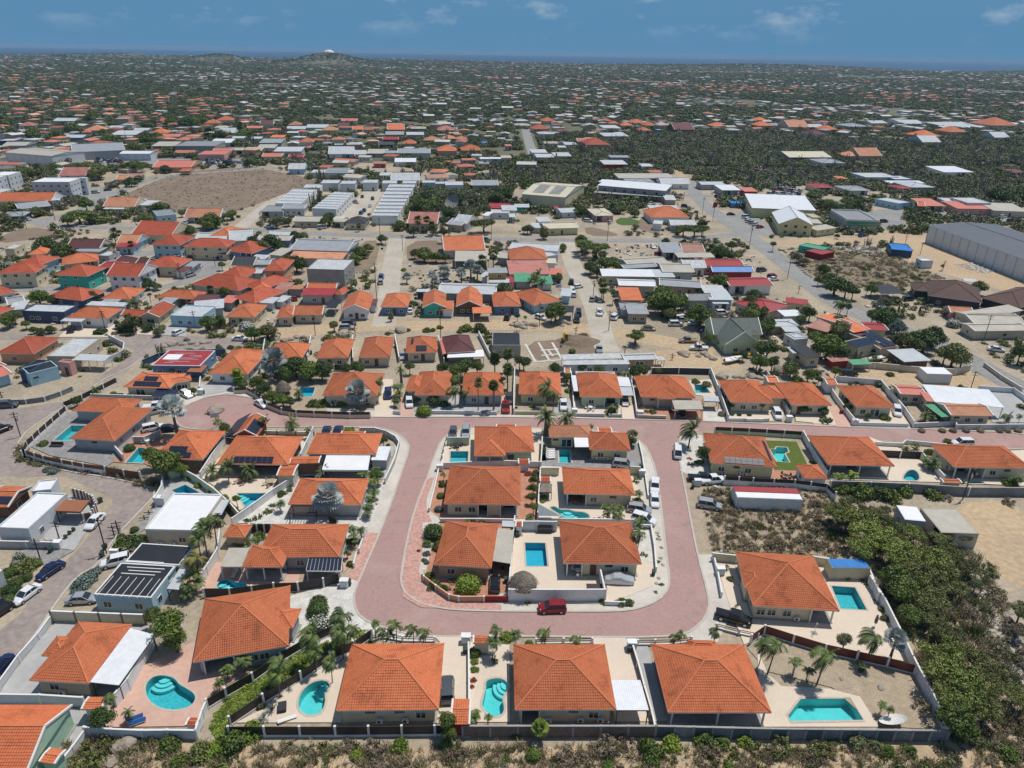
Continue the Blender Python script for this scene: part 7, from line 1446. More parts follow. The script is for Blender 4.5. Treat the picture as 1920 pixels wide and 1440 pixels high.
plants('M','F 590 180 130 4 m;R 640 90 70 4 m;R 500 210 60 2.6 d;R 680 200 60 2.6 d;R 350 400 110 4 d;R 290 440 70 3 d;R 480 450 100 3.2 m;R 560 460 40 2 d;R 1190 120 80 3 m;R 1230 110 50 3 d;R 1090 200 70 2.4 o;R 1580 230 110 3 m;R 1510 230 50 2.4 d;R 1430 290 65 3.4 d;R 70 120 80 2.6 o;R 270 150 60 2.4 o;R 340 60 40 3 o;f 850 300 40 5;f 890 310 30 4;f 980 390 30 4;R 1060 370 30 2.4 d;R 850 400 25 4 d;R 780 420 50 2.4 d;f 860 460 20 3;R 1660 545 35 2.4 m;R 1660 180 50 2.6 m;R 1390 440 40 2 m;R 1110 690 70 2 d;R 1180 710 40 1.4 o;R 290 790 90 2.8 m;R 400 810 60 2 d;R 690 780 60 2.6 d;c 990 820 50 4.4;f 1580 730 40 4.4;R 1680 750 60 2.4 m;R 1310 725 30 2 d;R 1120 770 20 3 d;w 50 530 50 2.4;c 500 350 35 2.6;R 600 360 25 2 g;R 30 200 70 2 g;R 740 120 40 2.4 o;R 920 160 30 2.6 g;t 1340 100 20 3 d;t 1300 110 20 3 d;R 1360 160 40 2 g;R 1890 360 50 3 d;R 1900 420 40 3 m;R 1740 170 60 2.6 m;R 860 340 20 3 d')
plants('N','R 550 190 60 4 d;R 520 220 50 3 m;R 150 220 70 3.4 g;R 240 220 50 2.4 d;R 290 330 60 3 d;R 350 330 50 3 m;R 110 390 110 3.4 d;R 40 410 80 3.4 o;R 190 420 50 2.6 d;R 300 540 100 3.4 d;R 240 510 60 3 m;R 310 680 50 2 o;R 700 740 50 2.4 d;R 740 750 40 2.4 d;R 1080 250 60 2.4 m;R 940 350 50 2.4 o;R 780 460 80 2 m;R 740 510 70 1.8 m;R 840 420 50 1.6 o;R 1260 470 90 3 m;R 1350 490 70 2.4 m;R 1190 460 50 2.4 m;R 1420 490 50 2.4 d;F 1710 240 110 4.4 m;R 1240 120 110 4 m;R 1340 90 100 4 m;R 1210 90 60 4 d;R 1180 290 60 3 d;f 1210 210 40 6;f 1280 210 36 6;f 1320 250 36 5;R 1400 210 40 7 d;R 1410 300 40 5 d;R 1330 270 40 3 m;R 1450 150 60 4 d;R 1520 60 80 4 d;R 1620 60 80 4 g;R 1730 130 50 3 o;R 1800 50 80 4 m;R 1860 20 80 4 d;s 1410 600 60 4;s 1540 610 50 4;s 1610 560 60 4.6;s 1660 590 50 4;s 1320 630 45 3.6;s 1340 670 40 3;s 1130 640 40 2.4;f 1700 510 50 4.5;f 1780 470 50 5.5;R 1860 730 80 3.4 d;R 970 350 25 3 m;K 945 425 12 d;R 580 990 40 2.4 o;R 720 20 60 3 m;l 1500 640 30 2 d;R 80 1040 80 2.4 d;B 1110 580 30 b;f 1450 350 30 3;R 850 170 20 2 b;R 1080 160 24 2 b;f 770 250 24 3;R 1660 170 30 2 m;R 1500 20 80 5 g;R 1400 30 60 5 g;R 1280 30 60 5 d')
plants('O','F 530 390 90 5 m;F 640 420 110 4.6 m;R 520 360 60 5 m;R 680 470 50 3.4 d;R 590 560 70 3 d;R 700 540 90 3.6 m;R 760 530 70 3.4 m;R 800 560 50 3 m;R 640 590 60 2.6 d;R 1130 770 110 4.2 m;R 1210 800 70 3.6 m;R 1060 790 70 3.6 d;R 1150 850 90 3 m;F 1420 920 90 4 m;R 1560 670 95 3.4 m;R 1620 700 50 2.6 d;F 1290 270 70 4 m;F 1370 280 90 4 m;F 1430 270 60 4 m;R 1430 240 50 3 d;R 520 130 60 3.4 m;R 480 150 40 2.6 d;R 780 90 60 3 m;R 800 130 50 2.4 m;R 920 160 50 2 m;f 240 300 50 3.4 Y;R 120 280 60 2.4 g;R 150 370 1 1;R 1560 450 80 3 m;R 1500 410 40 2.6 d;R 1620 470 60 2.6 d;R 1650 400 50 2.6 m;R 1150 370 45 2.4 d;R 1290 370 25 2 d;R 1700 470 50 2 o;f 680 680 45 5.5 o;f 690 720 50 4.6;c 190 620 60 5;c 150 660 50 4.4;c 230 660 50 4.6;R 350 640 50 2 m;R 1400 740 45 2 m;R 1820 790 90 3.2 d;w 1790 830 60 2.6;R 330 890 90 4 d;R 1890 900 60 3 m;R 1800 900 80 3 m;R 1190 890 60 2.4 o;f 760 770 30 3.6 o;R 380 420 50 1.6 b;R 100 940 20 1.4 b;t 150 100 30 4 d;t 230 110 30 4 d;t 110 90 30 4 d;t 300 110 24 5 d;t 200 120 24 4 d;t 350 120 24 3 d;B 340 170 40 2 g;l 40 190 30 2 m;R 40 930 30 2 d')
plants('P','R 510 700 110 4 d;R 590 720 90 4 d;R 640 740 60 3.4 d;R 460 640 60 3.4 d;R 380 660 40 2.4 m;t 560 640 40 4 d;R 420 580 60 2 m;R 780 730 60 3 m;s 760 720 1 1;w 860 840 50 2.6;w 830 810 40 2.4;R 1590 710 70 3 m;S 740 570 42 o;S 1130 630 66 o;S 820 680 60 o;S 850 620 54 g;S 950 650 48 y;S 760 540 54 g;S 650 540 42 y;S 920 530 36 y;R 220 490 50 2.4 g;R 270 520 50 2 g;R 410 410 30 2 d;F 500 110 90 4 m;F 570 120 90 4.4 d;F 620 80 90 4 m;F 450 80 80 4 m;R 330 30 60 3.4 m;R 660 90 60 3.4 m;t 1100 160 24 5 d;R 1090 200 24 2 g;R 900 930 110 3.8 d;R 960 990 70 3 B;R 840 920 60 3.4 m;w 1400 950 50 2.8;R 530 960 60 3.4 o;R 1760 540 25 2 d;R 1700 20 80 4 d;R 1800 40 100 4 d;R 1880 30 90 4 d;R 40 390 30 3.4 g;R 520 330 25 1.4 m;R 1310 555 20 2 m;R 1220 10 40 3 m;R 1560 870 1 1;c 560 830 50 4;c 610 840 40 4;R 1640 940 1 1;R 1250 1080 110 3.6 d;R 1080 1090 80 3 m;R 1140 1080 60 3 o;B 1380 380 50 1 o;B 1340 330 50 1 o;B 1480 60 40 d')
plants('Q','F 1010 360 105 4.4 m;F 650 370 110 4 m;F 560 370 80 3.6 m;R 740 420 90 4 o;R 750 400 60 4.4 d;R 210 430 80 3 o;R 330 420 90 3 o;R 280 370 40 4 d;R 170 400 60 3.4 m;R 390 410 50 3 d;R 250 130 80 3.4 m;R 420 150 80 3.6 m;R 100 120 60 3 d;R 550 90 80 3.6 m;R 590 60 50 3.6 d;R 780 120 50 3 m;R 820 170 80 3.6 m;R 1000 230 70 3 m;R 1100 170 90 3.4 m;R 1180 150 60 3.4 m;R 1300 40 80 3.6 m;R 1400 50 80 3.6 d;R 1460 40 60 3.4 m;R 1240 390 50 2.6 d;R 1470 330 50 3 d;t 880 490 20 3.6 d;t 940 480 24 3 d;R 980 490 60 2.4 d;R 1040 460 40 2 m;R 1170 420 20 3 m;R 1870 340 60 3 m;R 1700 350 40 2.4 d;R 1850 130 80 3.6 m;R 1650 140 80 3.6 m;f 1560 110 40 6;f 1240 80 30 6;R 1790 70 60 3 m;f 1800 60 30 5;R 640 470 40 2 b;R 590 460 30 2 m;R 20 50 60 3 m;R 80 40 60 3 m;R 30 240 30 3 d;R 1100 60 60 4 m;R 1140 40 40 4 d;R 1500 20 60 4 m;R 700 10 80 4 m')
# ---------------------------------------------------------------- the town beyond: x1 y1 x2 y2 far type height roof wall features
RC=dict(o='tile_orange',b='tile_bright',r='tile_red',p='tile_pale',m='tile_maroon',n='tile_brown',d='tile_dark',k='tile_pink',W='metal_white',G='metal_grey',L='metal_pale',R='metal_rust',E='metal_red',N='metal_green',B='metal_blue',C='metal_cream',T='metal_tan',S='metal_salmon',K='metal_black',F='flat_pale',H='flat_grey',Z='flat_dark')
RW_=dict(o='orange',b='bright orange',r='red orange',p='faded orange',m='maroon',n='brown',d='dark grey',k='pinkish',W='white metal',G='grey metal',L='pale metal',R='rusty',E='red',N='green',B='bright blue',C='cream',T='tan',S='salmon',K='black',F='white flat',H='grey flat',Z='dark flat')
WC=dict(w='white',c='cream',b='beige',g='grey',l='pale_grey',u='blue',U='pale_blue',v='navy',t='teal',m='mint',y='yellow',o='ochre',p='peach',k='pink',n='brown',r='dark_red',a='pale_green',q='charcoal',x='bare_concrete',z='tan',e='red')
TY=dict(h='hip',x='gx',y='gy',f='flat',m='mono',o='mono')
def town(t,s,lod=1):
 for q in s.split(';'):
  q=q.split()
  if not q: continue
  x1,y1,x2,y2=map(float,q[:4]);far=float(q[4]) if ',' not in q[4] else tuple(map(float,q[4].split(',')))
  ty,h,rc,wc=q[5],float(q[6]),q[7],q[8];wl=WC[wc] if wc =='x' else WC[wc]+'_paint';f=' '.join(q[9:]) or rnd.choice(['w.2 d.5 w.8','w.25 w.7','w.15 w.5 d.75','p.0-.4 w.7','w.2 p.55-1'])
  op={'pitch': 10 if rc in 'GLTWRCKES' and ty in 'xyh' else 24,'slope': 3}
  if ty =='o': op['open']=1
  d='%s %s with %s roof' % (WC[wc].replace('_',' '),'house' if ty != 'o' else 'shelter',RW_[rc]) if ty != 'o' else RW_[rc]+' open sided shelter'
  house(t,None,[(x1,y1,x2,y2,far,TY[ty],h,op)],RC[rc],wl,lod=lod,feats=f if f != '-' and ty != 'o' else '',auto=d,cat='house' if ty in 'hxyf' else 'shed' if ty =='m' else 'shelter',name={'h': 'hipped_house','x': 'gabled_house','y': 'gabled_house','f': 'flat_roofed_house','m': 'lean_to','o': 'shelter'}[ty],group=None,sidewin=lod < 1.5)
town('M','1130 395 1350 400 335 h 5.6 r U w.2 w.5 w.8;1370 410 1700 415 365 h 5.4 r c w.2 w.5 w.85;1690 440 1890 462 390 h 3.4 r u;985 315 1285 328 254 x 4.2 r c w.5;495 418 748 420 372 x 3.4 m b -;560 445 750 450 422 m 2.8 G z w.3;210 470 345 462 418 h 3.4 b c;125 537 300 547 487 h 4.4 r U w.3 w.7;465 545 745 515 480 h 3 b b;-30 612 265 605 553 h 5.4 r c w.15 w.45 w.8;410 622 655 632 562 h 5.2 r t w.2 w.6;640 632 780 615 590 x 3.4 p t -;795 625 1040 635 557 x 5.6 r w w.2 w.5 w.8;1085 555 1340 562 500 h 4 r c;1230 560 1400 566 530 m 2.8 F w;1610 637 1820 652 575 h 3.2 r l;1435 692 1790 742 642 h 3 r g -;1742 795 1912 832 728 h 3 r b;1825 705 1960 735 640 h 3 r w;1165 792 1470 805 745 h 3 b b;755 800 975 803 725 h 3 b w;350 785 615 815 730 h 3 r v w.3 w.8;-40 785 130 745 718 h 3 r w;-30 925 112 870 805 h 3 r p -;165 897 480 908 850 f 3.4 F v w.2 w.35 w.75;495 942 800 950 872 h 3.2 b w w.5;905 925 1090 935 890 x 3 r b;1040 938 1195 940 850 y 3 r c W.5;1275 932 1510 942 858 f 3.3 F U w.3 w.6;1690 937 1905 942 845 h 3 o y w.2 d.5;870 385 1025 388 340 x 3.2 p U;850 415 1000 418 385 m 3 E U;540 450 740 455 420 o 2.6 G b;735 480 815 484 448 f 3 F g w.5;640 850 950 862 830 m 3 F w -;720 850 850 852 800 m 2.6 G g -;860 520 1080 560 508 x 3 m w -;1000 555 1080 560 505 x 3 m n -;730 565 860 575 520 x 3 E n -;870 552 1010 557 525 f 3 Z g -;1060 640 1170 600 575 o 2.8 F g;1350 572 1440 575 530 m 2.8 G g -;1300 595 1380 600 565 m 2.8 m w -;1730 548 1900 552 500 x 3 Z c;1850 520 1960 525 480 m 3.4 F w;1345 360 1440 362 330 h 3 m w -;1545 345 1755 350 280 h 3 o b -;1720 370 1900 360 310 x 3.2 F g -;1450 350 1720 360 310 x 3 L g -;770 110 1010 112 68 x 3.2 p b p.0-.4 w.7;770 128 955 130 112 m 2.6 F w -;900 72 1060 76 55 m 3 F w -;1015 98 1130 102 72 m 3 F w;1180 185 1320 172 138 f 3 H U w.3 w.6;1380 190 1650 190 148 x 3 p w p.0-.5;1470 190 1600 192 155 x 3 S w -;-40 70 385 68 30 x 4 b w -;385 68 440 65 30 f 4.4 F w w.5;140 130 380 105 78 x 3 G n -;-20 185 170 180 145 h 3 G v w.5;35 430 105 430 375 f 3 F c -;60 890 180 880 825 m 2.6 F g -;60 850 190 830 740 x 2.8 G g -;450 970 610 975 950 o 2.8 F w p;1160 845 1270 850 800 m 2.8 G g -;1410 835 1580 840 780 m 3 m g -;1450 890 1680 870 820 m 3 F g -;1600 460 1700 470 440 x 2.6 m c -;1640 830 1740 835 785 m 2.8 S g -')
town('N','150 942 280 938 845 h 3 o b w.5;275 922 497 921 862 x 3 o b w.3 w.7;638 892 846 890 775 y 3.2 o w w.3 d.55 w.8;932 862 1136 864 768 h 3 o u w.2 d.5 w.8;1245 870 1425 868 740 y 3.2 o t w.3 W.75;1390 885 1480 885 800 m 2.7 o w -;1498 862 1700 862 735 y 3 o n w.2 w.5 d.8;1625 912 1770 910 868 o 2.7 o n;1780 858 1990 856 757 h 3 o u w.3 d.7;50 588 210 590 508 h 5.6 r p w.5;380 582 660 590 508 f 6.6 F x s.5;255 432 690 445 352 x 4.4 G w -;235 495 650 505 432 m 3.4 p g -;330 775 575 778 722 m 3.2 E g w.4 d.7;570 762 645 770 692 h 3 r g -;380 720 600 724 690 x 3.6 b b -;225 730 345 732 705 m 2.8 p g -;120 745 230 748 688 m 2.8 R w -;515 870 600 872 812 o 2.8 K g;-30 740 105 735 655 h 3 b p;-30 800 30 800 750 h 3 r p -;-30 925 40 900 860 h 3 b p;1480 450 1740 455 425 m 3 p w -;1410 440 1720 432 360 x 3.6 b w -;1490 520 1750 520 455 o 3 T w;1365 757 1800 768 685 x 3.2 L g -;1740 610 1890 608 575 m 5.6 G o w.6;1745 680 1900 682 655 m 3 F w -;1200 750 1300 752 732 m 2.6 F q -;1135 235 1360 240 180 x 3.4 k b;1425 240 1540 252 200 x 3.4 G z w.4;1480 230 1580 240 178 x 3.6 F w -;275 220 480 222 180 x 3 T b w.3 w.6;560 210 640 214 190 m 3 C c;575 222 665 226 205 m 3 T c g.3;670 238 825 240 198 h 3 d c w.3;195 125 365 125 88 x 4 G w s.2 s.5 d.75;30 150 200 150 105 f 3 H g;0 360 250 365 320 x 3 T u -;80 330 240 334 290 x 3.4 L w -;-30 545 100 545 500 x 3 G g -;-30 610 40 610 560 x 3 L g -;90 470 190 480 432 m 2.8 T g -;1740 125 1905 128 85 f 3.4 E r -;1760 160 1900 162 110 f 3 F l w.5;1845 140 1960 140 108 m 3.4 L l w.4;10 830 125 838 795 m 2.6 F l -;130 820 200 828 785 m 2.4 F l -;845 850 900 850 805 m 2.6 m w -;1800 490 1900 500 440 x 3 T g -;1690 640 1740 640 600 m 3 F w -;1690 175 1740 180 150 m 3 W w -')
# white townhouses in two long rows
for k in range(7): town('N','%d %d %d %d %d f 5.4 F w W.5' % (420+k*23,105-k*18+20,600+k*17,112-k*18+20,95-k*18+18))
for k in range(9): town('N','%d %d %d %d %d f 4.4 F w -' % (868+k*15,170-k*27+10,1062+k*15,172-k*27+10,153-k*27+8))
for k in range(5): town('N','%d %d %d %d %d f 4.2 F w -' % (145+k*26,88-k*22,335+k*22,92-k*22,70-k*22))
town('R','485 495 615 498 472 f 4.6 F l d.5;632 500 742 502 478 f 4.6 F l d.5;800 492 908 494 466 f 4.8 F l d.7;945 497 1052 499 474 f 4.6 F l w.5;1098 497 1200 499 478 f 4.6 F l w.4;1248 492 1342 494 474 f 4.8 F l d.3;1420 510 1555 512 480 f 4 F w g.3;355 530 480 532 505 f 3.6 F w -;1010 470 1225 475 442 x 3.4 F w -;1620 508 1820 512 470 x 3.4 G g -;1345 500 1420 502 478 f 3.4 F g -;240 385 365 392 358 x 3.6 F U d.6;410 415 720 420 395 f 3.6 F l -;520 405 690 410 380 f 3.8 H b -;875 348 975 350 336 m 3 R e;1040 333 1200 336 305 x 3.4 W w;925 435 1005 437 418 m 2.6 F w;540 265 730 285 250 x 3.4 F w;735 265 825 290 255 x 3 F w;830 270 990 274 248 m 3 T g;960 265 1060 270 240 x 4 G w w.2 w.7;1060 262 1310 275 240 x 4.2 G l;1360 250 1510 252 228 h 4 o p w.3 w.7;1540 245 1690 250 215 h 4 o p;40 300 190 290 262 x 3.4 S c;240 300 355 298 275 x 3 E k;130 255 340 258 232 m 3.4 F w -;320 190 430 180 160 h 3.2 o w -;920 205 1035 208 178 m 3.6 Z q;1100 195 1205 198 170 h 3.2 o k;950 165 1070 168 135 x 3.2 E n;1265 170 1380 175 150 h 3 p c;380 75 540 80 50 x 3.6 L m;490 105 610 90 55 h 5 p y w.5;610 55 700 58 40 m 3 m w;725 90 800 92 62 x 3.6 b w;985 90 1115 95 68 x 5 b k w.3 w.7;800 90 880 95 62 h 4 o c;1160 80 1280 90 48 h 5 T z;1360 95 1500 100 68 h 3.2 k k;1690 190 1740 192 168 h 3 B w;1130 130 1260 132 100 x 4 L g;970 130 1110 132 105 m 3 G g;105 150 210 155 98 m 4.6 b c;230 85 370 90 60 x 3.4 L U;20 190 190 195 170 m 3.2 G g;0 230 140 232 205 m 3.4 T w;1870 215 1920 215 170 m 4 k k;1400 160 1500 160 135 h 3 p w;1500 165 1590 165 140 h 3 p w;1680 310 1840 314 303 m 3 W w;1840 305 1920 306 288 m 3.4 T b;700 205 790 200 170 x 3 W m;490 200 570 190 165 h 3 G w;590 210 650 205 160 x 4 G u;640 25 760 28 0 x 5 S c;30 50 130 55 20 x 3.4 m w;240 55 340 58 30 h 3.4 p b')
town('O','165 852 375 815 742 h 3 o U w.3 d.6;-20 505 268 505 432 h 4.2 o w w.2 w.5 w.8;-30 430 340 450 390 f 3.4 F l -;255 490 345 475 445 f 3 F l -;-20 620 290 618 530 m 3 k w -;20 680 155 675 615 m 2.8 N g -;285 620 380 622 580 m 3 S g;255 535 335 536 505 m 2.8 C w -;180 690 310 690 640 m 2.6 N w -;-30 680 25 678 625 m 3 E k -;360 780 440 785 730 m 2.8 L U -;370 900 460 905 860 o 2.8 K n;820 812 985 815 730 m 3.6 b b w.3;800 700 1080 708 655 x 4.2 W b s.5 w.8;675 632 1075 638 588 m 3.4 W b w.15 w.4 w.8;1060 640 1228 640 590 m 3.2 L b w.3;840 575 1095 560 535 x 3.6 G g;880 560 1180 540 490 x 3.4 T g -;1130 600 1370 603 530 x 3.8 T g W.5;1105 700 1420 720 655 x 3.4 G z w.5 d.75;1290 570 1460 570 522 x 3.4 F w;1450 560 1570 560 525 m 3 L w -;1505 600 1815 600 568 x 3.4 B r -;1420 555 1745 558 500 x 3.6 E k;1635 705 1960 700 640 x 3.6 E w p.1-.35 w.6;1430 735 1600 738 705 m 3 F g -;1480 810 1665 812 740 m 3.4 L U w.7;1325 815 1510 812 770 x 3 H g -;1510 840 1630 840 820 m 2.6 F w;1130 455 1290 458 392 m 3.2 G x p.1-1;1280 450 1450 455 382 x 3 R n -;1245 492 1525 492 462 o 3 T b;870 915 1030 918 850 m 3.2 G z w.3 w.75;815 880 1010 885 830 h 3 G g -;250 275 505 268 228 x 3.4 C y d.5 w.2;625 178 770 175 122 h 3.4 C k w.7 p.0-.4;370 155 490 150 118 x 3 L l w.5;25 115 130 115 88 x 2.8 L N -;1040 190 1338 190 137 h 3.4 b w w.2 w.8;1055 240 1120 245 215 f 3 F w -;1190 250 1380 252 222 x 2.8 F g -;1040 137 1260 140 108 m 2.8 F p;1150 60 1235 62 30 m 3.2 F z -;320 125 355 125 102 m 2.6 E r -;-20 190 30 190 145 m 3 F l;200 225 300 222 195 m 2.4 F w -;145 270 230 272 240 m 2.6 F l -;'.replace('-20 680;','').replace('20 680 155 675 615 m 2.8 N g -','20 675 150 675 618 m 2.8 N g -').replace('N -;1040','t -;1040'))
town('P','1200 775 1610 830 690 h 3.6 n q w.2 s.5;1095 735 1240 750 685 h 3.2 n q -;1590 790 1890 870 740 h 3.2 n q w.6;1370 905 1545 915 868 x 2.6 p k -;1560 1000 1960 1010 900 x 3 T b w.6;1560 950 1920 890 880 m 3 T p -;850 765 1035 762 705 o 3 K q;930 430 1085 442 390 f 3 B v -;0 905 165 850 800 h 3.4 E c -;130 830 300 850 805 m 3 E c w.6;125 935 262 930 892 m 2.8 W w -;30 1010 235 1005 962 m 2.8 L z -;130 1050 250 1050 1015 m 2.6 L z -;205 1100 300 1090 1065 f 2.6 L l -;370 290 520 270 258 m 3.2 T y s.3 s.6;310 235 410 238 200 m 3 T y -;335 195 405 195 152 f 4 T y -;180 160 270 160 122 f 4 F y -;980 90 1070 80 50 f 3.4 F U w.5;1125 105 1180 108 55 x 3.2 b n w.5;1180 105 1340 108 60 m 3.2 S c p.1-.9;1340 75 1430 78 38 f 3.8 F w;1420 125 1690 130 82 m 3.4 S k s.3 s.7;1500 85 1675 86 45 f 5 F l -;1690 140 1960 150 95 m 3.4 T b d.5;545 175 610 175 145 x 3 C c -;410 440 465 420 395 f 2.6 N t -;1155 520 1240 520 500 f 3 W l -;1470 670 1570 680 655 o 3 F w;1380 720 1600 745 698 o 3 K q')
container('P','dark red shipping container standing on the sandy lane',(285,440),(405,470),(395,425),2.6,'dark_red_paint','metal_red',lm='the dark red container')
container('O','brick red shipping container beside the curving asphalt road',(1512,80),(1530,82),45,2.6,'dark_red_paint','metal_red',lm='the brick red container');container('O','blue shipping container beside the yellow timbered hall',(1648,85),(1785,87),65,2.6,'blue_paint','metal_blue',lm='the blue container')
container('L','white site container on the sandy lot under the block wall',(1250,520),(1425,525),475,2.8,'white_paint','flat_white',lm='the white site container')
H('P','dark blue kiosk building with an overhanging sky blue roof',[(925,430,1080,445,(1112,432),'mono',3.2,{'roof':'metal_blue','slope':4})],'metal_blue','navy_paint',feats='',lm='the sky blue roofed kiosk')
H('P','yellow hall with dark timber framing and a white ribbed roof',[(80,240,345,255,(200,162),'gy',5.2,{'pitch':24})],'metal_white','yellow_paint',feats='w.2 w.5 w.8',frame='brown_trim',lm='the timber framed yellow hall');H('P','long white ribbed roof building behind the yellow timbered hall',[(-120,120,362,140,(370,68),'mono',5,{'slope':5})],'metal_white','yellow_paint',feats='')
H('P','fast food restaurant with green and yellow bands and white top',[(595,215,825,222,(850,150),'flat',5.5,{'par':'white_paint','ph':.8})],'flat_grey','grey_paint',feats='',key='GR',lm='the green banded restaurant')
g_=HOUSES['GR'];w_=g_['R'][0][1];d_=g_['R'][0][2]
for nm,m,z,hh in (('sign_band','metal_green',4.6,1.2),('sign_band','car_yellow',3.9,.25),('sign_band','metal_green',3.4,.6),('sign_band','metal_green',1.4,.3)): bx(g_['root'],nm,m,0,-d_/2-.03,z,w_+.1,.1,hh)
def wh(t,lab,NL,NR,far,h,roof,wall,ribs,lm,typ='gx',pitch=6,extra=None):
 q=H(t,lab,[(*NL,*NR,far,typ,h,{'pitch': pitch,'ov': .2})],roof,wall,feats='',sidewin=False,lm=lm,name='warehouse',cat='warehouse');c,w,d,a=q['R'][0][:4]
 for k in range(ribs+1):
  bx(q['root'],'wall_pilaster','steel' if wall != 'cream_paint' else 'cream_paint',-w/2+.2+k*(w-.4)/ribs,-d/2+.15,h/2,.25,.3,h-.2)
 return q
wh('P','huge grey warehouse with pale panelled wall at the right edge',(1208,250),(2300,640),(1900,300),8,'metal_slate','pale_grey_paint',15,'the huge grey warehouse',pitch=4)
q=HOUSES;WC_=wh('Z','cream warehouse with pale yellow roof and two grey skylight fields',(979,363.7),(1060,370),(1102.5,347.5),6.5,'metal_cream','cream_paint',6,'the pale yellow roofed warehouse')
c_,w_,d_=WC_['R'][0][:3]
for x0 in (-.33,.05):
 for k in range(7): bx(WC_['root'],'skylight','metal_grey',w_*(x0+.13)+.02*k,d_*(-.02-.055*k)-1,6.5+math.tan(R(6))*(d_/2-abs(d_*(-.02-.055*k)-1))+.12,w_*.26,d_*.035,.06)
def oval_sign(t,x,y,z,w,h,m,m2,lab,tilt):
 p_=G(t,x,y,z);r=thing('oval_sign',lab,'sign',(p_.x,p_.y,z));b=MB();b.tube([(0,.06,0),(0,-.06,0)],.5,24);ob('board',b.mesh('board',[m]),r,(0,0,0),(tilt,0,0),(w,1,h))
 b=MB();b.tube([(0,-.05,0),(0,-.1,0)],.5,24);ob('emblem',b.mesh('emblem',[m2]),r,(0,0,0),(tilt,0,0),(w*.7,1,h*.4))
oval_sign('O',126,456,5.6,3.6,1.6,'metal_dark','tan_paint','dark oval sign on the front slope of the orange inn roof',R(-25));oval_sign('P',978,436,1.9,2.4,1.2,'trim','pale_grey_paint','white oval logo board on the side of the dark blue kiosk',0)
wh('Z','white warehouse block with low pale roof on the far left',(9,285.5),(96,292.5),(150,283.7),7,'metal_tan','pale_grey_paint',6,'the far left white warehouse');wh('Z','long grey retail building behind the car dealership yard',(135,285.5),(235,281.2),(217,267.5),6,'metal_grey','grey_paint',8,'the long grey retail building');wh('Q','small white industrial hall beside the domed tree',(895,275),(1125,270),(1125,250),5,'metal_white','pale_grey_paint',4,'the small white hall')
H('Z','unfinished two storey concrete building with white metal roofs',[(1113,361.2,1247.5,370,(1242,345),'flat',3.2,{'ph':.1,'roof':'bare_concrete'}),(1120,347.5,1249,358.2,(1242,348),'mono',6.4,{'roof':'metal_white','slope':3,'feats':'w.1 w.25 w.4 w.55 w.7 w.88'}),(1122,341,1243,351,(1240,346.5),'mono',6.9,{'roof':'metal_white','slope':3})],'bare_concrete','bare_concrete',feats='p.05-.22 p.24-.4 p.42-.58 p.6-.76 p.78-.95',frame='metal_dark',lm='the unfinished concrete building',colm='bare_concrete',sidewin=False)
for q_ in ((235,490,520,485,(640,455)),(-80,435,60,440,(160,410)),(350,462,640,455,(640,452)),(-120,455,-20,460,(75,438))): H('Q',None,[(*q_,'flat',9.2,{'ph':.3})],'flat_white','pale_grey_paint',feats='w.12 w.3 w.5 w.7 w.9',auto='pale three storey apartment block',name='apartment_block',cat='apartment block',sidewin=True)
H('K','grey green villa with swooping gables and three dormers on the sandy square',[(1625,320,1870,315,215,'gy',3.2,{'pitch':36,'ov':.4,'feats':'w.3 w.7'}),(1545,250,1880,250,165,'gx',3.4,{'pitch':34,'ov':.4,'feats':''})],'tile_sage','pale_green_paint',feats='w.5',lm='the grey green villa')
H('L','white house with an angular orange and red roof and solar panels',[(620,150,700,180,(480,80),'flat',5.5,{'wall':'white_paint','feats':'w.5'}),(740,235,855,215,(730,80),'gx',3.6,{'pitch':5,'roof':'tile_bright'}),(830,215,985,220,(930,165),'gx',3.2,{'pitch':6,'roof':'metal_red'}),(770,345,925,310,(830,268),'flat',3.2,{'roof':'tile_maroon','feats':'w.2 w.7'}),(930,350,1050,335,(850,225),'gx',3,{'pitch':4,'roof':'tile_maroon'})],'tile_bright','cream_paint',feats='w.5',key='AN',lm='the angular solar roof house')
solar(HOUSES['AN'],3,'f','L',(770,340),(920,310),(690,300),5,3);solar(HOUSES['AN'],4,'f','L',(950,335),(1040,325),(800,240),2,6)
town('L','1090 440 1280 430 360 m 3 L n -;320 380 415 378 340 m 2.8 F c w.5;415 415 525 405 335 m 3 K c w.5;330 290 425 280 245 f 2.6 L l -;170 195 365 190 150 h 2.8 L z -;255 120 390 120 85 m 2.8 W w -;1580 160 1920 160 90 x 3 T p -;1580 225 1960 220 165 x 3 T b w.6;735 460 870 455 425 o 2.2 N g;590 440 720 430 405 m 2.4 R r -;410 195 560 235 165 m 3 R n -')
town('K','500 460 965 455 432 m 3 F l w.4 w.6 w.8;500 425 910 415 388 o 3 F g;925 425 1150 420 378 x 3 L z W.5;1155 430 1210 428 405 o 2 F g;590 525 860 528 512 f 2.8 F w -;510 515 550 517 480 x 2.6 p b -')
town('I','-30 408 250 415 290 h 3.2 r p w.4;350 438 560 440 300 f 3.4 F b -;535 462 780 470 425 o 3 L g;145 545 235 548 465 f 3.2 K v -;215 572 435 515 500 f 3.2 K U s.2;440 480 520 490 465 f 3.4 R k d.6;-60 605 90 560 455 x 3 S U -;-30 540 50 500 475 x 3 b p -')
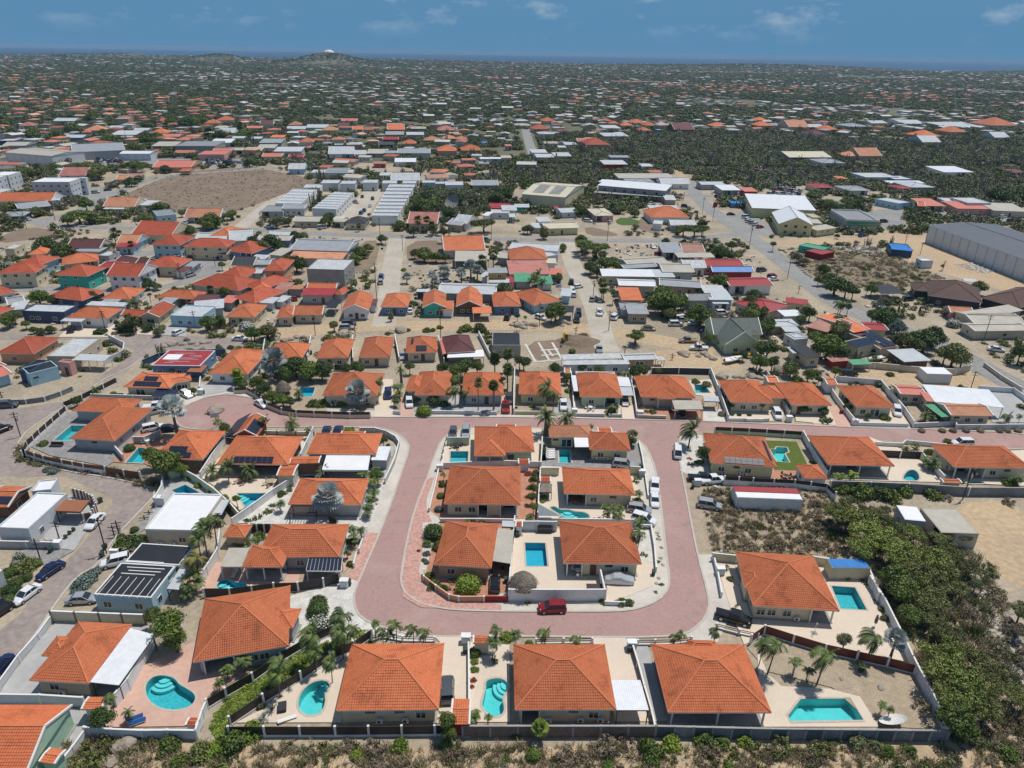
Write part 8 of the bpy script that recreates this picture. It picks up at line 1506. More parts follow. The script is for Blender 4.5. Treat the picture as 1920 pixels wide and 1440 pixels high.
town('S','160 85 285 90 50 h 4 r k;205 120 330 130 80 h 3.4 L U;560 160 640 165 125 f 5 p p;490 180 560 182 142 x 3.4 k c;560 200 740 210 150 h 4 r p w.3 w.6;150 265 270 268 240 m 3 F l;400 205 495 208 188 m 3.4 L w;350 225 410 228 200 m 3 F w;185 300 320 302 282 m 2.6 F g;320 295 450 290 270 m 3 L g;680 25 750 28 5 h 3.6 b c;740 45 810 48 25 h 3.6 o c;820 60 915 62 40 h 3.6 b c;900 40 1000 42 15 h 3.6 o c;1000 60 1090 62 38 h 3.6 b c;960 98 1050 100 75 h 3.4 o b;1220 92 1370 95 60 x 4 m n;1510 65 1610 68 42 h 3.4 b c;1090 95 1130 97 70 f 4 F u;690 140 880 145 125 m 3 L g;690 350 870 358 330 m 4 F r -;740 300 885 304 290 m 6 G x;975 368 1060 370 348 m 3 F U;690 80 820 85 65 m 3 F c;1120 495 1335 505 475 x 3.4 F w p.0-.4 w.7;1420 500 1595 510 482 x 3.4 L g w.5;880 490 1085 500 460 h 3.2 G g -;800 460 1220 455 430 m 3 T x -;1575 545 1720 550 505 m 3.4 W g p.0-1;1745 555 1850 560 520 m 3.2 S e;20 25 130 30 0 h 3.6 L g;230 25 330 30 -5 h 4 b c;1640 95 1730 98 72 h 3.4 L w;1850 60 1960 65 25 h 5 b p;30 60 150 62 35 h 3.4 T b;1840 20 1920 22 5 h 4 b p;')
town('U','1690 60 1880 62 38 h 6 o b w.3 w.7;1365 108 1500 112 85 h 4 o p;1150 140 1300 145 115 h 3.4 b k;1700 150 1815 152 125 x 3.4 F l;1010 45 1180 50 22 x 4 L g;1180 52 1225 55 35 x 3.4 b k;1560 85 1660 88 68 m 3.4 W w;1360 75 1650 78 50 m 3.6 L g;320 125 440 130 85 h 4.2 m w;420 90 530 95 65 h 3.6 b p;160 70 310 75 25 x 5 p b;310 70 430 75 42 x 3.6 L U;610 70 770 68 30 h 4 G g;780 42 900 46 15 x 4 L a;1160 182 1300 190 165 x 3 F U;160 295 480 305 262 x 3.6 C z;410 330 590 355 308 h 3.4 G w;590 290 700 290 262 h 3.2 p c;690 300 860 280 238 x 3.8 p z;860 262 910 266 1 f 1 F w;1320 410 1545 415 378 m 3.4 W w;735 450 980 455 418 f 3.6 F l w.5;950 465 1090 470 440 f 3.4 F u;1070 520 1260 530 485 h 3.6 L g w.3 w.7;975 530 1085 535 505 h 3.2 E k;360 525 505 528 492 h 3.4 E y p.2-.8;600 550 780 548 512 h 3.2 G g;915 492 1180 498 480 m 3 W l;530 460 600 465 440 m 3 o y;1850 415 1960 420 390 m 3 m k;40 60 160 62 20 h 4 G w;1780 50 1 1 1 f 1 F w;1690 30 1780 34 15 m 3.4 L l')
town('Q','-20 180 105 175 112 f 6 F v -;15 215 190 210 170 x 3.6 T g -;625 110 770 85 65 h 4.4 p z w.3;610 112 670 112 96 h 3.4 b k;820 130 1020 133 110 m 3 F x -;480 150 620 155 130 x 3.4 L u;1120 120 1250 118 75 h 4.2 o z;1020 160 1120 158 132 m 3 o c;1210 160 1340 130 110 x 3.6 S z;1310 210 1610 225 170 f 5 H x w.3 w.6;1480 280 1680 282 232 f 4.4 S k s.5;1590 255 1730 258 222 x 3.6 S p;1710 245 1820 248 205 x 3.4 T c;1820 250 1960 255 215 m 3.2 T l;1140 365 1430 385 322 x 3.6 S p -;1340 410 1420 400 375 o 2.6 o c;1130 215 1310 218 192 m 3 T g p.0-.6;870 465 950 468 430 x 3 p c;920 450 1040 455 420 m 3 R b;440 435 640 440 405 x 3.2 k k;600 430 700 432 412 m 3 F w;130 60 240 65 40 h 3.4 k b;400 25 560 30 8 x 4 L g;860 10 960 14 -8 f 6 T z;1170 25 1260 28 8 h 3.6 b p;1530 42 1640 46 15 h 4 o c;1600 75 1700 78 48 h 4 C w;1850 80 1960 82 55 x 3.4 S c;1640 115 1760 118 95 x 3.6 F w;1740 155 1830 158 135 x 3.4 L l;1880 160 1960 162 140 m 3.6 L g;1570 190 1730 192 165 m 3.6 W l;820 75 920 80 55 x 3.4 L g;1000 95 1110 98 70 x 3.4 L g;1620 20 1740 22 2 h 4 b c')
for t,s in (('M','hatch w 1310 495 1375 490;suv k 1410 495 1490 490;sedan k 860 500 940 492;suv w 1480 575 1505 540;suv s 1405 630 1450 615;suv n 1640 495 1675 485;suv w 1380 240 1410 215;sedan w 220 205 200 200'),('N','suv s 935 695 932 655;suv b 935 650 945 620;suv g 645 990 750 985;suv s 625 1020 735 1015;sedan b 790 775 865 765;sedan w 1155 905 1160 875;suv w 1370 675 1470 655;suv g 1695 365 1750 355;pickup w 140 262 60 258;hatch r 295 820 280 775;suv b 780 165 800 148;suv g 805 150 820 125;hatch g 790 45 805 22;suv g 870 60 880 38;pickup s 700 75 780 80;sedan w 850 110 860 95;van w 470 268 520 265;suv k 1880 950 1890 925;van w 1700 60 1750 55'),('O','suv k 445 695 445 655;hatch w 480 712 515 705;suv w 465 785 455 750;suv w 450 750 450 720;suv s 590 820 635 785;sedan w 645 920 675 890;suv k 500 925 495 895;suv w 755 950 790 925;sedan c 980 1022 1070 1020;hatch w 1045 400 1070 420;suv m 1075 470 1140 465;sedan k 1610 165 1675 165;suv w 1740 215 1790 195;suv w 1750 225 1800 212;suv s 1770 235 1830 225;suv w 1800 248 1850 235;sedan m 1830 265 1890 258;van w 1725 190 1780 185;suv k 1520 35 1565 30;suv k 1270 105 1325 108;pickup w 1005 95 1075 85;suv g 1835 590 1910 580;sedan r 0 0 1 1;hatch w 725 235 745 220;sedan k 205 150 235 145;suv r 595 190 615 175;van w 1230 955 1300 945;suv w 1190 990 1270 990;sedan w 1340 985 1400 980;van w 1740 970 1850 965;suv w 1530 910 1620 905;hatch w 1250 910 1320 930;suv w 1550 985 1600 970;suv w 555 215 585 218;suv w 200 215 260 210'),('P','suv k 840 222 900 218;hatch w 640 245 700 240;suv w 740 250 800 245;hatch w 540 215 560 195;hatch w 530 270 545 245;hatch g 610 275 640 255;suv b 680 335 720 315;sedan w 5 655 80 650;suv m 0 640 60 625;suv k 1020 130 1080 125;suv w 1110 135 1165 130;suv k 1215 140 1270 135;van w 1375 180 1450 175;suv w 1730 190 1790 185;suv k 1790 220 1840 210;sedan w 1870 250 1920 262;suv g 1085 230 1120 200;hatch l 925 805 1000 800;suv k 1030 805 1075 800'),('Q','sedan k 780 545 835 540;suv c 690 565 745 560;sedan k 70 580 130 578;suv w 20 585 60 580;suv w 160 555 200 545;suv w 270 185 290 180'),('R','sedan b 395 390 435 388;hatch m 445 380 480 375;suv b 415 365 445 362;van w 1265 385 1310 380;suv w 1335 442 1375 438;suv w 1420 445 1450 440;suv w 1855 480 1890 478;suv w 790 455 810 435;suv w 1200 560 1225 555;pickup w 850 410 910 405')):
 for q in s.split(';'):
  k,c_,*v=q.split();v=list(map(float,v))
  if v[2]-v[0] ==1: continue
  car(t,k,{'w': 'car_white','k': 'car_black','s': 'car_silver','g': 'car_grey','b': 'car_blue','n': 'car_navy','r': 'car_red','m': 'car_red','c': 'car_gold','l': 'car_lime'}[c_],(v[0],v[1]),(v[2],v[3]),lod=0 if t in 'MNOP' else 1)
for t,x0,x1,y0,y1,n_ in (('Q',1550,1900,325,365,44),('Q',720,920,315,345,26),('Q',1260,1400,262,280,5),('U',0,240,500,600,40),('S',1740,1960,500,530,14),('S',900,1060,325,350,7),('O',1170,1330,880,970,9),('R',-10,60,300,330,6),('Q',20,220,535,590,7)):
 for k in range(n_):
  p=G(t,rnd.uniform(x0,x1),rnd.uniform(y0,y1));car_at(p,rnd.choice((0,1.57))+rnd.uniform(-.1,.1),rnd.choice(('sedan','suv','suv','hatch','pickup')),rnd.choice(('car_white','car_white','car_silver','car_black','car_grey','car_red','car_blue')),lod=1)
for t,x,y,n in [('Q',1010,290,'the domed tree'),('Q',470,360,'the apartment parking'),('Q',1500,520,'the brown field'),('Q',880,480,'the ruined house'),('Q',1550,270,'the pink shop'),('Q',1290,360,'the salmon chapel'),('Q',700,90,'the tan villa'),('Q',60,150,'the dark blue store'),('Q',240,140,'the leafy left lane'),('Q',1200,110,'the orange roof cluster'),('Q',1600,110,'the tall palms'),('Q',1700,40,'the cream roof cluster'),
 ('R',300,370,'the pale blue barn'),('R',570,410,'the low white compound'),('R',650,560,'the first townhouse row'),('R',1030,650,'the second townhouse row'),('R',250,680,'the chapel like cottage'),('R',1120,320,'the white shop'),('R',930,350,'the red market stall'),('R',1620,240,'the twin orange villas'),('R',1470,640,'the satellite dish'),('R',1820,660,'the red flat shed'),('R',1050,90,'the tall orange house'),('R',1400,90,'the pinkish house'),('R',1700,180,'the small blue roof'),('R',400,180,'the lone orange roof'),('R',600,90,'the yellow villa'),('R',180,280,'the salmon roof'),('R',1600,400,'the dark thicket'),
 ('S',230,100,'the red pink villa'),('S',600,160,'the orange tower villa'),('S',800,340,'the rusty yard shed'),('S',860,60,'the orange villa row'),('S',1290,80,'the brown gable house'),('S',1560,55,'the two orange villas'),('S',1250,500,'the white roofed cottage'),('S',1650,530,'the white workshop canopy'),('S',250,260,'the pale barns'),('S',1000,250,'the cactus grove'),('S',700,720,'the cream roofed pink cottage'),('S',1180,720,'the orange white cottage'),('S',1500,300,'the right hand woodland'),('S',400,800,'the cream gable house'),
 ('U',230,50,'the faded gable villa'),('U',380,110,'the maroon villa'),('U',310,290,'the cream long roof'),('U',780,270,'the peach courtyard house'),('U',850,440,'the white flat offices'),('U',430,510,'the red roofed yellow cottage'),('U',1160,510,'the grey hipped bungalow'),('U',1430,395,'the white roofed barn'),('U',1550,660,'the salmon shop row'),('U',1230,130,'the bright orange bungalow'),('U',1430,100,'the orange peach house'),('U',1790,50,'the tall orange villa'),('U',1100,40,'the pale green warehouse'),
 ('M',530,620,'the teal green house'),('M',920,600,'the tall white gable house'),('M',1240,370,'the pale blue two storey house'),('M',1140,290,'the red parapet house'),('M',620,400,'the purple roofed house'),('M',330,880,'the navy flat house'),('M',650,910,'the white carport house'),('M',1400,900,'the pale flat corner house'),('M',590,180,'the broad mesquite tree'),('M',900,90,'the pinkish roadside house'),('M',1600,170,'the rose roofed house'),('M',130,600,'the cream two storey house'),('M',1580,700,'the big grey hipped house'),('M',1800,880,'the yellow gravel house'),('M',70,400,'the small cream hut'),('M',1300,780,'the bright hipped house'),('M',1530,400,'the cream arched house'),('M',200,50,'the long orange hall'),
 ('N',520,560,'the grey cube building'),('N',460,400,'the long grey hall'),('N',740,840,'the white gable cottage'),('N',1030,820,'the blue walled cottage'),('N',1330,810,'the turquoise gable cottage'),('N',1590,800,'the dark brown gable cottage'),('N',1340,570,'the ochre wall'),('N',1560,400,'the broken orange roof'),('N',460,740,'the bright red roof'),('N',320,880,'the long orange bungalow'),('N',130,560,'the peach tower house'),('N',750,230,'the dark hipped cottage'),('N',1270,210,'the brown palm house'),('N',1710,260,'the umbrella tree'),('N',1580,1020,'the gravel lane shrubs'),('N',1600,720,'the pale long shed'),('N',1810,620,'the ochre upper house'),
 ('O',120,470,'the orange inn'),('O',140,570,'the faded pink roof'),('O',240,800,'the solar turquoise cottage'),('O',900,600,'the long white roofed row'),('O',940,690,'the white gable hall'),('O',900,770,'the small orange flat roof'),('O',950,900,'the small grey house'),('O',1660,590,'the bright blue roof'),('O',1800,660,'the big red roof'),('O',1300,430,'the rusty workshop'),('O',1560,780,'the pale blue roof'),('O',560,400,'the tall umbrella trees'),('O',1370,280,'the flat topped trees'),('O',1580,410,'the red walled garden'),('O',1400,950,'the junk car yard'),('O',1850,230,'the asphalt car park'),
 ('P',1400,760,'the big brown roofs'),('P',940,740,'the solar carport'),('P',850,560,'the scrub lot'),('P',1550,560,'the rubble heap'),('P',1450,1000,'the white gate lane'),('P',500,700,'the roadside thicket'),('P',1800,950,'the long tan roofs'),('P',1100,180,'the dark pointed shelter'),('P',600,450,'the demolition floor'),
 ('H',1200,700,'the thicket edge'),('H',600,620,'the scrub lot'),('D',1500,700,'the bright mesquite'),('D',1200,500,'the long diagonal wall'),('D',600,900,'the angular pool'),('D',400,1300,'the bottom right scrub'),('B',900,1300,'the bottom middle scrub'),('C',900,1300,'the bottom scrub strip'),('A',1000,1350,'the bottom left scrub'),('A',1280,880,'the kidney pool'),('B',420,920,'the oval pool'),('B',1790,920,'the curved narrow pool'),('E',1400,635,'the triangular pool'),('E',250,400,'the street bend verge'),('K',1000,270,'the sandy square tree'),('I',1450,340,'the corner boulders'),('J',500,650,'the shrub garden pool'),('J',1080,560,'the pale driveway'),('J',350,280,'the long boulder row'),('L',1440,390,'the round walled corner'),('L',570,320,'the big leafy tree')]:
 LAND.append((n,G(t,x,y)))
# ---------------------------------------------------------------- what is covered already: a 2 m raster of roads, plots and buildings
MX0,MY0,MS,MW,MH=-520.,0.,2.,520,420
MASK=np.zeros((MH,MW),bool)
def rasterize(P,grow=1.):
 xs=[p.x for p in P];ys=[p.y for p in P];i0,i1=int((min(xs)-MX0)/MS)-1,int((max(xs)-MX0)/MS)+2;j0,j1=int((min(ys)-MY0)/MS)-1,int((max(ys)-MY0)/MS)+2
 i0,j0=max(0,i0),max(0,j0);i1,j1=min(MW,i1),min(MH,j1)
 if i1 <= i0 or j1 <= j0: return
 X,Y=np.meshgrid(MX0+(np.arange(i0,i1)+.5)*MS,MY0+(np.arange(j0,j1)+.5)*MS);c=np.zeros(X.shape,bool);n=len(P)
 for k in range(n):
  a,b=P[k],P[(k+1) % n]
  if a.y ==b.y: continue
  c ^= ((a.y > Y) != (b.y > Y)) & (X < (b.x-a.x)*(Y-a.y)/(b.y-a.y)+a.x)
 MASK[j0:j1,i0:i1] |= c
for P in COVER: rasterize(P)
def free(x,y):
 i=((x-MX0)/MS).astype(int);j=((y-MY0)/MS).astype(int);ok=(i >= 0) & (i < MW) & (j >= 0) & (j < MH);r=np.ones(len(x),bool);r[ok]=~MASK[j[ok],i[ok]];return r
def inpoly(x,y,P):
 c=np.zeros(len(x),bool);n=len(P)
 for k in range(n):
  a,b=P[k],P[(k+1) % n]
  if a.y ==b.y: continue
  c ^= ((a.y > y) != (b.y > y)) & (x < (b.x-a.x)*(y-a.y)/(b.y-a.y)+a.x)
 return c
rg=np.random.default_rng(11)
def zz(x,y): return np.array([terr(a,b) if not (-430 < a < 430 and 8 < b < 560) else 0. for a,b in zip(x,y)])
WOOD=[G('Z',*q) for q in [(1000,318),(1075,262),(1240,252),(1440,246),(1600,262),(1920,264),(1990,380),(1850,395),(1700,368),(1560,352),(1440,345),(1280,325),(1180,330),(1100,345),(970,345),(950,330)]]
THICK=[G('Z',*q) for q in [(770,385),(800,352),(965,350),(950,385),(900,396),(885,412),(830,418),(770,418)]]
def far_tree(seed,tall=1.,n=110,leaf='leaf_dark',s=.17):
 r=np.random.default_rng(seed);K=6;th=r.random(K)*6.28;ph=r.random(K)**.5;c=np.stack([np.cos(th)*ph*.5,np.sin(th)*ph*.5,r.uniform(.2,.75,K)*tall],1)
 return quads_mesh('far_crown',leaves(r,c,r.uniform(.3,.5,K),int(n*1.5),s*.72,.8),[leaf])
leaf_mat('wood_green',(.065,.088,.024),(.19,.21,.06));leaf_mat('wood_grey',(.12,.11,.075),(.27,.24,.165));leaf_mat('wood_deep',(.04,.066,.018),(.13,.16,.045))
def cact(seed):
 b=MB();r=random.Random(seed)
 for i in range(9): a=r.random()*6.3;q=r.random()*.6;x,y=math.cos(a)*q,math.sin(a)*q;b.tube([(x,y,0),(x*1.2,y*1.2,r.uniform(1.1,2.2))],[.09,.07],4)
 return b.mesh('cactus_far',['wood_grey'])
PROTO=[far_tree(1,1,150,'wood_green'),far_tree(2,.8,150,'wood_deep'),far_tree(3,1.1,130,'wood_grey'),far_tree(4,.6,130,'wood_green'),far_tree(5,.9,150,'leaf_mid'),far_tree(6,.6,110,'leaf_olive'),cact(1)]
def field(name,label,cat,n,r0,r1,size,keep,wts=(3,3,2,3,1.6,1.2,0)):
 u=rg.random(n);D=np.sqrt(r0**2+(r1**2-r0**2)*u);a=(rg.random(n)-.5)*R(84);x=D*np.sin(a);y=D*np.cos(a);k=keep(x,y)&(onland(x,y) if r1 > 4000 else True);x,y=x[k],y[k];m=len(x)
 s=rg.uniform(*size,m);w=np.array(wts,float);w /= w.sum();idx=rg.choice(len(PROTO),m,p=w)
 return scatter(name,label,cat,np.stack([x,y,zz(x,y)-.1],1),rg.random(m)*6.28,np.stack([s,s,s*rg.uniform(.7,1.1,m)*(.45 if r0 > 2600 else .8 if r0 > 900 else 1)],1),idx,PROTO)
def onland(x,y): return np.array([math.hypot(a,b) < coast(a,b)-60 for a,b in zip(x,y)])
def nz(x,y,f,sd=0.): return np.sin(x*f+sd)*np.cos(y*f*1.3+sd*2)+.6*np.sin(x*f*2.3+y*f*1.9+sd*3)+.4*np.cos(x*f*4.1-y*f*3.3+sd)
# far houses: plots along faint streets, clustered; the nearest as things of their own
HP=[]
def far_house(rm,wm,kind,seed):
 b=MB();r=random.Random(seed);w,d,h=r.uniform(9,15),r.uniform(8,12),r.choice((3,3.2,3.4,5.6));b.box(-w/2,w/2,-d/2,d/2,-1.5,h,1)
 for k in range(3): x=-w/2+w*(k+.5)/3;b.box(x-.6,x+.6,-d/2-.05,-d/2,.9,2.1,2)
 if kind =='f': b.box(-w/2-.1,w/2+.1,-d/2-.1,d/2+.1,h,h+.2,0)
 else:
  S,RL,GE,z=roof_geo(kind,w+1.2,d+1.2,24 if 'tile' in rm else 12);o=len(b.v)
  for q in S: b.poly([(p[0],p[1],p[2]+h) for p in (q if q[2] != q[3] else q[:3])],0)
  for g in GE: b.poly([(p[0],p[1],p[2]+h) for p in g],1)
 return b.mesh('distant_house',[rm,wm,'glass'])
mat('far_orange',(.42,.15,.085),.8,.2,.1,obrand=.3);mat('far_red',(.42,.12,.08),.8,.2,.1,obrand=.3);mat('far_pale',(.55,.30,.2),.8,.2,.1,obrand=.3);mat('far_white',(.52,.53,.52),.7,.1,.1,obrand=.2);mat('far_grey',(.33,.34,.34),.7,.2,.1,obrand=.3);mat('far_tan',(.45,.40,.31),.7,.2,.1,obrand=.2);mat('far_dark',(.12,.11,.11),.7,.2,.1,obrand=.3)
for i,(rm,kd) in enumerate([('far_orange','hip'),('far_orange','hip'),('far_orange','gx'),('far_red','hip'),('far_pale','hip'),('far_pale','gx'),('far_white','gx'),('far_white','f'),('far_white','f'),('far_grey','gx'),('far_grey','f'),('far_grey','hip'),('far_tan','gx'),('far_tan','f'),('far_dark','gx'),('far_red','gx')]):
 HP.append(far_house(rm,('cream_paint','white_paint','beige_paint','pale_grey_paint','tan_paint','peach_paint','grey_paint')[(i*3) % 7],kd,i))
HN=['orange hipped']*2+['orange gabled','red hipped','faded hipped','faded gabled','pale gabled','pale flat roofed','white flat roofed','grey gabled','grey flat roofed','grey hipped','tan gabled','tan flat roofed','dark roofed','red gabled']
pts=[];grid=set()
def put_house(x,y,gap):
 k=(int(x/gap),int(y/gap))
 if any((k[0]+a,k[1]+b) in grid for a in (0,) for b in (0,)): return False
 grid.add(k);return True
def gen(n,r0,r1,gap,sc,thr,sd,pa=.30):
 o=[];D=np.sqrt(r0**2+(r1**2-r0**2)*rg.random(n));a=(rg.random(n)-.5)*R(82);x=D*np.sin(a);y=D*np.cos(a)
 q=nz(x,y,.0042,sd);fr=free(x,y) & onland(x,y) & ~inpoly(x,y,WOOD) & ~inpoly(x,y,THICK);oc=nz(x,y,.0030,sd+4)
 for i in range(n):
  if q[i] < thr-.9 or rg.random() > pa+.30*max(0.,q[i]+.2) or not fr[i] or not put_house(x[i],y[i],gap): continue
  if any((x[i]-h[0])**2+(y[i]-h[1])**2 < (h[3]*1.3+h[4]*.8+160)*1.05 for h in HILLS[:4]) and rg.random() < .7: continue
  k=int(rg.integers(0,6)) if oc[i]+rg.normal()*.55 > .62 else int(rg.integers(6,16));o.append((x[i],y[i],rg.choice((0.,1.57,.35,1.9))+rg.normal()*.06+.3*math.sin(x[i]*.004),sc*rg.uniform(.8,1.25),k))
 return o
A_=gen(4200,470,1000,21,.85,.12,0,.22)
occ=MASK.copy();A_.sort(key=lambda e: e[0]**2+e[1]**2)
def okay(e):
 x,y=np.array([e[0]+d for d in (-8,0,8,0,0)]),np.array([e[1]+d for d in (0,-8,0,8,0)]);return bool(free(x,y).all())
A_=[e for e in A_ if okay(e)]
for e in A_[:230]:
 o=ob('distant_house',HP[e[4]],None,(e[0],e[1],float(zz([e[0]],[e[1]])[0])),e[2],e[3]);info(o,None,'house','houses of the distant town',None,HN[e[4]]+' distant house')
B_=A_[230:]+gen(10500,1000,2600,21,.92,.0,2,.24)+gen(21000,2600,7000,26,1.05,.1,1,.24)
B_=np.array(B_);scatter('distant_town','mass of tiny orange and white roofs filling the plain towards the sea','houses',np.stack([B_[:,0],B_[:,1],zz(B_[:,0],B_[:,1])],1),B_[:,2],np.repeat(B_[:,3:4],3,1),B_[:,4].astype(int),HP)
hk=lambda x,y: np.zeros(len(x),bool)
hset={}
for e in list(A_)+[tuple(q) for q in B_]: hset.setdefault((int(e[0]//16),int(e[1]//16)),[]).append(e)
def clear(x,y):
 r=np.ones(len(x),bool)
 for i in range(len(x)):
  if (int(x[i]//16),int(y[i]//16)) in hset and (x[i] % 3.1 < 2.4): r[i]=False
 return r
field('woodland','dry grey green woodland of shrubs and column cacti on the right','woodland',52000,330,900,(1.9,3.8),lambda x,y: (inpoly(x,y,WOOD) & free(x,y) & (nz(x,y,.05,7) > -1.0)),(4,2,4,3,1.,1.5,.7))
field('thicket','dark thicket beside the white townhouses','thicket',40000,250,480,(1.8,3.4),lambda x,y: inpoly(x,y,THICK) & free(x,y),(3,4,2,2,2,1,.4))
field('yard_trees','small trees and shrubs scattered through the yards of the town','trees',9500,175,420,(1.0,2.4),lambda x,y: free(x,y) & (nz(x,y,.03,1) > .15),(2,3,2,2,2,2,.3))
field('town_trees','belt of dark trees between the houses of the middle distance','trees',34000,380,1000,(2.0,4.6),lambda x,y: free(x,y) & clear(x,y) & (nz(x,y,.008,5) > -1.0) & (nz(x,y,.03,2) > -.45),(3,4,2,3,1.6,1,.3))
PROTO=PROTO[:2]+[far_tree(9,.7,130,'wood_deep')]*2+PROTO[4:5]+PROTO[2:3]+PROTO[6:]
field('plain_trees','dark green tree cover of the distant plain','trees',62000,1000,2700,(3.5,7.5),lambda x,y: (clear(x,y) | (rg.random(len(x)) < .45)) & (nz(x,y,.004,3) > -1.1),(3,4,2,3,.8,1,0))
field('horizon_trees','dark tree cover reaching to the far hills','trees',80000,2700,7200,(7.,16.),lambda x,y: clear(x,y) & (nz(x,y,.0015,3) > -1.3),(3,5,3,3,.2,.6,0))
# white dome on the hill
def dome():
 D=4300;x=(663-960)/FPX*D*1.08;z=terr(x,D);r=thing('hill_dome','white dome on top of the far hill','dome',(x,D,z-3));b=MB();n=24;ro=30
 for k in range(7):
  t=k/6*1.45
  for j in range(n): a=6.2832*j/n;b.v.append((math.cos(a)*ro*math.cos(t),math.sin(a)*ro*math.cos(t),19*math.sin(t)))
 for k in range(6):
  for j in range(n): b.f.append((k*n+j,k*n+(j+1) % n,(k+1)*n+(j+1) % n,(k+1)*n+j));b.m.append(0)
 b.f.append(tuple(6*n+j for j in range(n)));b.m.append(0);ob('shell',b.mesh('shell',['white_paint']),r);ob('base_ring',ucyl('bare_concrete',20),r,(0,0,1),0,(ro*2.06,ro*2.06,4))
dome()
# weeds, litter and stones on waste ground near the camera
def patch(name,label,cat,t,poly,n,protos,size,flat=1.,seed=1):
 r=np.random.default_rng(seed);P=[G(t,x,y) for x,y in poly];x=r.uniform(min(p.x for p in P),max(p.x for p in P),n);y=r.uniform(min(p.y for p in P),max(p.y for p in P),n);k=inpoly(x,y,P);x,y=x[k],y[k];m=len(x);s=r.uniform(*size,m)*(.6+.8*r.random(m))
 scatter(name,label,cat,np.stack([x,y,np.full(m,.02)],1),r.random(m)*6.28,np.stack([s,s,s*flat],1),r.integers(0,len(protos),m),protos)
def tuft(seed,leaf,n=40):
 r=np.random.default_rng(seed);c=r.normal(size=(n,3))*np.array([.35,.35,0]);a=r.random(n)*6.28;h=r.uniform(.3,.9,n);w=.05;dx,dy=np.cos(a),np.sin(a);tip=c+np.stack([dx*.4,dy*.4,h],1);s=np.stack([-dy*w,dx*w,0*a],1)
 return quads_mesh('tuft',np.stack([c-s,c+s,tip+s*.3,tip-s*.3],1),[leaf])
leaf_mat('straw',(.24,.19,.11),(.45,.37,.22));TU=[tuft(1,'straw'),tuft(2,'straw'),tuft(3,'leaf_dry'),tuft(4,'leaf_olive'),vmesh('low','leaf_dry',0)[0],vmesh('low','leaf_olive',1)[0],vmesh('low','leaf_grey',2)[0]]
import bmesh
def stone(seed,m):
 bm=bmesh.new();bmesh.ops.create_icosphere(bm,subdivisions=1,radius=.5);r=random.Random(seed)
 for v in bm.verts: v.co=Vector((v.co.x*r.uniform(.7,1.3),v.co.y*r.uniform(.7,1.3),v.co.z*r.uniform(.4,.7)))
 me=bpy.data.meshes.new('stone');bm.to_mesh(me);bm.free();me.materials.append(MATS[m]);return me
ST=[stone(1,'rock'),stone(2,'rock'),stone(3,'gravel_white'),stone(4,'bare_concrete')]
BOT=[(-150,1470),(60,1400),(200,1378),(430,1400),(900,1400),(1790,1402),(1900,1330),(2000,1330),(2060,1600),(-250,1600)]
patch('dry_scrub','strip of dry scrub and straw coloured grass along the bottom edge','scrub','Z',BOT,5200,TU[:4]*4+TU[4:],(.4,1.0));patch('stones','loose stones on the bare ground at the bottom edge','stones','Z',BOT,900,ST,(.15,.6),1,5)
LOT=[(200,455),(760,410),(900,470),(1090,810),(280,800),(235,600)];patch('lot_weeds','dry weeds on the empty lot below the long container','weeds','H',LOT,1100,TU[:5],(.35,.9),1,2);patch('lot_stones','rubble on the empty lot below the long container','stones','H',LOT,500,ST,(.15,.5),1,3)
TH=[(1610,950),(1700,960),(1860,1060),(1900,1190),(1960,1300),(1960,1420),(1790,1392),(1700,1200),(1640,1080)];patch('thicket_floor','dense undergrowth of the thicket behind the long boundary wall','undergrowth','Z',TH,1000,[vmesh('scrub','leaf_grey',0)[0],vmesh('scrub','leaf_olive',1)[0],vmesh('scrub','leaf_dry',2)[0],TU[0],TU[2],TU[3]],(.7,1.5),1,8)
patch('litter','rubble and litter beside the sandy track at the right edge','rubble','Z',[(1780,1080),(1850,1070),(1930,1200),(1990,1330),(1900,1290),(1840,1180)],2500,ST,(.2,.7),1,6)
patch('verge_weeds','weeds on the verge along the left street bend','weeds','E',[(170,270),(95,370),(200,440),(500,490),(800,530),(1100,600),(1200,640),(1230,560),(1050,520),(800,480),(380,410),(200,350)],2600,TU,(.3,.9),1,4)
patch('strip_grass','bright grass in the strip between two dark fences','grass','Z',[(395,1350),(480,1250),(690,1180),(700,1200),(560,1270),(440,1340),(410,1420)],3500,[vmesh('low','leaf_bright',0)[0],vmesh('low','leaf_mid',1)[0]],(.3,.7),.6,9)
patch('field_weeds','tufts of weeds over the brown field','weeds','Z',[(215,372),(320,328),(480,314),(590,335),(600,352),(480,384),(430,400),(240,392)],1500,TU[:6],(.3,.8),.7,10);patch('scrub_weeds','low scrub on the fenced lot beside the asphalt road','scrub','P',[(60,420),(800,410),(1320,650),(1080,720),(700,720),(400,690)],800,TU[:5],(.5,1.6),.8,12)
patch('street_rubble','demolition rubble on the sand yard','rubble','P',[(1380,540),(1700,530),(1830,590),(1600,610)],900,ST,(.4,1.2),1,14);patch('floor_rubble','broken floor slabs and rubble in the fenced lot','rubble','P',[(480,390),(800,390),(900,470),(700,480),(560,440)],900,ST,(.4,1.3),.6,15)
CL=[ubox(q) for q in ('trim','bare_concrete','rust_wood','blue_paint','metal_dark','dark_red_paint','steel')]
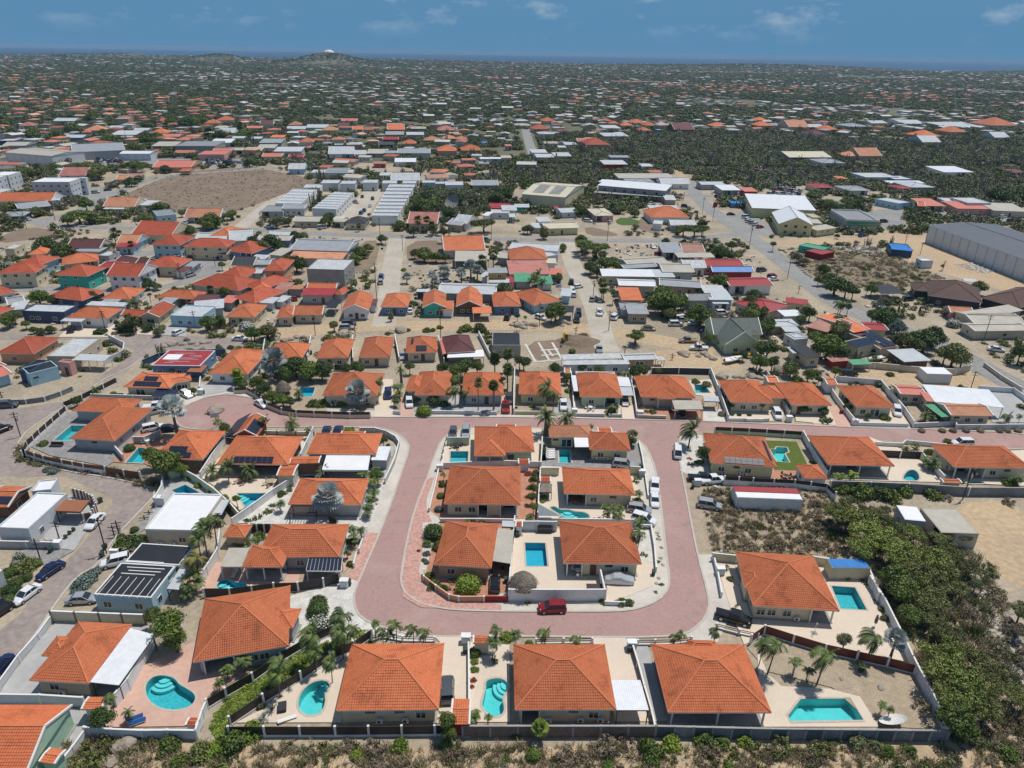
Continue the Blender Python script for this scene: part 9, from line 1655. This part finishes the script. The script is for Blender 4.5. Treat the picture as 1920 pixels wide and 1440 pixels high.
for k,(t,q,n_) in enumerate((('O',[(0,450),(400,450),(400,900),(0,900)],90),('O',[(700,380),(1900,380),(1900,960),(700,960)],260),('N',[(0,350),(1920,350),(1920,1000),(0,1000)],240),('M',[(0,400),(1920,400),(1920,1000),(0,1000)],260),('S',[(650,320),(1960,480),(1960,640),(0,900)],220),('L',[(0,0),(900,0),(900,560),(0,560)],130))):
 r=np.random.default_rng(30+k);P=[G(t,*e) for e in q];x=r.uniform(min(p.x for p in P),max(p.x for p in P),n_*3);y=r.uniform(min(p.y for p in P),max(p.y for p in P),n_*3);kk=inpoly(x,y,P) & free(x,y);x,y=x[kk][:n_],y[kk][:n_];m=len(x)
 scatter('yard_clutter','loose crates, boards and scrap in the yards '+('beside the orange inn','round the long white roofed row','round the ochre wall','between the left red roofed houses','behind the unfinished building','behind the angular solar roof house')[k],'yard clutter',np.stack([x,y,np.full(m,.25)],1),r.random(m)*6.28,np.stack([r.uniform(.3,1.5,m),r.uniform(.3,.9,m),r.uniform(.15,.6,m)],1),r.choice(7,m,p=(.28,.24,.16,.07,.12,.05,.08)),CL)
# haze
b=MB();b.box(-24500,24500,-400,25200,-41,92);m=bpy.data.materials.new('haze');m.use_nodes=True;n=m.node_tree.nodes;n.clear();o_=n.new('ShaderNodeOutputMaterial');v=n.new('ShaderNodeVolumePrincipled');v.inputs['Color'].default_value=(.42,.66,.90,1);v.inputs['Density'].default_value=6e-5;m.node_tree.links.new(v.outputs[0],o_.inputs['Volume']);MATS['haze']=m
ob('haze',b.mesh('haze',['haze']),kind='stuff')
# ---------------------------------------------------------------- labels told apart by what stands nearby
def auto_labels():
 groups={}
 for o,d in AUTO:
  p=o.matrix_basis.translation;best=None
  for nm,q in LAND:
   v=p-q;k=v.length
   if best is None or k < best[0]: best=(k,nm,q)
  if best is None: best=(0,'the town centre',Vector())
  k,nm,q=best;v=p-q;fw=Vector((q.x,q.y)).normalized();dx=v.x*fw.y-v.y*fw.x;dy=v.x*fw.x+v.y*fw.y
  rel=('right of','left of','behind','in front of')[(0 if dx > 0 else 1) if abs(dx) > abs(dy) else (2 if dy > 0 else 3)]
  groups.setdefault((d,rel,nm),[]).append((k,o))
 ORD=['nearest','second','third','fourth','fifth','sixth','seventh','eighth','ninth','tenth','eleventh','twelfth','thirteenth','fourteenth','fifteenth','sixteenth','seventeenth','eighteenth','nineteenth','twentieth']
 for (d,rel,nm),L_ in groups.items():
  L_.sort(key=lambda e: e[0])
  for i,(k,o) in enumerate(L_):
   if len(L_) ==1: s='%s %s %s' % (d,rel,nm)
   elif i < 20: s='%s, %s %s %s' % (d,ORD[i],rel,nm)
   else: s='%s, far %s %s' % (d,rel,nm);o['group']='%ss %s %s' % (d,rel,nm)
   o['label']=' '.join(s.split()[:16])
auto_labels()
